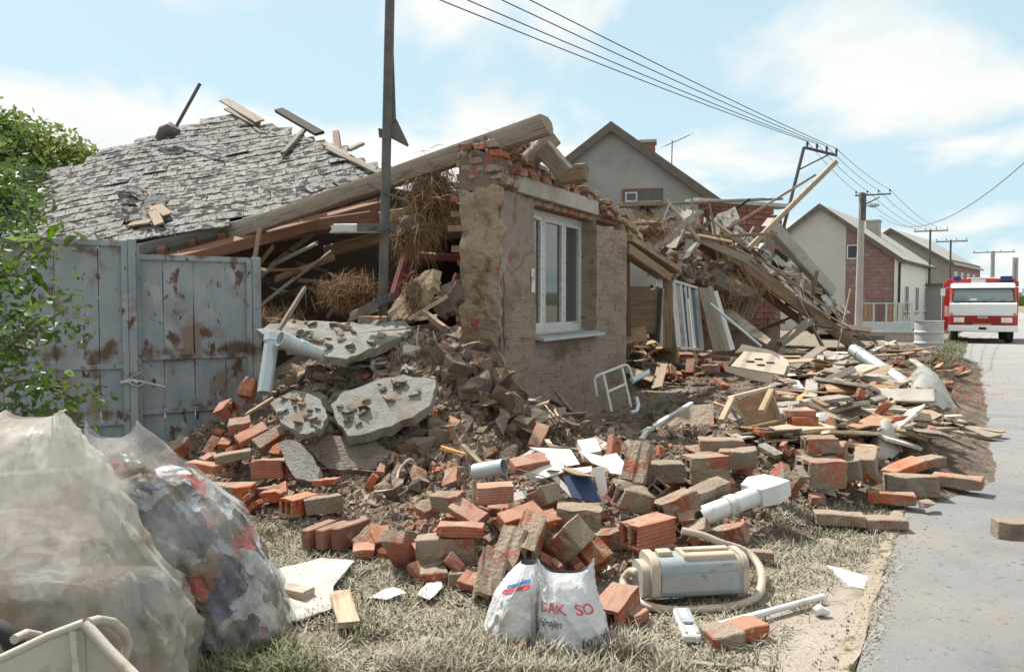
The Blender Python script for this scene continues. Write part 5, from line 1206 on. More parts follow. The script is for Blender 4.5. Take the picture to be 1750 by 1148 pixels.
# ================================================================ SACKS
def smoothn(p, s): return noise.noise(V(p) * s)
def sack(name, rows, Y, depth, mat, label, seed, cat='sack', crease=.05, nA=110, sub=14, tips=0.0, group=None, hf=1.0, folds=1.0):
    # rows: (py, left px, right px, depth factor) from the base up; the sheet is closed with real thickness front to back
    o = empty(name, at((rows[0][1] + rows[0][2]) / 2, rows[0][0], Y)); T(o, label, cat, group); oi = Matrix.Translation(o.location).inverted()
    R = random.Random(seed); S = []
    for i in range(len(rows) - 1):
        for k in range(sub):
            s = k / sub; s2 = s; S.append([rows[i][j] + (rows[i + 1][j] - rows[i][j]) * s2 for j in range(4)])
    S.append(list(rows[-1]))
    # smooth
    for _ in range(3): S = [S[0]] + [[(S[i - 1][j] + 2 * S[i][j] + S[i + 1][j]) / 4 for j in range(4)] for i in range(1, len(S) - 1)] + [S[-1]]
    n = len(S)
    def pt(i, a, off=0.0, nse=True):
        i0 = max(0, min(n - 1, int(i))); i1 = min(n - 1, i0 + 1); f = i - i0
        r = [S[i0][j] + (S[i1][j] - S[i0][j]) * f for j in range(4)]
        cx, hw = (r[1] + r[2]) / 2, (r[2] - r[1]) / 2
        A, B = at(cx, r[0], Y), at(cx + hw, r[0], Y); w = (B - A).length; dp = depth * r[3]
        ca, sa = cos(a), sin(a)
        ex = math.copysign(abs(ca) ** .8, ca); ey = math.copysign(abs(sa) ** .8, sa)
        t = i / (n - 1)
        k = 1.0
        if nse:
            q = V((ca * 1.7, sa * 1.7, t * 4 + seed))
            rg = lambda p, w: (1 - min(1, abs(noise.noise(p)) / w)) ** 2
            k += crease * (1.0 * folds * rg(V((ca * 1.6 + .5 * t, sa * 1.6, t * .9 + seed * 3.3)), .10) + .6 * folds * rg(V((ca * 3.3, sa * 3.3 + t, t * 1.4 + seed * 1.7)), .10) + .7 * noise.noise(q) + .75 * rg(V((ca * 2.2 + t * 1.5, sa * 2.2, t * 2.2 + seed)), .16) + .5 * rg(V((ca * 4 - t * 3, sa * 4, t * 5 + seed)), .18) + .3 * hf * rg(V((ca * 8 + t * 6, sa * 8, t * 9 + seed)), .2) + .2 * hf * noise.noise(V((ca * 9, sa * 9, t * 16 + seed))))
        P = A + V((ex * (w * k + off), 0, 0)) + V((0, ey * (dp * k + off), 0))
        if tips: P.z += tips * max(0, t - .8) * 5 * (abs(ca) ** 3 - .45) * w * 2
        return P
    vs = []; fs = []
    for i in range(n):
        for a in range(nA): vs.append(oi @ pt(i, 2 * pi * a / nA))
    for i in range(n - 1):
        for a in range(nA): fs.append((i * nA + a, i * nA + (a + 1) % nA, (i + 1) * nA + (a + 1) % nA, (i + 1) * nA + a))
    fs.append(tuple(range(nA)))
    b = obj('bag_skin', mesh('bag_skin', vs, fs, mat, True), o)
    return o, oi, pt, n
s1, i1, pt1, n1 = sack('rubbish_sack', [(1122, 335, 497, .55), (1098, 305, 496, .9), (1040, 272, 480, 1), (960, 238, 447, 1), (880, 205, 400, .92), (815, 178, 335, .7), (770, 160, 280, .38), (735, 148, 232, .06)], 3.62, .30, 'bag_film_clear', 'clear plastic rubbish sack full of muddy rags leaning beside the white sheet', 3, crease=.10, tips=.35)
s2, i2, pt2, n2 = sack('rubbish_sack', [(1210, -70, 318, .6), (1150, -90, 322, .95), (1060, -90, 298, 1), (960, -80, 250, 1), (870, -60, 200, .9), (790, -40, 150, .7), (735, -20, 118, .38), (708, 10, 100, .08)], 3.15, .30, 'bag_film', 'beige muddy plastic rubbish sack in the left foreground behind the wheelbarrow', 8, crease=.10, tips=.15)
def rags(o, oi, pt, n, items, seed, shrink=-.05):
    R = random.Random(seed)
    for (t, a, r, mat) in items:
        c = oi @ pt(t * (n - 1), a, shrink, False); bm = bmesh.new(); bmesh.ops.create_icosphere(bm, subdivisions=4, radius=1)
        cen = oi @ ((pt(t * (n - 1), 0, 0, False) + pt(t * (n - 1), pi, 0, False)) / 2); nr = (c - cen); nr = nr.normalized() if nr.length > .001 else V((0, -1, 0))
        for v in bm.verts:
            d = v.co.copy(); k = .8 + .4 * noise.noise(d * 1.7 + V((seed, t * 9, a))) + .5 * abs(noise.noise(d * 3.1 + V((a, seed, 0)))) + .25 * abs(noise.noise(d * 7 + V((seed, a, 0))))
            v.co = d * r * k; v.co -= nr * max(0, v.co.dot(nr) - .30 * r)
        me = bpy.data.meshes.new('rag'); bm.to_mesh(me); bm.free(); me.materials.append(MAT[mat]); me.polygons.foreach_set('use_smooth', [True] * len(me.polygons))
        obj('rag', me, o, Matrix.Translation(c - nr * r * .32))
FR = -pi / 2
def contents(o, oi, pt, n, t1, mat, seed, gap=-.016, top=.06):
    nA = 96; m = int(t1 * 60); vs = []; fs = []
    for i in range(m + 1):
        t = .01 + (t1 - .01) * i / m
        for k in range(nA):
            a = 2 * pi * k / nA; tt = t + top * (i / m) ** 3 * noise.noise(V((cos(a) * 1.6, sin(a) * 1.6, seed)))
            q = V((cos(a) * 3.3, sin(a) * 3.3, t * 7 + seed)); vs.append(oi @ pt(tt * (n - 1), a, gap - .014 * (1 - abs(noise.noise(q)) * 1.6) - .008 * abs(noise.noise(q * 2.7))))
    for i in range(m):
        for k in range(nA): fs.append((i * nA + k, i * nA + (k + 1) % nA, (i + 1) * nA + (k + 1) % nA, (i + 1) * nA + k))
    c = sum((V(v) for v in vs[m * nA:]), V()) / nA; vs.append(c); fs += [(m * nA + k, m * nA + (k + 1) % nA, len(vs) - 1) for k in range(nA)]
    obj('contents', mesh('contents', vs, fs, mat, True), o)
contents(s1, i1, pt1, n1, .73, 'rubbish', 3.0)
contents(s2, i2, pt2, n2, .42, 'rubbish_brown', 6.0)
rags(s1, i1, pt1, n1, [(.76, FR - .35, .05, 'rag_red'), (.75, FR + .3, .045, 'rag_brown'), (.79, FR + .05, .035, 'rag_grey')], 2)

# carrier bags with print
c1, ci1, cp1, cn1 = sack('carrier_bag', [(1128, 852, 912, .5), (1112, 830, 922, .85), (1075, 826, 926, 1), (1040, 838, 924, .95), (1010, 850, 922, .9), (985, 868, 926, .7), (960, 890, 916, .25)], 3.66, .15, 'carrier_plastic', 'white carrier bag with red and blue print, left of the two bags', 4, 'bag', crease=.10, hf=.1, folds=.55, group='carrier bags')
c2, ci2, cp2, cn2 = sack('carrier_bag', [(1136, 935, 985, .4), (1118, 930, 1020, .75), (1090, 924, 1042, .95), (1050, 920, 1034, .9), (1020, 920, 1020, .72), (990, 924, 1012, .4), (966, 920, 1014, .12)], 3.60, .15, 'carrier_plastic', 'silvery carrier bag with red capital letters, right of the two bags', 12, 'bag', crease=.10, hf=.1, folds=.55, tips=.25, group='carrier bags')
def print_on(o, oi, pt, n, text, t0, a0, size, mat, slant=0.0, squash=1.0, shear=0.0):
    cu = bpy.data.curves.new('print', 'FONT'); cu.body = text; cu.size = 1; cu.shear = shear; cu.resolution_u = 3
    tmp = bpy.data.objects.new('tmp', cu); COL.objects.link(tmp); bpy.context.view_layer.update()
    me = bpy.data.meshes.new_from_object(tmp.evaluated_get(bpy.context.evaluated_depsgraph_get())); bpy.data.objects.remove(tmp)
    bm = bmesh.new(); bm.from_mesh(me); bmesh.ops.triangulate(bm, faces=bm.faces); 
    for _ in range(2): bmesh.ops.subdivide_edges(bm, edges=[e for e in bm.edges if e.calc_length() > .12], cuts=1); bmesh.ops.triangulate(bm, faces=bm.faces)
    for v in bm.verts:
        x, y = v.co.x, v.co.y
        v.co = oi @ pt((t0 + (y * size + x * size * slant) ) * (n - 1), a0 + x * size * 3.2 * squash, .0045)
    for m in list(me.materials): pass
    me.materials.clear(); bm.to_mesh(me); bm.free(); me.materials.append(MAT[mat])
    obj('printed_word', me, o)['kind'] = 'stuff'
print_on(c2, ci2, cp2, cn2, 'DAK SO', .60, FR - 1.05, .125, 'ink_red', squash=1.2)
print_on(c2, ci2, cp2, cn2, 'Hrojen', .49, FR - 1.05, .085, 'ink_black', shear=.4)
print_on(c2, ci2, cp2, cn2, 'Lomnica', .36, FR + .05, .085, 'ink_black', shear=.4, slant=.25)
def patch_on(o, oi, pt, n, t0, t1, a0, a1, mat, sl=0.0):
    vs = []; fs = []; k = 8
    for i in range(k + 1):
        for j in range(k + 1): t = t0 + (t1 - t0) * i / k + sl * j / k; vs.append(oi @ pt(t * (n - 1), a0 + (a1 - a0) * j / k, .0035))
    for i in range(k):
        for j in range(k): fs.append((i * (k + 1) + j, i * (k + 1) + j + 1, (i + 1) * (k + 1) + j + 1, (i + 1) * (k + 1) + j))
    obj('printed_patch', mesh('printed_patch', vs, fs, mat), o)
for a in ((.30, .36, FR - .25, FR + .55, 'ink_red', 0), (.18, .24, FR - .7, FR + .1, 'ink_blue', .06), (.20, .34, FR - 1.0, FR - .8, 'ink_red', .05), (.13, .17, FR - .95, FR - .6, 'ink_blue', 0), (.72, .76, FR - 1.0, FR + .2, 'ink_red', .08), (.78, .81, FR - .9, FR + .2, 'ink_blue', .08)): patch_on(c1, ci1, cp1, cn1, *a)
for a in ((.24, .25, FR - .3, FR + .25, 'ink_red', -.08), (.16, .17, FR + .25, FR + .95, 'ink_red', .12), (.36, .365, FR - .1, FR + .2, 'ink_red', -.05)): patch_on(c2, ci2, cp2, cn2, *a)

# ================================================================ WHEELBARROW in the corner
wb = empty('wheelbarrow', at(110, 1180, 2.55)); T(wb, 'muddy beige wheelbarrow with a tubular handle in the lower left corner', 'wheelbarrow'); wbi = Matrix.Translation(wb.location).inverted()
def wt(nm, pts, r): return autosmooth(MB().tube([wbi @ at(*p) for p in pts], r, 10).build(nm, 'cart_paint', wb), 60)
def wpl(nm, pts, th=.006):
    Q = [wbi @ at(*p) for p in pts]; n_ = (Q[1] - Q[0]).cross(Q[2] - Q[0]).normalized() * th; n = len(Q)
    return MB().add(Q + [q + n_ for q in Q], [tuple(range(n)), tuple(range(n, 2 * n))] + [(i, (i + 1) % n, n + (i + 1) % n, n + i) for i in range(n)]).build(nm, 'cart_paint', wb)
wt('rim', [(-60, 1160, 2.35), (0, 1126, 2.4), (80, 1088, 2.46), (143, 1064, 2.5)], .014)
wpl('tray_side', [(-60, 1162, 2.35), (143, 1066, 2.5), (150, 1230, 2.42), (-40, 1260, 2.3)])
wpl('tray_front', [(146, 1066, 2.5), (232, 1160, 2.42), (215, 1260, 2.4), (152, 1230, 2.42)])
wpl('brace', [(118, 1078, 2.46), (128, 1078, 2.46), (140, 1190, 2.38), (128, 1190, 2.38)], .01)
wt('rim', [(146, 1066, 2.5), (185, 1110, 2.46), (240, 1165, 2.4)], .017)
wt('handle', [(150, 1064, 2.5), (168, 1059, 2.55), (192, 1063, 2.62), (212, 1080, 2.68), (219, 1100, 2.7), (212, 1125, 2.7), (195, 1150, 2.66)], .016)
wt('handle', [(24, 1092, 2.5), (45, 1082, 2.56), (66, 1086, 2.62), (76, 1100, 2.66), (60, 1120, 2.6)], .015)
wh = autosmooth(MB().tube([wbi @ at(-30, 1090, 2.6), wbi @ at(0, 1075, 2.6), wbi @ at(20, 1090, 2.6), wbi @ at(33, 1120, 2.6), wbi @ at(30, 1160, 2.6)], .035, 10).build('tyre', 'rubber', wb), 60)

# ================================================================ VACUUM CLEANER
gp = on(1185, 1038)
vc = empty('vacuum_cleaner', mtx=rotm(0, 0, 8, (gp.x, gp.y + .10, 0.05)) @ Matrix.Diagonal((.93, .9, .84, 1))); T(vc, 'dusty grey cylinder vacuum cleaner with its cream hose looped around it', 'vacuum cleaner')
def rprof(w, h, r, n=5):
    P = []
    for (cx, cz, a0) in ((w / 2 - r, h - r, 0), (-w / 2 + r, h - r, 90), (-w / 2 + r * .6, r * .6, 180), (w / 2 - r * .6, r * .6, 270)):
        rr = r if cz > h / 2 else r * .6
        for k in range(n + 1): a = radians(a0 + 90 * k / n); P.append((cx + rr * cos(a), cz + rr * sin(a)))
    return P
def extr(P, x0, x1, m=None):
    n = len(P); mb = MB(); mb.add([(x0, p[0], p[1]) for p in P] + [(x1, p[0], p[1]) for p in P], [tuple(range(n)), tuple(range(n, 2 * n))] + [(i, (i + 1) % n, n + (i + 1) % n, n + i) for i in range(n)]); return mb
P = rprof(.24, .235, .07)
b = extr(P, -.235, .28).build('body', 'plastic_grey', vc, bevel=.004); autosmooth(b, 35)
for x0, x1 in ((-.255, -.205), (.262, .30)): autosmooth(extr(rprof(.262, .252, .08), x0, x1).build('end_ring', 'plastic_cream', vc, bevel=.006), 35)
b = extr(rprof(.20, .20, .06), -.30, -.25).build('intake_end', 'plastic_grey', vc); autosmooth(b, 35)
autosmooth(extr([(p[0], p[1] + .205) for p in rprof(.17, .05, .02)], -.06, .235).build('lid', 'plastic_cream', vc, bevel=.003), 35)
MB().box((.09, 0, .262), (.26, .05, .02)).build('handle', 'plastic_cream', vc, bevel=.004)
MB().box((-.15, 0, .25), (.08, .07, .03)).build('switch', 'plastic_cream', vc, bevel=.004)
MB().box((.02, -.1245, .10), (.44, .006, .11)).build('side_panel', 'plastic_grey', vc, bevel=.002)
vi = vc.matrix_basis.inverted()
def hz(px, py, h): return vi @ on(px, py, h)
hp = [hz(1090, 978, .16), hz(1078, 976, .13), hz(1066, 990, .08), hz(1070, 1010, .045), hz(1090, 1026, .03), hz(1120, 1038, .025), hz(1160, 1042, .025), hz(1205, 1040, .025), hz(1250, 1036, .025), hz(1290, 1022, .03), hz(1302, 996, .06), hz(1298, 968, .10), hz(1275, 942, .15), hz(1235, 928, .20), hz(1200, 914, .24), hz(1165, 906, .26)]
def catmull(P, k=5):
    out = []
    for i in range(len(P) - 1):
        p0, p1, p2, p3 = P[max(0, i - 1)], P[i], P[i + 1], P[min(len(P) - 1, i + 2)]
        for j in range(k):
            t = j / k; out.append(.5 * ((2 * p1) + (p2 - p0) * t + (2 * p0 - 5 * p1 + 4 * p2 - p3) * t * t + (3 * p1 - p0 - 3 * p2 + p3) * t ** 3))
    return out + [P[-1]]
hc_ = catmull(hp, 9)
autosmooth(MB().tube(hc_, [.0235 + .0016 * (k % 2) for k in range(len(hc_))], 12).build('hose', 'plastic_cream', vc), 80)
wd = empty('vacuum_wand', on(1300, 1050)); T(wd, 'white vacuum wand with a floor nozzle lying in the dry grass', 'vacuum wand'); wdi = Matrix.Translation(wd.location).inverted()
autosmooth(MB().tube([wdi @ on(1196, 1077, .03), wdi @ on(1310, 1046, .04)], .018, 12).tube([wdi @ on(1308, 1046, .04), wdi @ on(1406, 1019, .04)], .0155, 12).build('tube', 'plastic_white', wd))
a, b = wdi @ on(1164, 1047, .02), wdi @ on(1184, 1095, .02); nd = (b - a).normalized(); nm = frame((a + b) / 2, b - a)
L_ = (b - a).length
MB().box((0, 0, .008), (L_, .085, .04)).build('nozzle', 'plastic_white', wd, nm, bevel=.008)
for yy in (-.025, .025): MB().box((0, yy, .031), (L_ * .9, .012, .008)).build('nozzle_rib', 'plastic_grey', wd, nm)
MB().box((.02, 0, .036), (.05, .05, .012)).build('nozzle_joint', 'plastic_grey', wd, nm)
jn = on(1392, 1045, .03); T(autosmooth(MB().tube([jn, jn + V((.03, .005, .01)), jn + V((.05, .0, .0)), jn + V((.07, 0, 0))], [.022, .028, .02, .014], 10).build('hose_coupling', 'plastic_white')), 'small white hose coupling on the ground below the wand end', 'coupling')

# ================================================================ PIPES AND OTHER FINDS
def pipe(name, a, b, r, mat, label, cat='pipe', sock=None):
    o = empty(name, a); oi = Matrix.Translation(V(a)).inverted(); T(o, label, cat)
    autosmooth(MB().pipe(oi @ a, oi @ b, r, .006, 20).build('tube', mat, o))
    for s in (sock or ()):
        c = a.lerp(b, s); d = (b - a).normalized(); autosmooth(MB().pipe(oi @ (c - d * .035), oi @ (c + d * .035), r + .008, .008, 20).build('collar', mat, o))
    return o, oi
dp, di = pipe('downpipe', on(1192, 885, .12), on(1288, 848, .20), .064, 'plastic_white', 'white downpipe with a rectangular hopper head lying on the bricks', sock=(.55,))
hA = on(1296, 846, .20); hd = (on(1288, 848, .20) - on(1192, 885, .12)).normalized(); hm_ = di @ frame(hA, hd) @ Matrix.Diagonal((1.0, .85, .72, 1))
hh = MB(); hh.add([(-.05, -.10, -.07), (.06, -.15, -.07), (.20, -.12, -.05), (.20, .14, -.05), (.06, .17, -.07), (-.05, .12, -.07), (-.05, -.10, .10), (.06, -.15, .12), (.20, -.12, .10), (.20, .14, .10), (.06, .17, .12), (-.05, .12, .10)], [(0, 1, 2, 3, 4, 5), (6, 7, 8, 9, 10, 11)] + [(i, (i + 1) % 6, 6 + (i + 1) % 6, 6 + i) for i in range(6)])
hh.build('hopper', 'plastic_white', dp, hm_, bevel=.006)
pipe('downpipe', at(452, 672, 6.75), at(466, 572, 7.0), .062, 'zinc', 'grey blue zinc downpipe leaning upright beside the gate post', sock=(.93,))
pe, pi_ = pipe('drain_pipe', at(483, 580, 6.85), at(548, 606, 7.1), .060, 'zinc', 'short grey drain pipe with an open mouth pointing at the gate', sock=(.02, .5))
autosmooth(MB().tube([pi_ @ at(546, 605, 7.1), pi_ @ at(560, 612, 7.12), pi_ @ at(572, 622, 7.1)], [.066, .066, .058], 14).build('elbow', 'concrete', pe))
pipe('pipe_stub', on(812, 806, .22), on(862, 797, .26), .055, 'zinc', 'short pale pipe stub with a dark mouth left of the papers')
pipe('gutter_pipe', at(1458, 598, 12.6), at(1552, 660, 11.4), .10, 'zinc', 'long blue grey pipe lying across the debris near the barrel', sock=(.12,))
# tubular bed end
be = empty('bed_frame', at(1050, 690, 9.3)); T(be, 'pale tubular bed end leaning in front of the rendered wall', 'bed frame'); bei = Matrix.Translation(be.location).inverted()
def bt(nm, pts): return autosmooth(MB().tube([bei @ at(*p) for p in pts], .017, 10).build(nm, 'white_metal', be), 60)
bt('hoop', [(1020, 676, 9.2), (1016, 648, 9.2), (1020, 642, 9.2), (1066, 624, 9.6), (1072, 624, 9.6), (1076, 630, 9.6), (1082, 652, 9.6)])
bt('upright', [(1031, 640, 9.25), (1045, 703, 9.1)]); bt('upright', [(1063, 629, 9.55), (1078, 695, 9.4)]); bt('cross_rail', [(1038, 670, 9.2), (1070, 656, 9.5)])
slab('enamel_strip', [(1076, 646), (1110, 630), (1111, 637), (1080, 653)], (1095, 640, 10.2), (-.1, -.5, .85), .03, 'pale_blue_metal', 'narrow pale blue metal strip behind the bed end', 'strip', rough=.002)
T(autosmooth(MB().tube([at(1088, 680, 9.0), at(1091, 692, 8.9), at(1088, 702, 8.8), at(1078, 705, 8.75)], .022, 8).build('pipe_bend', 'white_metal')), 'small curved white pipe bend beside the bed end', 'pipe')
# upturned table
ut = empty('upturned_table', on(1290, 745)); T(ut, 'broken brown table standing on its side with splayed pale legs', 'table'); uti = Matrix.Translation(ut.location).inverted()
def ub(nm, a, b, w, t, mat): o = timber(nm, at(*a), at(*b), w, t, mat, splinter=.006, jit=.001); o.parent = ut; o.matrix_basis = uti @ o.matrix_basis; return o
TY = 7.2
o = slab('top', [(1254, 686), (1318, 664), (1328, 700), (1335, 742), (1290, 745), (1272, 716)], (1295, 700, TY + .08), (-.15, -1, .35), .025, 'panel_brown', rough=.002, sub=1); o.parent = ut; o.matrix_basis = uti @ o.matrix_basis
o = slab('lower_panel', [(1290, 746), (1336, 740), (1332, 762), (1306, 760)], (1315, 750, TY + .02), (-.15, -1, .2), .02, 'wood_red', rough=.002, sub=1); o.parent = ut; o.matrix_basis = uti @ o.matrix_basis
ub('edge_rail', (1244, 681, TY), (1320, 662, TY + .05), .05, .035, 'wood_pale'); ub('leg', (1251, 682, TY - .05), (1233, 720, TY - .35), .05, .05, 'wood_pale'); ub('leg', (1318, 668, TY), (1301, 704, TY - .3), .05, .05, 'wood_pale')
ub('leg', (1318, 672, TY + .05), (1336, 726, TY), .035, .035, 'wood_pale'); ub('leg', (1353, 694, TY + .05), (1332, 758, TY - .05), .05, .04, 'wood_white'); ub('stretcher', (1256, 690, TY + .1), (1284, 740, TY), .03, .03, 'wood_pale'); ub('stretcher', (1250, 698, TY), (1280, 752, TY - .1), .025, .025, 'wood_grey')
# drawer or tub of pale plastic
tb = empty('broken_tub', on(1295, 630)); T(tb, 'broken cream tub with slots in its base lying behind the upturned table', 'tub'); tbi = Matrix.Translation(tb.location).inverted()
o = slab('base', [(1248, 625), (1272, 600), (1318, 604), (1346, 622), (1340, 640), (1312, 636)], (1295, 620, 10.2), (0, -.35, .9), .02, 'plastic_cream', rough=.003); o.parent = tb; o.matrix_basis = tbi @ o.matrix_basis
o = slab('rim', [(1237, 624), (1322, 640), (1318, 655), (1290, 650), (1240, 634)], (1280, 635, 9.75), (0, -1, .25), .03, 'plastic_cream', rough=.004); o.parent = tb; o.matrix_basis = tbi @ o.matrix_basis
o = slab('rim', [(1256, 602), (1268, 588), (1310, 596), (1335, 606), (1330, 614), (1300, 604), (1272, 598)], (1295, 600, 10.7), (0, -.8, .5), .03, 'plastic_cream', rough=.004); o.parent = tb; o.matrix_basis = tbi @ o.matrix_basis
o = slab('rim', [(1330, 606), (1346, 614), (1350, 630), (1340, 644), (1328, 640), (1338, 626)], (1340, 625, 10.2), (-.5, -.6, .7), .03, 'plastic_cream', rough=.004); o.parent = tb; o.matrix_basis = tbi @ o.matrix_basis
for (px, py) in ((1282, 618), (1296, 614), (1300, 624), (1316, 620)):
    p = on_plane(px, py, at(1295, 620, 10.2), V((0, -.35, .9)).normalized()); o = MB().box((0, 0, 0), (.10, .03, .006)).build('slot', 'black', tb, tbi @ rotm(-20, 0, -8, p + V((0, -.004, .006))))
# big grey window trim and dark panes
timber('white_trim', at(1096, 752, 7.0), at(1104, 738, 7.1), .04, .04, 'wood_white', 'short end of white trim at the broken mat', 'trim'); timber('white_trim', at(1098, 740, 7.1), at(1182, 690, 8.1), .045, .04, 'wood_white', 'long white trim strip lying on the mud beside the reed mat', 'trim')
slab('reed_mat', [(1108, 742), (1185, 692), (1218, 690), (1222, 726), (1180, 748), (1120, 760)], (1165, 725, 7.35), (-.1, -.55, .83), .05, 'mortar', 'grey plaster slab with reed marks behind the white trim', 'slab', rough=.015, sub=3)
# barrel
bp_ = on(1587, 601, .0); brl = empty('barrel', (at(1587, 600, 20.5).x, 20.5, .22)); T(brl, 'battered whitish steel barrel standing at the verge before the fire engine', 'barrel')
rr = .335; pr = []
for k in range(29):
    z = .86 * k / 28; r = rr + (.022 if k in (0, 28) else 0) + (.02 if k in (9, 10, 18, 19) else 0); pr.append((r, z))
vs = []; fs = []; n = 28
for i, (r, z) in enumerate(pr):
    for k in range(n): a = 2 * pi * k / n; q = 1 + .03 * noise.noise(V((cos(a) * 2, sin(a) * 2, z * 3))); vs.append((cos(a) * r * q, sin(a) * r * q, z))
for i in range(len(pr) - 1):
    for k in range(n): fs.append((i * n + k, i * n + (k + 1) % n, (i + 1) * n + (k + 1) % n, (i + 1) * n + k))
o = obj('shell', mesh('shell', vs, fs, 'wood_white'), brl); autosmooth(o, 30)
MB().prism([(cos(2 * pi * k / 24) * .32, sin(2 * pi * k / 24) * .32) for k in range(24)], .80, .82).build('lid', 'board_grey', brl)

# papers and books on the brick heap
def flatthing(name, outline, anchor, n, th, mat, label, cat, group=None, rough=.002): return slab(name, outline, anchor, n, th, mat, label, cat, group, rough=rough, sub=1)
flatthing('book', [(962, 814), (1008, 806), (1028, 860), (978, 850)], (992, 830, 5.0), (-.15, -.75, .65), .018, 'book_blue', 'dark blue book cover speckled with mud, leaning on the bricks', 'book')
PG = 'loose white papers on the brick heap'
for (ol, Y, nrm, lab) in (([(884, 798), (934, 776), (964, 794), (964, 806), (912, 822)], 5.35, (-.1, -.45, .9), 'white paper folder with a small dark mark, left of the blue book'), ([(905, 764), (975, 768), (992, 792), (968, 796), (940, 778)], 5.6, (0, -.45, .9), 'white sheet spread behind the folder with the dark mark'),
        ([(990, 770), (1052, 786), (1050, 808), (1038, 800), (1012, 790)], 5.55, (.1, -.4, .9), 'curled white sheet between the folders and the open booklet'), ([(1030, 778), (1054, 774), (1080, 806), (1076, 812), (1042, 808)], 5.5, (.15, -.45, .9), 'open white booklet at the right end of the papers'),
        ([(1012, 800), (1032, 796), (1040, 856), (1030, 862)], 5.25, (.3, -.8, .4), 'upright grey white sheet just right of the blue book'), ([(962, 802), (1010, 796), (1014, 806), (962, 816)], 5.35, (0, -.5, .85), 'thin white pad peeping out above the blue book'), ([(986, 752), (1020, 748), (1026, 770), (998, 776)], 5.9, (0, -.5, .85), 'small white carton behind the papers'),
        ([(940, 800), (984, 845), (980, 852), (934, 806)], 5.3, (-.2, -.7, .6), 'narrow white strip left of the blue book'), ([(876, 842), (900, 836), (902, 850), (880, 856)], 5.2, (0, -.7, .6), 'folded white page between the red bricks left of the papers')):
    flatthing('paper_sheet', ol, (*ol[0], Y - .12), nrm, .006 if 'carton' not in lab else .06, 'paper', lab, 'paper', PG, rough=.004)
p = on(934, 792, .42)
# sheet with offcuts on the grass
def groundsheet(name, outline, z, th, mat, label, cat, group=None, curl=.0):
    pts = [on(px, py, z) for px, py in outline]; c = sum(pts, V()) / len(pts); P = []
    for i in range(len(pts)):
        for k in range(4): q = pts[i].lerp(pts[(i + 1) % len(pts)], k / 4) - c; P.append((q.x, q.y, curl * noise.noise(q * 3.1) + random.uniform(-.003, .003)))
    n = len(P); vs = P + [(a, b, d - th) for a, b, d in P] + [(0, 0, curl * .4), (0, 0, curl * .4 - th)]
    fs = [(i, (i + 1) % n, 2 * n) for i in range(n)] + [(n + i, 2 * n + 1, n + (i + 1) % n) for i in range(n)] + [(i, n + i, n + (i + 1) % n, (i + 1) % n) for i in range(n)]
    return T(obj(name, mesh(name, vs, fs, mat), None, Matrix.Translation(c)), label, cat, group)
groundsheet('fibre_sheet', [(440, 1062), (440, 985), (490, 968), (550, 957), (606, 962), (585, 985), (570, 1005), (566, 1040), (520, 1055), (470, 1066)], .03, .008, 'cloth_white', 'large pale sheet lying on the grass beside the clear sack', 'sheet', curl=.035)
timber('wood_offcut', on(458, 1000, .06), on(528, 1014, .06), .09, .045, 'wood_pale', 'sawn wood offcut lying on the pale sheet', 'wood', splinter=0, jit=.001)
timber('wood_offcut', on(580, 1012, .05), on(596, 1066, .04), .10, .03, 'wood_pale', 'pale wood offcut in the grass right of the pale sheet', 'wood', splinter=.01)
groundsheet('paper_scrap', [(625, 1016), (650, 1008), (672, 1003), (694, 1016), (660, 1022)], .03, .004, 'paper', 'crumpled white scrap on the grass in front of the mortar block', 'paper', curl=.03)
groundsheet('paper_scrap', [(712, 1012), (730, 996), (754, 988), (756, 1004), (734, 1022)], .03, .004, 'paper', 'torn printed scrap on the grass right of the crumpled scrap', 'paper', curl=.02)
groundsheet('tile_scrap', [(1412, 965), (1492, 986), (1480, 1007), (1452, 1000)], .012, .008, 'paper', 'cream board scrap lying at the dusty roadside strip', 'board')
timber('stick', on(714, 1092, .02), on(828, 1102, .02), .03, .015, 'wood_grey', 'thin weathered lath in the grass left of the carrier bags', 'lath'); timber('stick', on(1085, 1122, .02), on(1245, 1138, .02), .03, .015, 'wood_grey', 'thin weathered lath in the grass right of the carrier bags', 'lath')
# plastic sheet and other sheeting
def drape(name, outline, lift, mat, label, cat, amp):
    pts = [on(px, py, 0) for px, py in outline]; c = sum(pts, V()) / len(pts); n = 14; vs = []; fs = []
    for j in range(n + 1):
        for i in range(n + 1):
            u, v = i / n, j / n; a = pts[0].lerp(pts[1], u); b = pts[3].lerp(pts[2], u); p = a.lerp(b, v)
            e = (sin(pi * u) * sin(pi * v)) ** .6
            vs.append((p.x - c.x, p.y - c.y, p.z - c.z + e * lift + amp * noise.noise(V((p.x * 4, p.y * 4, 2))) + amp * abs(noise.noise(V((p.x * 9, p.y * 9, 5))))))
    for j in range(n):
        for i in range(n): fs.append((j * (n + 1) + i, j * (n + 1) + i + 1, (j + 1) * (n + 1) + i + 1, (j + 1) * (n + 1) + i))
    k = len(vs); vs += [(a, b, d - .006) for a, b, d in vs]; fs += [tuple(q + k for q in f) for f in fs]
    return T(obj(name, mesh(name, vs, fs, mat, True), None, Matrix.Translation(c)), label, cat)
drape('plastic_sheet', [(1552, 690), (1640, 700), (1590, 648), (1550, 650)], .35, 'sheet_film', 'crumpled translucent plastic sheet at the road edge below the long pipe', 'plastic sheet', .05)
drape('plastic_sheet', [(1495, 790), (1545, 780), (1530, 750), (1485, 755)], .22, 'sheet_film', 'crumpled grey plastic behind the upright brick fragment at the road', 'plastic sheet', .06)
drape('cloth', [(1345, 752), (1425, 748), (1440, 725), (1360, 728)], .16, 'cloth_white', 'white rumpled cloth on the bricks right of the upturned table', 'cloth', .06)
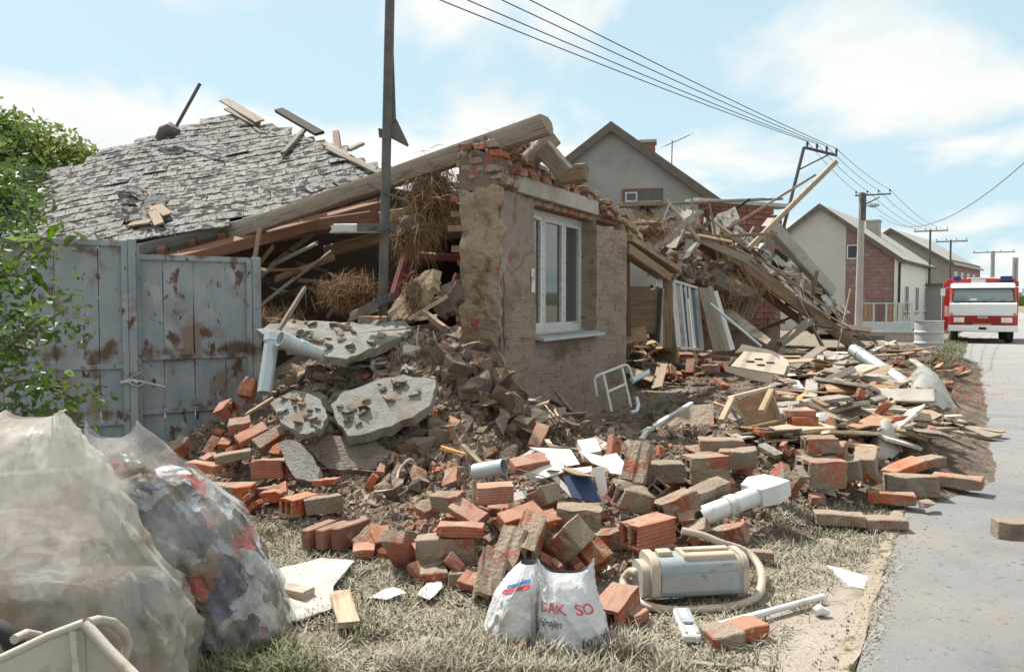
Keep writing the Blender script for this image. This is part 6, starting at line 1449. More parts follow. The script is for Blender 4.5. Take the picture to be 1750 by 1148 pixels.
drape('cloth', [(1395, 842), (1430, 850), (1420, 828), (1398, 826)], .08, 'cloth_white', 'small white rag at the foot of the upright brick fragment', 'cloth', .03)
slab('curved_sheet', [(1548, 694), (1580, 700), (1640, 724), (1712, 742), (1690, 746), (1620, 736), (1572, 718)], (1620, 722, 9.2), (0, -.2, 1), .03, 'wood_grey', 'long dark curved board reaching onto the road', 'board', rough=.006)
T(MB().tube([at(1185, 655, 9), at(1186, 656, 9)], .01, 4).build('nail', 'steel_dark'), 'small dark nail on the mud', 'nail') if False else None
# ================================================================ BRICKS, one by one
# kind, px, py, yaw, pitch, roll, lift, scale, label
BL = [
 ('Sd', 546, 913, 62, 0, 90, .08, 1.15, 'left brick of three dark bricks standing on edge side by side'),
 ('Sd', 570, 914, 60, 0, 90, .08, 1.15, 'middle brick of three dark bricks standing on edge side by side'),
 ('Sd', 600, 912, 58, 0, 90, .09, 1.25, 'right brick of three dark bricks standing on edge side by side'),
 ('H', 512, 862, 60, 0, 0, .09, 1.1, 'red hollow brick facing front beside a grey mortar chunk, above the three dark bricks'),
 ('W', 552, 862, 20, 5, 0, .08, .75, 'grey mortar chunk stuck to a hollow brick above the three dark bricks'),
 ('Bm', 632, 922, 40, 30, 30, .08, 1.2, 'slanted broken brick right of the three dark bricks'),
 ('B', 622, 940, 10, 0, 10, .05, 1.0, 'small red brick piece in the grass left of the leaning flat brick'),
 ('Sm', 683, 940, 75, -50, 0, .14, 1.25, 'flat mortar covered brick leaning upright left of the mortar block'),
 ('B', 655, 915, 20, 10, 30, .10, 1.1, 'red half brick behind the leaning flat brick'),
 ('W', 763, 938, 4, 0, 0, .16, 1.0, 'large grey mortar faced block under the single bright brick'),
 ('Bm', 745, 982, 3, 0, 0, .05, 1.2, 'left mortar crusted half brick under the large mortar block'),
 ('Bm', 797, 986, -4, 0, 0, .05, 1.2, 'right mortar crusted half brick under the large mortar block'),
 ('S', 788, 904, -4, 0, 0, .30, 1.12, 'clean bright red brick lying on top of the large mortar block'),
 ('K', 767, 856, -30, 8, 12, .30, .85, 'dusty brick tilted behind the bright red brick'),
 ('Bm', 735, 866, 40, 20, 10, .2, 1.1, 'broken brick sloping beside the mud left of the tilted dusty brick'),
 ('S', 800, 876, -40, -15, 30, .28, 1.05, 'red brick end poking out between the tilted brick and the bright brick'),
 ('H', 846, 842, 8, 0, 5, .36, .95, 'mortar stained hollow brick left of the paper folder'),
 ('Hm', 838, 985, 75, 40, 20, .14, 1.15, 'hollow brick on end at the left foot of the leaning brick row behind the bags'),
 ('Hm', 868, 945, 70, 35, 15, .22, 1.15, 'second hollow brick of the leaning row behind the carrier bags'),
 ('Hm', 905, 918, 68, 30, 10, .28, 1.15, 'third hollow brick of the leaning row behind the carrier bags'),
 ('S', 890, 880, 25, 10, 20, .34, 1.1, 'bright brick lying across the top of the leaning brick row'),
 ('S', 925, 890, 25, 8, 20, .34, 1.0, 'second bright brick on the leaning brick row, nearer the papers'),
 ('K', 930, 850, -62, 28, 10, .38, .95, 'red brick standing slanted in front of the paper folder'),
 ('Hm', 990, 882, -8, -4, 8, .34, 1.1, 'red brick lying just below the blue book'),
 ('K', 968, 925, -58, 35, 25, .24, 1.25, 'mud crusted brick tilted forward between the bags and the hollow block'),
 ('Bm', 1020, 945, 30, 20, 40, .18, 1.2, 'mortar lump brick left of the big two hole brick'),
 ('H', 1108, 908, 38, 2, 0, .25, 1.3, 'big clean two hole brick with a ridged top behind the vacuum cleaner'),
 ('K', 1120, 948, 20, 0, 0, .10, 1.0, 'mortar brick lying under the big two hole brick'),
 ('H', 1052, 1042, 60, 4, 0, .09, 1.25, 'ridged hollow brick with a square hole right of the carrier bags'),
 ('B', 1084, 1050, 45, 0, 0, .06, 1.1, 'orange brick piece squeezed behind the ridged hollow brick by the bags'),
 ('Hm', 1078, 850, 35, -18, 20, .32, 1.2, 'mortar covered brick tilted left of the paired hollow bricks'),
 ('Hm', 1155, 864, 30, 12, -6, .24, 1.15, 'two hole brick with a grey side in front of the white downpipe'),
 ('W', 1212, 842, 28, 14, 12, .24, .8, 'mortar ribbed block right of the two hole brick by the downpipe'),
 ('Bm', 1185, 905, -30, 20, 20, .14, 1.2, 'broken mortar brick under the lower end of the downpipe'),
 ('B', 1172, 884, 10, 0, 30, .2, .9, 'small orange brick chip beside the downpipe foot'),
 ('K', 1246, 914, -38, 20, 10, .10, .95, 'red brick tilted on its end right of the hose loop'),
 ('Sm', 1294, 946, -6, 0, 0, .06, .75, 'small dusty half brick right of the hose loop'),
 ('Q', 1205, 800, 12, 0, 0, .22, 1.25, 'block of paired hollow bricks showing four dark holes'),
 ('W', 1130, 806, -3, 0, 0, .25, .9, 'grey mortar block left of the four hole bricks'),
 ('Hm', 1088, 796, 60, 48, 15, .32, 1.3, 'big red hollow brick standing slanted right of the open booklet'),
 ('K', 1262, 782, -14, 4, 4, .26, 1.1, 'dusty red brick slab right of the four hole bricks'),
 ('Sm', 1232, 758, -8, 3, 0, .30, 1.4, 'flat red brick course lying behind the four hole bricks'),
 ('Sm', 1322, 822, -62, 40, 60, .18, 1.3, 'mud smeared brick leaning left of the narrow leaning brick'),
 ('Sm', 1358, 824, -70, 52, 80, .16, 1.1, 'narrow brick leaning between the mud smeared brick and the tall fragment'),
 ('Q', 1402, 806, 10, 0, 2, .22, 1.35, 'tall mortar faced hollow block with two dark holes near the road'),
 ('Hm', 1402, 760, 5, 0, 0, .40, 1.1, 'hollow brick lying on top of the tall hollow block near the road'),
 ('W', 1452, 800, 65, 0, 82, .22, 1.1, 'big red brick slab fragment standing upright at the road edge'),
 ('K', 1480, 790, 62, 6, 85, .24, 1.35, 'mortar faced brick plate standing right of the upright slab fragment'),
 ('Sm', 1438, 772, 60, 0, 84, .34, 1.2, 'red brick on edge on top of the upright slab fragment'),
 ('B', 1400, 851, -8, 0, 5, .05, 1.0, 'small red brick end at the foot of the tall hollow block'),
 ('Sm', 1434, 886, -14, 0, 0, .06, 1.35, 'left one of two bricks lying end to end before the kerb'),
 ('Sm', 1510, 893, -4, 0, 0, .06, 1.2, 'right one of two bricks lying end to end before the kerb'),
 ('Sm', 1522, 850, -25, 0, 0, .07, 1.4, 'flat mortar covered brick at the kerb in front of the longer slab'),
 ('W', 1556, 828, -12, 0, 90, .06, 1.15, 'long flat brick slab lying over the kerb'),
 ('Sm', 1636, 822, -38, 0, 0, .07, 1.55, 'single mortar covered brick lying out on the asphalt'),
 ('W', 1736, 906, -8, 0, 0, .07, .8, 'brown brick lump on the asphalt at the right frame edge'),
 ('Bm', 1240, 1086, 14, 4, 0, .05, 1.25, 'front brick of two lying in the grass below the wand'),
 ('B', 1278, 1074, 20, 0, 0, .05, 1.2, 'back brick of two lying in the grass below the wand'),
 ('S', 348, 797, -18, -3, 0, .22, 1.15, 'clean red brick lying tilted at the gate foot left of the hollow brick'),
 ('Sm', 398, 780, 22, 8, 0, .24, 1.2, 'dusty brick sloping up to the right behind the clean red brick'),
 ('H', 465, 800, -22, 6, 0, .17, 1.25, 'big red hollow brick left of the curved plaster slab'),
 ('K', 396, 845, 3, 0, 0, .12, 1.35, 'large ridged red block below the clean red brick'),
 ('S', 318, 815, -12, 0, 0, .12, 1.1, 'red brick half hidden behind the clear sack, upper one'),
 ('S', 330, 843, -8, 0, 0, .06, 1.1, 'red brick half hidden behind the clear sack, lower one'),
 ('B', 395, 878, -8, 0, 0, .06, 1.1, 'orange brick end at the edge of the clear sack'),
 ('Hb', 388, 700, -30, 20, 40, .30, 1.1, 'broken red hollow tile lying against the gate'),
 ('Hb', 425, 664, 70, 60, 20, .42, 1.1, 'ridged red hollow tile standing against the gate post'),
 ('S', 430, 742, 35, 22, 30, .32, 1.1, 'red brick slanting up left of the plaster slabs'),
 ('Sm', 462, 748, 38, 26, 30, .32, 1.1, 'dusty brick slanting up beside the red brick left of the plaster slabs'),
 ('Bm', 410, 725, 10, 12, 20, .34, 1.2, 'broken crust brick under the hollow tile at the gate'),
 ('K', 302, 770, 50, 35, 10, .14, 1.0, 'mud covered brick on end against the foot of the gate'),
 ('B', 470, 846, -10, 0, 0, .07, 1.3, 'dark red brick piece under the big hollow brick by the slab'),
 ('B', 548, 824, -5, 0, 0, .12, .8, 'left half of a small brick pair in the mud below the curved slab'),
 ('B', 566, 822, 5, 0, 0, .12, .8, 'right half of a small brick pair in the mud below the curved slab'),
 ('S', 1149, 634, 80, 35, 40, .30, 1.3, 'orange brick standing slanted in front of the wardrobe'),
 ('H', 1180, 628, 70, 50, 0, .34, 1.3, 'two hole brick on end below the white leaning window frame'),
 ('S', 1172, 606, 5, 0, 20, .38, 1.2, 'red brick lying behind the two hole brick on end'),
 ('Sm', 1208, 606, 30, 12, 10, .40, 1.5, 'red brick slanting on the heap right of the two hole brick on end'),
 ('Sm', 1232, 612, -12, 0, 10, .38, 1.4, 'dusty brick between the slanting brick and the cream tub'),
 ('Hm', 1215, 630, 5, 0, 0, .30, 1.3, 'mud covered hollow brick left of the cream tub'),
 ('H', 1372, 722, 5, 0, 0, .20, 1.0, 'small two hole brick right of the upturned table'),
 ('S', 1366, 706, -4, 0, 0, .28, 1.1, 'red brick lying above the small two hole brick'),
 ('Hm', 520, 530, 10, 0, 0, .16, 1.2, 'hollow bricks remnant in the shade behind the pale stick'),
 ('Hm', 640, 552, -8, 0, 0, .2, 1.2, 'red hollow brick in the shade at the foot of the mast'),
 ('H', 475, 560, 15, 0, 0, .12, 1.2, 'red hollow brick in the shade beside the gate post'),
 ('S', 1545, 800, 25, 15, 5, .10, 1.5, 'red brick tilted behind the flat bricks at the kerb'),
 ('Sm', 1580, 790, 20, 6, 0, .08, 1.4, 'grey crusted brick behind the long flat slab at the kerb'),
 ('S', 920, 745, 60, 40, 20, .20, 1.0, 'small red brick on end in the mud behind the papers'),
 ('S', 1048, 770, 70, 55, 60, .32, 1.0, 'dark red brick on end right of the white carton'),
 ('S', 905, 790, 25, 6, 20, .36, 1.1, 'red brick under the left edge of the paper folder'),
 ('S', 1556, 640, -20, 0, 0, .10, 1.6, 'red brick at the road edge beside the long pipe'),
 ('K', 1615, 640, 35, 0, 0, .10, 1.3, 'weathered brick at the road edge under the barrel'),
]
R = random.Random(14)
KN = {'S': 'brick', 'Sm': 'brick', 'Sd': 'brick', 'H': 'hollow_brick', 'Hm': 'hollow_brick', 'Q': 'hollow_block', 'B': 'broken_brick', 'Bm': 'broken_brick', 'K': 'brick', 'W': 'mortar_block', 'Hb': 'hollow_tile'}
for (k, px, py, yaw, pit, rol, lift, s, lab) in BL:
    o = obj(KN[k], R.choice(BR[k]), None, rotm(rol + R.uniform(-2, 2), pit + R.uniform(-2, 2), yaw + R.uniform(-3, 3), on(px, py, lift * .85)) @ Matrix.Scale(s * .8, 4)); T(o, lab, 'brick', 'bricks of the ruin')
rl = obj('rounded_lump', CM[0], None, rotm(0, 0, 10, on(1586, 862, .06)) @ Matrix.Diagonal((.95, .8, .75, 1))); T(rl, 'rounded mortar lump at the kerb in front of the lone brick', 'rubble')

# filler bricks in zones (several of a kind nobody could tell apart)
def fill(name, kinds, n, poly, label, cat, group, lift=(.03, .12), sc_=(.8, 1.2), seed=0, tilt=35, flat=False):
    R = random.Random(seed); xs = [p[0] for p in poly]; ys = [p[1] for p in poly]; c = 0; tr = 0
    while c < n and tr < 5000:
        tr += 1
        px, py = R.uniform(min(xs), max(xs)), R.uniform(min(ys), max(ys))
        if not inside((px, py), poly): continue
        me = R.choice(kinds); p = on(px, py, R.uniform(*lift))
        o = T(obj(name, me, None, rotm(R.gauss(0, tilt), R.gauss(0, tilt * .6), R.uniform(0, 360), p) @ Matrix.Scale(R.uniform(*sc_), 4)), label, cat, group); c += 1; FILL.append((o, px, py, name.replace('_', ' ')))
bb = BR['B'] + BR['Bm'] + BR['Sm'] + BR['S']
fill('broken_brick', bb + BR['Hm'], 26, [(640, 905), (720, 860), (880, 840), (1000, 880), (1100, 860), (1200, 880), (1180, 930), (1080, 960), (960, 980), (830, 1000), (700, 980)], 'broken brick wedged in the low heap behind the carrier bags', 'brick', 'broken bricks in the front heap', (.03, .10), (.5, .85), 1)
fill('broken_brick', bb, 20, [(290, 760), (420, 720), (480, 760), (500, 850), (440, 880), (380, 860)], 'broken brick in the heap at the foot of the rusty gate', 'brick', 'broken bricks by the gate', (.03, .10), (.5, .85), 2)
fill('broken_brick', bb + BR['Hm'], 28, [(1050, 830), (1100, 770), (1290, 740), (1500, 740), (1510, 800), (1380, 850), (1240, 850)], 'broken brick in the row of rubble between the papers and the road', 'brick', 'broken bricks in the right row', (.03, .10), (.5, .85), 3)
fill('broken_brick', bb, 24, [(1130, 640), (1140, 600), (1230, 592), (1260, 620), (1240, 660), (1180, 665)], 'broken brick in the heap in front of the leaning window frame', 'brick', 'broken bricks below the window frame', (.03, .16), (.6, 1.1), 4)
fill('broken_brick', bb, 30, [(1540, 640), (1640, 620), (1655, 650), (1600, 665), (1400, 640), (1450, 605), (1560, 600)], 'broken brick strewn along the road edge beside the barrel', 'brick', 'broken bricks near the barrel', (.03, .10), (.5, 1.0), 5)
fill('broken_brick', bb, 14, [(600, 640), (800, 700), (860, 780), (700, 850), (580, 830)], 'broken brick half sunk in the mud below the big plaster slab', 'brick', 'broken bricks in the mud', (.0, .06), (.6, .9), 6)

fill('broken_brick', BR['B'] + BR['Bm'] + BR['Bm'], 46, [(560, 900), (720, 850), (880, 830), (1000, 860), (1200, 870), (1200, 930), (1080, 960), (960, 980), (830, 1005), (660, 985)], 'small brick shard among the bricks of the front heap', 'brick', 'brick shards in the front heap', (.02, .12), (.3, .65), 7, 60)
fill('broken_brick', bb, 34, [(1330, 640), (1400, 610), (1560, 600), (1560, 680), (1590, 740), (1480, 740), (1360, 735)], 'broken brick among boards', 'brick', 'broken bricks among the boards', (.04, .16), (.6, 1.2), 9, 40)
fill('broken_brick', BR['B'] + BR['Bm'] + BR['Bm'], 34, [(1060, 830), (1100, 780), (1300, 750), (1520, 750), (1540, 810), (1400, 855), (1240, 850)], 'small brick shard in the row of rubble left of the kerb bricks', 'brick', 'brick shards in the right row', (.02, .12), (.3, .65), 8, 60)

# ================================================================ RUBBLE CHUNKS
C = 'rubble'
fill('clay_clod', CH, 110, [(560, 640), (780, 570), (850, 660), (900, 720), (900, 760), (820, 860), (640, 850), (560, 800), (470, 640)], 'brown clay clod on the mud bank below the broken wall corner', C, 'clay clods on the mud bank', (.0, .05), (.5, 1.5), 11, 90)
fill('clay_clod', CH, 60, [(780, 560), (860, 640), (920, 730), (880, 760), (800, 680), (740, 590)], 'dark clay clod heaped against the foot of the broken wall', C, 'clay clods against the wall', (.02, .12), (1.0, 2.0), 12, 90)
fill('mortar_chunk', CM, 36, [(470, 640), (560, 620), (600, 680), (560, 760), (480, 720)], 'flat mortar crust lying left of the big plaster slab', C, 'mortar crusts by the slabs', (.03, .10), (.7, 1.4), 13, 25)
fill('mortar_chunk', CM + CH, 60, [(880, 720), (1060, 700), (1220, 660), (1260, 720), (1120, 790), (960, 770)], 'mortar lump on the mud between the wall and the papers', C, 'mortar lumps on the open mud', (.0, .05), (.35, 1.0), 14, 90)
fill('mortar_chunk', CM, 50, [(1340, 640), (1540, 620), (1560, 720), (1420, 740), (1340, 700)], 'mortar lump among the splintered boards left of the long pipe', C, 'mortar lumps among the boards', (.0, .06), (.5, 1.2), 15, 90)
fill('plaster_flake', CPL, 40, [(470, 660), (640, 610), (760, 640), (700, 700), (500, 740)], 'thin grey plaster flake scattered on the slabs below the drain pipe', C, 'plaster flakes', (.04, .10), (.4, 1.0), 16, 20)
T(obj('stone_block', CT[0], None, rotm(20, 10, 30, at(758, 566, 7.75)) @ Matrix.Diagonal((1.45, 1.3, 1.5, 1))), 'pale squared stone block lodged at the foot of the broken wall', C)
for (px, py, s, lab, me) in ((585, 768, 1.05, 'upright brown stone standing in the mud in front of the big slab', CM[2]), (652, 655, 1.0, 'angular stone on top of the big plaster slab', CT[1]), (640, 625, .8, 'smaller angular stone above the big plaster slab', CT[2]), (705, 600, 1.1, 'rounded clay stone under the upper slab', CT[1]), (770, 610, 1.0, 'clay stone right of the hanging roots', CH[2]), (830, 670, 1.5, 'grey plaster chunk at the foot of the wall end', CM[3]), (800, 735, 1.2, 'brown boulder in the mud right of the big slab', CH[0]), (720, 760, 1.4, 'flat brown clod in the mud below the big slab corner', CH[5]), (850, 790, 1.2, 'large clod just above the pipe stub', CH[4]), (900, 740, 1.5, 'dark slab of clay left of the papers', CH[1]), (880, 690, .9, 'pale brick stub poking out by the wall foot', CM[0])):
    T(obj('stone_chunk', me, None, rotm(R.uniform(0, 360), R.uniform(-30, 30), R.uniform(0, 360), on(px, py, .05)) @ Matrix.Scale(s, 4)), lab, C)
# crusts lying on the upper slab
def slab_crumbs(poly, anchor, nrm, n, meshes, sc_, label, group, seed):
    R = random.Random(seed); p0 = at(*anchor); nrm = V(nrm).normalized(); c = 0
    while c < n:
        px, py = R.uniform(min(p[0] for p in poly), max(p[0] for p in poly)), R.uniform(min(p[1] for p in poly), max(p[1] for p in poly))
        if not inside((px, py), poly): continue
        s = R.uniform(*sc_); o = T(obj('plaster_flake', R.choice(meshes), None, rotm(R.gauss(0, 15), R.gauss(0, 15), R.uniform(0, 360), on_plane(px, py, p0, nrm) + nrm * .02 * s) @ Matrix.Scale(s, 4)), label, 'rubble', group); c += 1; FILL.append((o, px, py, 'plaster flake'))
slab_crumbs([(440, 562), (500, 546), (600, 552), (690, 548), (640, 590), (585, 606), (480, 588)], (590, 575, 7.35), (.02, -.42, .9), 34, CPL + CM, (.25, .8), 'plaster crust lying on the long upper slab below the mast', 'crusts on the upper slab', 5)
slab_crumbs([(470, 690), (505, 670), (560, 700), (545, 735), (500, 735)], (512, 705, 6.40), (-.1, -.55, .82), 16, CPL + CM, (.25, .7), 'plaster crust lying on the grey slab left of the big slab', 'crusts on the left slab', 6)
slab_crumbs([(575, 690), (640, 652), (735, 652), (725, 675), (640, 690), (600, 740)], (655, 695, 6.42), (-.05, -.60, .80), 24, CPL + CM + CH, (.2, .65), 'plaster crust lying on the big tilted slab', 'crusts on the big slab', 8)
# plaster slabs
SLB = 'plaster slabs'
slab('plaster_slab', [(566, 690), (585, 672), (640, 650), (690, 640), (742, 648), (746, 660), (735, 690), (705, 712), (650, 733), (596, 747), (578, 724)], (655, 695, 6.42), (-.05, -.60, .80), .09, 'plaster_slab', 'big grey plaster slab tilted towards the viewer in the middle of the mud bank', 'slab', SLB, rough=.014, sub=3)
slab('plaster_slab', [(462, 690), (500, 665), (548, 680), (560, 710), (545, 738), (512, 742), (480, 722)], (512, 705, 6.40), (-.1, -.55, .82), .06, 'plaster_slab', 'grey plaster slab left of the big slab, strewn with crusts', 'slab', SLB, rough=.014, sub=3)
slab('plaster_slab', [(476, 756), (500, 752), (530, 772), (545, 800), (540, 822), (505, 818), (486, 790)], (510, 788, 5.95), (-.2, -.75, .6), .05, 'plaster_slab', 'curved grey plaster piece beside the big hollow brick', 'slab', SLB, rough=.012, sub=3)
slab('plaster_slab', [(440, 562), (500, 546), (600, 552), (690, 548), (706, 562), (640, 594), (585, 612), (540, 600), (480, 590)], (590, 575, 7.35), (.02, -.42, .9), .08, 'plaster_slab', 'long upper plaster slab bridging the mud bank below the mast', 'slab', SLB, rough=.03, sub=5)
slab('wire_mesh_slab', [(520, 760), (560, 745), (640, 752), (670, 775), (640, 800), (560, 800)], (590, 775, 6.2), (-.05, -.6, .78), .05, 'clay', 'mud slab with rusty wire mesh under the big plaster slab', 'slab', SLB, rough=.02, sub=3)
mm = MB(); pl0 = at(590, 775, 6.15); nn = V((-.05, -.6, .78)).normalized()
for k in range(14):
    a = 520 + k * 11; mm.tube([on_plane(a, 754, pl0, nn), on_plane(a + 14, 796, pl0, nn)], .0016, 4)
for k in range(9):
    b = 752 + k * 6; mm.tube([on_plane(515, b, pl0, nn), on_plane(664, b - 2, pl0, nn)], .0016, 4)
T(mm.build('wire_mesh', 'steel_dark'), 'rusty wire mesh sheet bare in the mud under the big plaster slab', 'wire mesh')
slab('reed_plaster', [(655, 545), (680, 505), (715, 470), (740, 460), (738, 490), (712, 525), (690, 545)], (700, 505, 7.85), (-.55, -.75, .35), .12, 'adobe', 'reed faced ceiling plaster chunk standing right of the mast foot', 'slab', SLB, rough=.02, sub=4)
straw('straw_clump', at(706, 503, 7.75), .10, .08, .20, 420, .12, .4, 'straw fibres on the face of the standing ceiling plaster chunk', 21)
slab('reed_plaster', [(735, 520), (752, 488), (778, 478), (790, 500), (775, 530), (750, 540)], (762, 510, 8.0), (-.2, -.9, .35), .12, 'clay', 'dark clay plaster chunk between the reed chunk and the wall', 'slab', SLB, rough=.02, sub=4)
# sticks, laths, roots on the bank
for k, (a, b, w, t, mt, lab) in enumerate((((478, 562, 7.2), (521, 492, 7.5), .035, .035, 'wood_grey', 'pale stick poking up left of the upper plaster slab'), ((700, 545, 7.6), (764, 506, 7.8), .04, .03, 'wood_pale', 'white lath slanting over the upper slab towards the wall'), ((715, 545, 7.5), (745, 540, 7.6), .10, .03, 'board_pale', 'short stack of laths at the right end of the upper slab'),
   ((722, 532, 7.6), (758, 560, 7.4), .06, .05, 'wood_old', 'brown lath bundle before the squared stone'), ((420, 708, 6.6), (466, 680, 6.8), .05, .02, 'wood_pale', 'pale lath beside the downpipe foot'), ((455, 648, 6.9), (468, 672, 6.8), .05, .03, 'wood_old', 'short splintered stake at the downpipe foot'),
   ((755, 765, 6.0), (812, 782, 5.8), .045, .03, 'amber', 'orange brown wooden hook in the mud right of the big slab'), ((862, 684, 7.6), (898, 702, 7.4), .10, .09, 'wood_pale', 'pale beam stub lying at the foot of the facade'), ((950, 670, 8.2), (980, 706, 8.0), .03, .03, 'wood_grey', 'grey stick leaning on the facade under the window'), ((940, 684, 8.0), (990, 712, 7.8), .05, .03, 'wood_dark', 'dark slat below the facade'),
   ((1070, 755, 6.2), (1135, 842, 5.5), .05, .035, 'wood_grey', 'long weathered batten leaning on the bricks right of the booklet'), ((870, 800, 5.6), (912, 770, 5.9), .05, .02, 'board_grey', 'grey slat left of the paper folder'), ((790, 760, 6.0), (835, 805, 5.7), .04, .02, 'wood_old', 'brown slat stuck in the mud above the pipe stub'))):
    timber('lath', at(*a) if k not in (4, 5, 6, 7) else on(a[0], a[1], .08), at(*b) if k not in (4, 5, 6, 7) else on(b[0], b[1], .10), w, t, mt, lab, 'lath', 'laths on the mud bank', splinter=.02)
def root(pts, r, label): T(autosmooth(MB().tube(catmull([V(p) for p in pts], 4), r, 6).build('cable', 'plastic_cream'), 80), label, 'cable', 'loose cables and roots')
root([on(678, 832, .02), on(682, 805, .06), on(700, 785, .12), on(712, 800, .03), on(714, 835, .02)], .012, 'pale cable loop sticking up from the mud in the middle')
root([on(640, 840, .03), on(665, 838, .05), on(700, 832, .03), on(680, 846, .02), on(655, 850, .02)], .010, 'pale cable curl lying flat in the mud below the loop')
root([at(716, 556, 7.35), at(712, 580, 7.25), at(716, 602, 7.2)], .006, 'left root hanging from the end of the upper slab')
root([at(740, 566, 7.3), at(750, 600, 7.2), at(758, 640, 7.0), at(762, 660, 6.9)], .006, 'long root hanging right of the upper slab')
root([on(945, 680, .1), on(950, 705, .15), on(972, 722, .1), on(990, 726, .05)], .010, 'curved pale cable at the foot of the facade')
root([on(930, 690, .06), on(960, 715, .12), on(1010, 708, .08)], .008, 'thin dark cable along the foot of the facade')

# ================================================================ SPLINTERED TIMBER FIELD on the right
HB = [((1350, 690), (1440, 720), .10, 'wood_pale', 'pale plank just right of the upturned table'), ((1395, 705), (1530, 738), .12, 'wood_pale', 'long pale plank slanting to the road, upper'), ((1400, 722), (1525, 742), .08, 'wood_old', 'brown plank slanting to the road, middle'), ((1410, 738), (1600, 746), .11, 'board_pale', 'long pale strip pointing at the dark curved board'),
      ((1360, 665), (1480, 660), .16, 'board_pale', 'cream board behind the upturned table'), ((1430, 662), (1500, 672), .14, 'wood_white', 'whitish board right of the cream board'), ((1330, 600), (1420, 606), .10, 'wood_pale', 'pale plank below the fallen rafters'), ((1345, 592), (1470, 598), .14, 'wood_old', 'brown plank lying along the foot of the fallen roof'),
      ((1375, 612), (1440, 640), .16, 'board_grey', 'grey board in the middle of the debris field'), ((1440, 610), (1420, 660), .18, 'board_pale', 'pale square board below the brown plank'), ((1480, 610), (1500, 640), .1, 'wood_grey', 'grey plank left of the long pipe'), ((1388, 650), (1384, 680), .14, 'board_pale', 'upright pale board end near the cream board'),
      ((1545, 602), (1620, 618), .1, 'wood_pale', 'pale plank at the barrel foot'), ((1560, 615), (1600, 645), .14, 'board_grey', 'grey board at the road edge by the barrel'), ((1500, 640), (1555, 668), .12, 'wood_grey', 'grey board sliding under the long pipe'), ((1480, 575), (1530, 590), .08, 'wood_pale', 'pale plank end at the tip of the fallen roof'),
      ((1490, 600), (1530, 582), .08, 'wood_white', 'white slat leaning at the tip of the fallen roof'), ((1505, 745), (1560, 760), .2, 'board_pale', 'pale wide board at the road edge behind the upright fragment'), ((1440, 690), (1510, 715), .05, 'wood_pale', 'thin pale batten across the debris field'), ((1535, 655), (1580, 640), .09, 'board_pale', 'pale board behind the plastic sheet'),
      ((1405, 640), (1490, 628), .06, 'wood_old', 'brown batten in the middle of the debris field'), ((1352, 640), (1372, 676), .12, 'wood_white', 'white board between the tub and the cream board'), ((1420, 755), (1500, 765), .09, 'wood_pale', 'pale batten above the tall hollow block'), ((1300, 760), (1330, 778), .14, 'board_grey', 'grey drawer board below the upturned table'),
      ((1455, 610), (1560, 604), .10, 'wood_old', 'brown rafter piece before the garden wall'), ((1600, 592), (1560, 600), .06, 'wood_pale', 'pale slat left of the barrel')]
for k, (a, b, w, mt, lab) in enumerate(HB):
    l = .06 + .03 * (k % 4); timber('loose_board', on(*a, l + R.uniform(0, .08)), on(*b, l), w, .03, mt, lab, 'board', 'loose boards in the debris field', roll=R.uniform(-15, 15), splinter=.02)
scr_m = []
R2 = random.Random(3)
for mt in ('board_pale', 'wood_pale', 'board_grey', 'wood_old', 'wood_pale', 'wood_grey', 'wood_old', 'panel_brown', 'board_grey'):
    for _ in range(2): scr_m.append(timber_mesh(R2.uniform(.18, .6), R2.uniform(.04, .2), R2.uniform(.012, .03), 3, .003, .03, rnd=R2, mat=mt, name='scrap'))
fill('wood_scrap', scr_m, 62, [(1330, 640), (1400, 600), (1560, 590), (1640, 610), (1620, 660), (1560, 690), (1590, 745), (1480, 745), (1360, 735)], 'splintered board scrap in the debris field between the tub and the road', 'scrap', 'board scraps in the debris field', (.04, .18), (.8, 1.8), 31, 16)
fill('wood_scrap', scr_m, 30, [(1290, 600), (1480, 585), (1540, 600), (1480, 640), (1300, 640)], 'splintered lath scrap at the foot of the fallen roof slope', 'scrap', 'lath scraps under the fallen roof', (.05, .3), (.8, 2.0), 32, 25)
fill('wood_scrap', scr_m, 24, [(1230, 660), (1350, 650), (1360, 760), (1230, 770)], 'board scrap around the upturned table', 'scrap', 'board scraps around the table', (.04, .12), (.5, 1.1), 33, 20)
fill('wood_scrap', scr_m, 22, [(850, 680), (1000, 690), (1000, 730), (900, 730)], 'dark splinter at the foot of the facade under the window', 'scrap', 'splinters under the window', (.02, .08), (.3, .8), 34, 20)
fill('wood_scrap', scr_m, 26, [(1075, 590), (1130, 580), (1130, 650), (1075, 640)], 'board scrap piled inside the doorway before the wardrobe', 'scrap', 'scraps in the doorway', (.05, .25), (.8, 1.6), 35, 25)
fill('wood_scrap', scr_m, 20, [(440, 540), (560, 530), (640, 540), (560, 560), (440, 590)], 'lath scrap in the shade behind the upper plaster slab', 'scrap', 'scraps behind the upper slab', (.05, .2), (.6, 1.2), 36, 25)
fill('wood_scrap', scr_m, 26, [(900, 760), (1060, 750), (1080, 800), (1000, 820), (900, 810)], 'paper or slat scrap mixed under the white papers', 'scrap', 'scraps under the papers', (.1, .3), (.3, .7), 37, 20)
fill('wood_scrap', scr_m, 34, [(1480, 700), (1560, 690), (1640, 715), (1700, 742), (1600, 752), (1490, 748)], 'board scrap spilled to the road edge beside the dark curved board', 'scrap', 'board scraps at the road edge', (.02, .08), (.5, 1.2), 38, 10)
T(obj('amber_pot', chunk(.11, .8, 14, 'amber'), None, Matrix.Translation(on(1374, 681, .12))), 'orange brown broken pot among the boards right of the upturned table', 'pot')

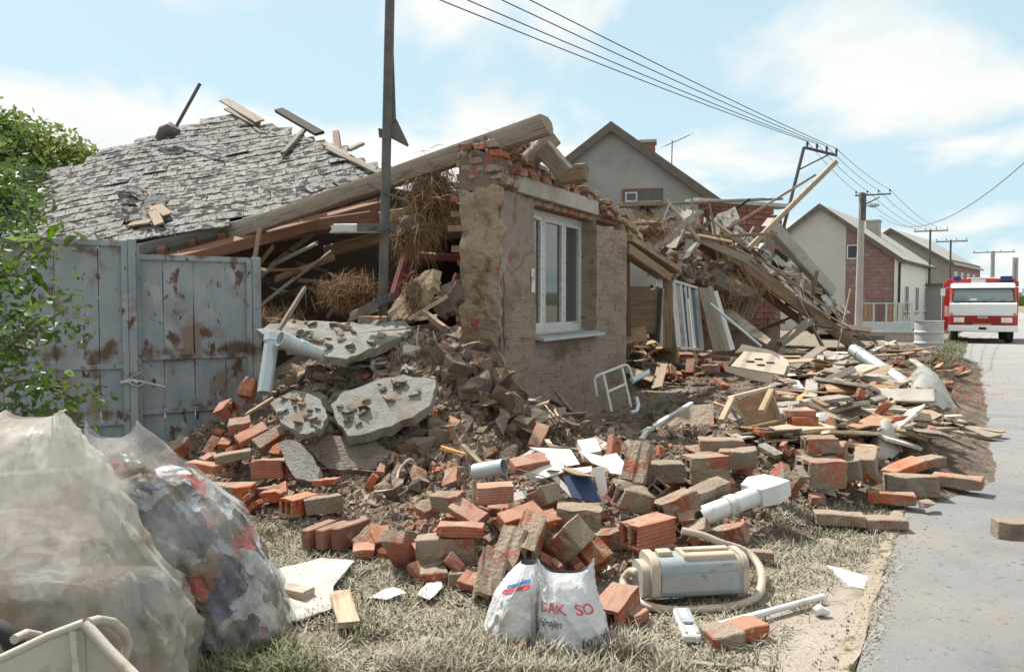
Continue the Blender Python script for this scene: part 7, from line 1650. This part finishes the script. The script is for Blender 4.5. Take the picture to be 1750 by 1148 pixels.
# ================================================================ GRAVEL AND CRUMBS: stuff
def crumbs(name, n, poly, meshes, sc_, seed, mat, label, lift=.0):
    R = random.Random(seed); xs = [p[0] for p in poly]; ys = [p[1] for p in poly]; V_ = []; F_ = []; c = 0
    tm = [([v.co.copy() for v in m.vertices], [tuple(p.vertices) for p in m.polygons]) for m in meshes]
    while c < n:
        px, py = R.uniform(min(xs), max(xs)), R.uniform(min(ys), max(ys))
        if not inside((px, py), poly): continue
        p = on(px, py, 0); p.z = hgt(p.x, p.y) + lift; s = R.uniform(*sc_) * R.random() ** .8 + sc_[0]
        vs_, fs_ = R.choice(tm); m = rotm(R.uniform(0, 360), R.uniform(0, 360), R.uniform(0, 360), p) @ Matrix.Scale(s, 4); k = len(V_)
        V_ += [m @ v for v in vs_]; F_ += [tuple(i + k for i in f) for f in fs_]; c += 1
    me = bpy.data.meshes.new(name); me.from_pydata([tuple(v) for v in V_], [], F_); me.materials.append(MAT[mat]); return T(obj(name, me), label, 'rubble', kind='stuff')
def lowchunk(flat, n): 
    bm = bmesh.new()
    for _ in range(n):
        p = V((RR.gauss(0, 1), RR.gauss(0, 1), RR.gauss(0, 1))).normalized() * RR.uniform(.8, 1); bm.verts.new((p.x * .1, p.y * .1, p.z * .1 * flat))
    bmesh.ops.convex_hull(bm, input=bm.verts); bmesh.ops.delete(bm, geom=[v for v in bm.verts if not v.link_faces], context='VERTS'); me = bpy.data.meshes.new('c'); bm.to_mesh(me); bm.free(); return me
LC = [lowchunk(f, n) for f, n in ((.7, 9), (.5, 10), (.8, 8), (.4, 9), (.6, 12))]
ALL = [(300, 760), (480, 640), (560, 560), (780, 560), (900, 690), (1060, 690), (1100, 620), (1300, 590), (1600, 590), (1655, 640), (1560, 780), (1380, 870), (1250, 930), (1050, 980), (820, 1000), (560, 900), (420, 890)]
pm('crumb_clay', [(0.10, 0.072, 0.052), (0.22, 0.168, 0.125), (0.33, 0.265, 0.205)], 3.5, 0.97, 0.6, 40, glob=True, spots=[((0.36, 0.15, 0.09), 2.6, 0.60, 0.64)])
pm('crumb_brick', [(0.40, 0.14, 0.08), (0.48, 0.20, 0.12)], 4, 0.95, 0.5, 40, glob=True, spots=[(DUST, 5, 0.54, 0.66)])
pm('crumb_pale', [(0.52, 0.47, 0.40), (0.68, 0.63, 0.55)], 4, 0.95, 0.4, 40, glob=True)
crumbs('clay_crumbs', 13000, ALL, LC, (.10, .50), 41, 'crumb_clay', 'fine clay and mortar crumbs covering the rubble bank')
crumbs('clay_crumbs', 4200, [(560, 600), (780, 560), (880, 700), (900, 780), (820, 860), (600, 850), (480, 700)], LC, (.2, .75), 42, 'crumb_clay', 'coarse clay crumbs on the central mud bank')
crumbs('brick_crumbs', 1500, ALL, LC, (.06, .4), 43, 'crumb_brick', 'red brick crumbs scattered over the rubble')
crumbs('plaster_crumbs', 1400, ALL, LC, (.05, .32), 44, 'crumb_pale', 'pale plaster crumbs scattered over the rubble')
crumbs('road_grit', 900, [(1380, 1148), (1560, 880), (1640, 660), (1660, 640), (1750, 660), (1750, 720), (1650, 760), (1600, 880), (1500, 1148)], LC, (.02, .12), 45, 'crumb_clay', 'dry mud grit on the road edge', .01)
crumbs('road_grit', 1300, [(1600, 640), (1660, 620), (1750, 645), (1750, 690), (1660, 690), (1620, 680)], LC, (.03, .22), 46, 'crumb_brick', 'reddish brick grit spread over the road by the plastic sheet', .01)
crumbs('turf_litter', 1800, [(300, 1148), (330, 1080), (500, 900), (800, 1000), (1250, 950), (1400, 880), (1540, 900), (1400, 1148)], LC, (.02, .14), 47, 'crumb_pale', 'pale crumbs littered on the trodden grass')
# ================================================================ FIRE ENGINE
FA = radians(-28)   # heading: front towards the viewer
fp_ = at(1678, 588, 30.0); fe_ = empty('fire_engine', (fp_.x, fp_.y, 0.02), FA); fe_.scale = (.97, 1, .94); T(fe_, 'red and white fire engine facing the viewer on the street', 'fire engine')
# local: x to the right in view, y away from the viewer (truck length), z up; front at y = 0
W2 = 1.12
def tb_(nm, c, d, mat, par=fe_, bev=.03, seg=2): return autosmooth(MB().box(c, d).build(nm, mat, par, bevel=bev, bseg=seg), 35)
def prof_x(nm, P, x0, x1, mat, bev=.0, par=fe_):
    n = len(P); mb = MB(); mb.add([(x0, p[0], p[1]) for p in P] + [(x1, p[0], p[1]) for p in P], [tuple(range(n)), tuple(range(n, 2 * n))] + [(i, (i + 1) % n, n + (i + 1) % n, n + i) for i in range(n)])
    return autosmooth(mb.build(nm, mat, par, bevel=bev, bseg=2), 35)
cabP = [(.06, .55), (.02, 1.05), (.0, 1.52), (.10, 1.60), (.38, 2.22), (.52, 2.30), (1.9, 2.30), (1.9, .55)]
cab_ = prof_x('cab', cabP, -W2, W2, 'truck_red', .12)
prof_x('front_band', [(-.035, 1.10), (-.03, 1.56), (.06, 1.63), (.16, 1.63), (.14, 1.10)], -W2 - .012, W2 + .012, 'truck_white', .025)
prof_x('lower_front', [(-.03, .74), (-.03, 1.095), (.1, 1.095), (.1, .74)], -W2 - .006, W2 + .006, 'truck_red', .02)
tb_('grille', (0, -.04, .93), (1.15, .03, .30), 'truck_dark_red', bev=.008)
gr = MB()
for k in range(6): gr.box((0, -.06, .81 + k * .048), (1.1, .012, .014))
gr.build('grille_bars', 'truck_red', fe_)
tb_('bumper', (0, -.10, .60), (2.34, .22, .25), 'truck_white', bev=.04)
tb_('tow_plate', (0, -.22, .60), (.26, .02, .10), 'black', bev=.005)
tb_('number_plate', (-.02, -.06, .735), (.62, .03, .10), 'plate_yellow', bev=.004)
roof_ = prof_x('cab_roof', [(.25, 2.19), (.33, 2.31), (.60, 2.42), (1.9, 2.42), (1.9, 2.19)], -W2 + .02, W2 - .02, 'truck_white', .10)
# windscreen
def quad(nm, P, mat, par=fe_, th=.02):
    Q = [V(p) for p in P]; n_ = (Q[1] - Q[0]).cross(Q[2] - Q[0]).normalized() * th
    return MB().add(Q + [q + n_ for q in Q], [(0, 1, 2, 3), (4, 5, 6, 7), (0, 1, 5, 4), (1, 2, 6, 5), (2, 3, 7, 6), (3, 0, 4, 7)]).build(nm, mat, par, bevel=.005)
def ws(u, v): # windscreen plane: u -1..1, v 0..1
    return V((u * (W2 - .07 - .05 * v), .085 + .215 * v, 1.655 + .515 * v))
WO = []
for (cu, cv, a0) in ((.90, .84, 0), (-.90, .84, 90), (-.90, .16, 180), (.90, .16, 270)):
    for k in range(5): a = radians(a0 + 90 * k / 4); WO.append((cu + .10 * cos(a), cv + .16 * sin(a)))
G_ = [ws(*q) for q in WO]; nn_ = V((0, -.92, .38)); n_ = len(G_)
MB().add([g + nn_ * .012 for g in G_] + [g - nn_ * .02 for g in G_], [tuple(range(n_)), tuple(range(n_, 2 * n_))] + [(i, (i + 1) % n_, n_ + (i + 1) % n_, n_ + i) for i in range(n_)]).build('windscreen', 'screen_glass', fe_)
MB().tube([g + nn_ * .012 for g in G_] + [G_[0] + nn_ * .012], .020, 6).build('screen_seal', 'black', fe_)
MB().tube([(-.1, .08, 1.66), (.35, .13, 1.78)], .012, 5).tube([(.5, .08, 1.66), (.75, .11, 1.73)], .012, 5).build('wiper', 'black', fe_)
tb_('paper_card', (-.32, .10, 1.73), (.24, .012, .12), 'truck_white', bev=.002)
for s in (-1, 1):
    h = tb_('headlight', (s * .80, -.06, .93), (.36, .06, .20), 'truck_white', bev=.02); autosmooth(MB().tube([(s * .80, -.07, .93), (s * .80, -.115, .93)], .085, 16).build('lens', 'lamp_glass', h))
    tb_('indicator', (s * 1.06, -.045, 1.16), (.09, .03, .09), 'amber', bev=.006)
    ax = MB(); w = empty('wheel'); bpy.data.objects.remove(w)
    for yw in (.95, 4.0):
        ty = autosmooth(MB().tube([(s * .80, yw, .44), (s * .83, yw, .44), (s * 1.05, yw, .44), (s * 1.08, yw, .44)], [.38, .44, .44, .38], 28).build('tyre', 'rubber', fe_), 35)
        MB().tube([(s * 1.05, yw, .44), (s * 1.10, yw, .44)], .22, 20).build('rim', 'truck_white', ty)
    m_ = MB().tube([(s * W2, .35, 2.25), (s * (W2 + .22), .2, 2.2), (s * (W2 + .24), .2, 1.9)], .014, 6).build('mirror_arm', 'zinc', fe_); MB().box((s * (W2 + .25), .18, 2.05), (.16, .05, .30)).build('mirror', 'lamp_glass', m_)
    quad('side_window', [(s * (W2 + .006), .55, 1.58), (s * (W2 + .006), 1.5, 1.58), (s * (W2 + .006), 1.5, 2.26), (s * (W2 + .006), .72, 2.26)], 'screen_glass', th=.006)
tb_('body_box', (0, 3.6, 1.50), (2.66, 3.2, 2.06), 'truck_red', bev=.05); tb_('body_top', (0, 3.6, 2.56), (2.46, 3.2, .16), 'truck_red', bev=.05)
for k in range(3): tb_('shutter', (-1.38, 2.6 + k * 1.0, 1.5), (.02, .85, 1.3), 'zinc', bev=.006)
tb_('white_panel', (-1.20, 1.97, 1.25), (.16, .03, .45), 'truck_white', bev=.01)
for s in (-1, 1):
    b = tb_('beacon', (s * .86, 1.1 if s < 0 else 1.5, 2.62), (.26 if s < 0 else .42, .26, .2), 'beacon_blue', bev=.04); tb_('beacon_base', (s * .86, 1.1 if s < 0 else 1.5, 2.49), (.28 if s < 0 else .44, .28, .08), 'truck_red' if s < 0 else 'black', b, .01)
lad = MB()
for x in (-.45, .0, .45): lad.tube([(x, 1.6, 2.66), (x, 5.1, 2.66)], .035, 6)
for k in range(9): lad.tube([(-.45, 1.8 + k * .38, 2.66), (.45, 1.8 + k * .38, 2.66)], .02, 5)
lad.build('ladder', 'wood_white', fe_)
tb_('roof_lamp', (-.1, 1.55, 2.52), (.5, .15, .16), 'zinc', bev=.03); tb_('underbody', (0, 2.6, .62), (2.0, 4.6, .35), 'black', bev=.02)
cu = bpy.data.curves.new('badge', 'FONT'); cu.body = 'AVIA'; cu.size = .16; cu.extrude = .008; cu.align_x = 'CENTER'
tmp = bpy.data.objects.new('tmp', cu); COL.objects.link(tmp); bpy.context.view_layer.update(); me = bpy.data.meshes.new_from_object(tmp.evaluated_get(bpy.context.evaluated_depsgraph_get())); bpy.data.objects.remove(tmp)
me.materials.clear(); me.materials.append(MAT['truck_white']); obj('badge', me, fe_, Matrix.Translation((0, -.072, .985)) @ Matrix.Rotation(radians(90), 4, 'X'))

# ================================================================ VEGETATION
R = random.Random(50)
def leaf_mesh(name, L, W, mat):
    vs = [(0, 0, 0), (L * .3, W * .45, .012), (L * .65, W * .42, .008), (L, 0, -.012), (L * .65, -W * .42, .008), (L * .3, -W * .45, .012), (L * .5, 0, -.006)]
    return mesh(name, vs, [(0, 6, 1), (1, 6, 2), (2, 6, 3), (3, 6, 4), (4, 6, 5), (5, 6, 0)], mat, True)
lv = [leaf_mesh('leaf', .085 * s, .062 * s, 'leaf') for s in (.9, 1.1, 1.25, 1.0)]
bush = empty('leafy_branches', at(-40, 720, 5.2)); T(bush, 'leafy green branches hanging in front of the rusty gate at the left edge', 'shrub'); bui = Matrix.Translation(bush.location).inverted()
br_ = [[(-60, 660), (10, 600), (40, 570), (80, 548), (112, 530)], [(-60, 560), (-10, 500), (30, 440), (70, 410), (110, 400)], [(-60, 500), (-10, 420), (30, 360), (80, 345)], [(-60, 720), (10, 660), (60, 650), (100, 670), (140, 690)], [(-60, 620), (0, 560), (40, 520), (90, 515)], [(-60, 700), (20, 690), (70, 710), (110, 740)],
       [(-60, 420), (-20, 350), (10, 310), (40, 320)], [(-60, 600), (-20, 580), (20, 590), (70, 600)], [(-60, 470), (0, 470), (40, 470), (60, 455)], [(-60, 380), (0, 380), (50, 380), (100, 350)]]
leafs = []
for k, b in enumerate(br_):
    Yb = 5.0 + .18 * ((k * 7) % 5) + (1.4 if k in (2, 6, 9) else 0); P = catmull([at(px, py, Yb) for px, py in b], 5)
    MB().tube([bui @ p for p in P], [.014 - .011 * i / len(P) for i in range(len(P))], 6).build('branch', 'bark', bush)
    for i in range(29):
        s = R.uniform(.1, 1) ** .8 * (len(P) - 1); p = P[int(s)]; leafs.append(p + V((R.gauss(0, .07), R.gauss(0, .08), R.gauss(-.02, .075))))
for p in leafs:
    m = Matrix.Translation(bui @ p) @ Euler((R.gauss(0, .6), R.gauss(.35, .5), R.uniform(0, 6.28))).to_matrix().to_4x4() @ Matrix.Scale(R.uniform(.55, 1.3), 4); obj('leaf', R.choice(lv), bush, m)
def leaf_cloud(name, blobs, n, size, mat, seed, par, inv):
    R = random.Random(seed); V_ = []; F_ = []
    wts = [b[1] ** 2 for b in blobs]
    for _ in range(n):
        c, r = R.choices(blobs, wts)[0]; d = V((R.gauss(0, 1), R.gauss(0, 1), R.gauss(0, 1))).normalized()
        rr = r * (R.random() ** .5) * (1 + .8 * noise.noise(d * 2.3 + c)); p = c + V((d.x * rr, d.y * rr, d.z * rr * .85))
        a = V((R.gauss(0, 1), R.gauss(0, 1), R.gauss(0, .6))).normalized(); b = a.cross(V((R.gauss(0, 1), R.gauss(0, 1), R.gauss(0, 1)))).normalized(); s = size * R.uniform(.6, 1.3)
        k = len(V_); V_ += [inv @ (p - a * s), inv @ (p + b * s * .45), inv @ (p + a * s), inv @ (p - b * s * .45)]; F_.append((k, k + 1, k + 2, k + 3))
    me = bpy.data.meshes.new(name); me.from_pydata([tuple(v) for v in V_], [], F_); me.materials.append(MAT[mat]); o = obj(name, me, par); o['kind'] = 'stuff'; return o
leaf_cloud('foliage', [(p, .16) for p in leafs[::3]], 1700, .030, 'leaf', 77, bush, bui)
for (nm, lab, base, blobs, seed) in (('broad_tree', 'dense green tree behind the left end of the collapsed roof', (20, 17), [((0, 262), 1.1), ((40, 238), .65), ((75, 258), .75), ((-20, 225), .7), ((115, 268), .55), ((-40, 280), 1.2), ((60, 295), .9), ((145, 268), .38), ((12, 215), .45)], 3),
        ('broad_tree', 'lighter leafy tree crown between the gate top and the dense tree', (-10, 11.5), [((0, 330), .55), ((40, 310), .4), ((-20, 380), .6), ((30, 365), .55), ((75, 335), .35), ((70, 375), .4)], 6)):
    c0 = at(base[0], 300, base[1]); t = empty(nm, (c0.x, c0.y, 0)); T(t, lab, 'tree'); ti = Matrix.Translation(t.location).inverted()
    BB = [(at(px, py, base[1] + ((i * 5) % 3 - 1) * .4), r) for i, ((px, py), r) in enumerate(blobs)]
    leaf_cloud('crown', BB, 5600 if seed == 3 else 3600, .085 if seed == 3 else .06, 'tree_leaf' if seed == 3 else 'leaf', seed, t, ti)
    tk = MB(); top = ti @ BB[0][0]; tk.tube([(0, 0, 0), top * .5 + V((.1, 0, 0)), top], [.16, .12, .05], 8)
    for (c, r) in BB: q = ti @ c; tk.tube([top * .55, (top * .6 + q) / 2 + V((0, 0, .1)), q], [.06, .04, .012], 6)
    tk.build('trunk', 'bark', t)

# ================================================================ GRASS
def grass(name, n, poly, hgt_, mat, label, seed, lay=.4, wid=.003, mask=.0):
    R = random.Random(seed); xs = [p[0] for p in poly]; ys = [p[1] for p in poly]; V_ = []; F_ = []; c = 0; tr = 0
    # sample on the ground, not in the picture
    G = [on(px, py, 0).xy for px, py in poly]; gx0, gx1 = min(g.x for g in G), max(g.x for g in G); gy0, gy1 = min(g.y for g in G), max(g.y for g in G)
    while c < n and tr < n * 12:
        tr += 1
        x, y = R.uniform(gx0, gx1), R.uniform(gy0, gy1)
        if not inside((x, y), [(g.x, g.y) for g in G]): continue
        if noise.noise(V((x * 2.6, y * 2.6, seed))) + .6 * noise.noise(V((x * 8, y * 8, seed))) < mask + R.uniform(-.3, .3): continue
        for _ in range(R.randint(2, 5)):
            bx, by = x + R.gauss(0, .02), y + R.gauss(0, .02); h = hgt_ * R.uniform(.4, 1.2); a = R.uniform(0, 6.28); ll = h * R.uniform(.2, 1.0 + lay * 2)
            d = V((cos(a), sin(a), 0)); w = V((-d.y, d.x, 0)) * wid * R.uniform(.6, 1.4); b = V((bx, by, max(0, gz(bx, by)) if gz0(bx, by) > .01 else 0)); f = R.random() < lay
            z1, z2 = (h * .25, h * .1) if f else (h * .7, h)
            m1 = b + d * ll * .45 + V((0, 0, z1)); m2 = b + d * ll + V((0, 0, z2)); k = len(V_)
            V_ += [b - w, b + w, m1 + w * .8, m1 - w * .8, m2]; F_ += [(k, k + 1, k + 2, k + 3), (k + 3, k + 2, k + 4)]
        c += 1
    me = bpy.data.meshes.new(name); me.from_pydata([tuple(v) for v in V_], [], F_); me.materials.append(MAT[mat]); return T(obj(name, me), label, 'grass', kind='stuff')
FG = [(250, 1175), (420, 900), (560, 880), (700, 980), (840, 1010), (1060, 1060), (1280, 960), (1330, 860), (1500, 850), (1540, 900), (1440, 1000), (1340, 1100), (1330, 1175)]
grass('dry_grass', 9500, FG, .045, 'dry_grass', 'dry trodden grass in the foreground', 1, .7, mask=.02)
grass('dry_grass', 1500, FG, .045, 'green_grass', 'sparse green blades among the dry grass', 2, .2, mask=.2)
grass('green_grass', 1600, [(600, 1175), (780, 1090), (1070, 1090), (1200, 1175)], .085, 'dry_grass', 'taller grass tufts at the foot of the carrier bags', 3, .15, mask=.0)
grass('green_grass', 700, [(300, 1175), (330, 1105), (520, 1110), (560, 1175)], .10, 'green_grass', 'green grass tufts at the foot of the clear sack', 4, .2, mask=.0)
grass('verge_grass', 2600, [(1590, 640), (1600, 590), (1632, 575), (1655, 580), (1640, 640)], .12, 'green_grass', 'green verge grass beside the barrel', 6, .3, .006, mask=-.3)
grass('kerb_weeds', 1500, [(1436, 1175), (1538, 880), (1553, 880), (1472, 1175)], .035, 'dry_grass', 'small dry weeds along the kerb', 7, .6, mask=-.1)

# ================================================================ LABELS for the scattered pieces: look, landmark, side and rank
LM = [(655, 695, 'the big tilted plaster slab'), (512, 705, 'the left plaster slab'), (510, 788, 'the curved plaster piece'), (570, 575, 'the long upper plaster slab'), (655, 500, 'the foot of the mast'), (758, 566, 'the squared stone at the wall'), (822, 620, 'the broken wall end'), (965, 660, 'the facade under the window'),
      (1048, 662, 'the tubular bed end'), (1140, 720, 'the long white trim strip'), (1290, 705, 'the upturned table'), (1295, 622, 'the cream tub'), (1175, 540, 'the leaning white window frame'), (1088, 530, 'the tipped wardrobe'), (1270, 515, 'the slatted shutter'), (1365, 440, 'the concrete lintel'), (1250, 400, 'the red brick stub'), (1320, 490, 'the fallen brown rafters'),
      (1420, 560, 'the foot of the fallen rafters'), (1505, 630, 'the long blue grey pipe'), (1587, 580, 'the barrel'), (1595, 675, 'the crumpled plastic sheet'), (1630, 725, 'the dark curved board'), (1405, 800, 'the tall hollow block'), (1470, 790, 'the upright slab fragment'), (1545, 845, 'the flat bricks at the kerb'), (1260, 850, 'the white downpipe'), (1205, 800, 'the four hole bricks'),
      (1108, 908, 'the big two hole brick'), (1185, 990, 'the vacuum cleaner'), (985, 1040, 'the printed carrier bag'), (870, 1040, 'the left carrier bag'), (763, 938, 'the large mortar block'), (575, 912, 'the three dark bricks'), (683, 940, 'the leaning flat brick'), (992, 830, 'the blue book'), (925, 798, 'the paper folder'), (1055, 792, 'the open booklet'), (838, 800, 'the pale pipe stub'),
      (465, 800, 'the big hollow brick'), (348, 797, 'the clean brick at the gate'), (396, 845, 'the ridged red block'), (425, 690, 'the hollow tiles at the gate'), (456, 620, 'the zinc downpipe'), (600, 490, 'the straw heap in the opening'), (440, 420, 'the gate post top'), (700, 815, 'the pale cable loop'), (880, 720, 'the wall foot splinters'), (1395, 735, 'the white rumpled cloth'), (1420, 665, 'the cream board'), (1120, 400, 'the straw fringe'), (1160, 390, 'the three leaning pale boards')]
LOOK = {'wood_grey': 'grey', 'wood_old': 'brown', 'wood_pale': 'tan', 'board_pale': 'cream', 'board_grey': 'pale grey', 'wood_dark': 'dark', 'panel_brown': 'chestnut', 'clay': 'brown', 'mortar': 'grey brown', 'plaster_slab': 'grey', 'concrete': 'pale', 'brick': 'red', 'brick_mortar': 'crusted', 'brick_dark': 'dark red', 'adobe': 'tan'}
ORD = ['nearest', 'second nearest', 'third nearest', 'fourth nearest', 'fifth nearest', 'sixth nearest', 'seventh nearest', 'eighth nearest', 'ninth nearest', 'tenth nearest', 'eleventh nearest', 'twelfth nearest', 'thirteenth nearest', 'fourteenth nearest', 'fifteenth nearest', 'sixteenth nearest', 'seventeenth nearest', 'eighteenth nearest', 'nineteenth nearest', 'twentieth nearest', 'twenty-first nearest', 'twenty-second nearest', 'twenty-third nearest', 'twenty-fourth nearest', 'twenty-fifth nearest']
buck = {}
for (o, px, py, noun) in FILL:
    d, lx, ly, ln = min((sqrt((px - l[0]) ** 2 + (1.4 * (py - l[1])) ** 2), *l) for l in LM)
    dx_, dy_ = px - lx, 1.4 * (py - ly)
    side = ('right of' if dx_ > 0 else 'left of') if abs(dx_) > abs(dy_) else ('below' if dy_ > 0 else 'above')
    look = LOOK.get(o.data.materials[0].name, '')
    buck.setdefault((ln, side, look, noun), []).append((d, o))
for (ln, side, look, noun), lst in buck.items():
    lst.sort(key=lambda q: q[0])
    for k, (d, o) in enumerate(lst):
        o['label'] = ' '.join(((ORD[k] if k < len(ORD) else 'one of the farther') + ' ' if len(lst) > 1 else '').split() + (look + ' ' + noun + ' ' + side + ' ' + ln).split())
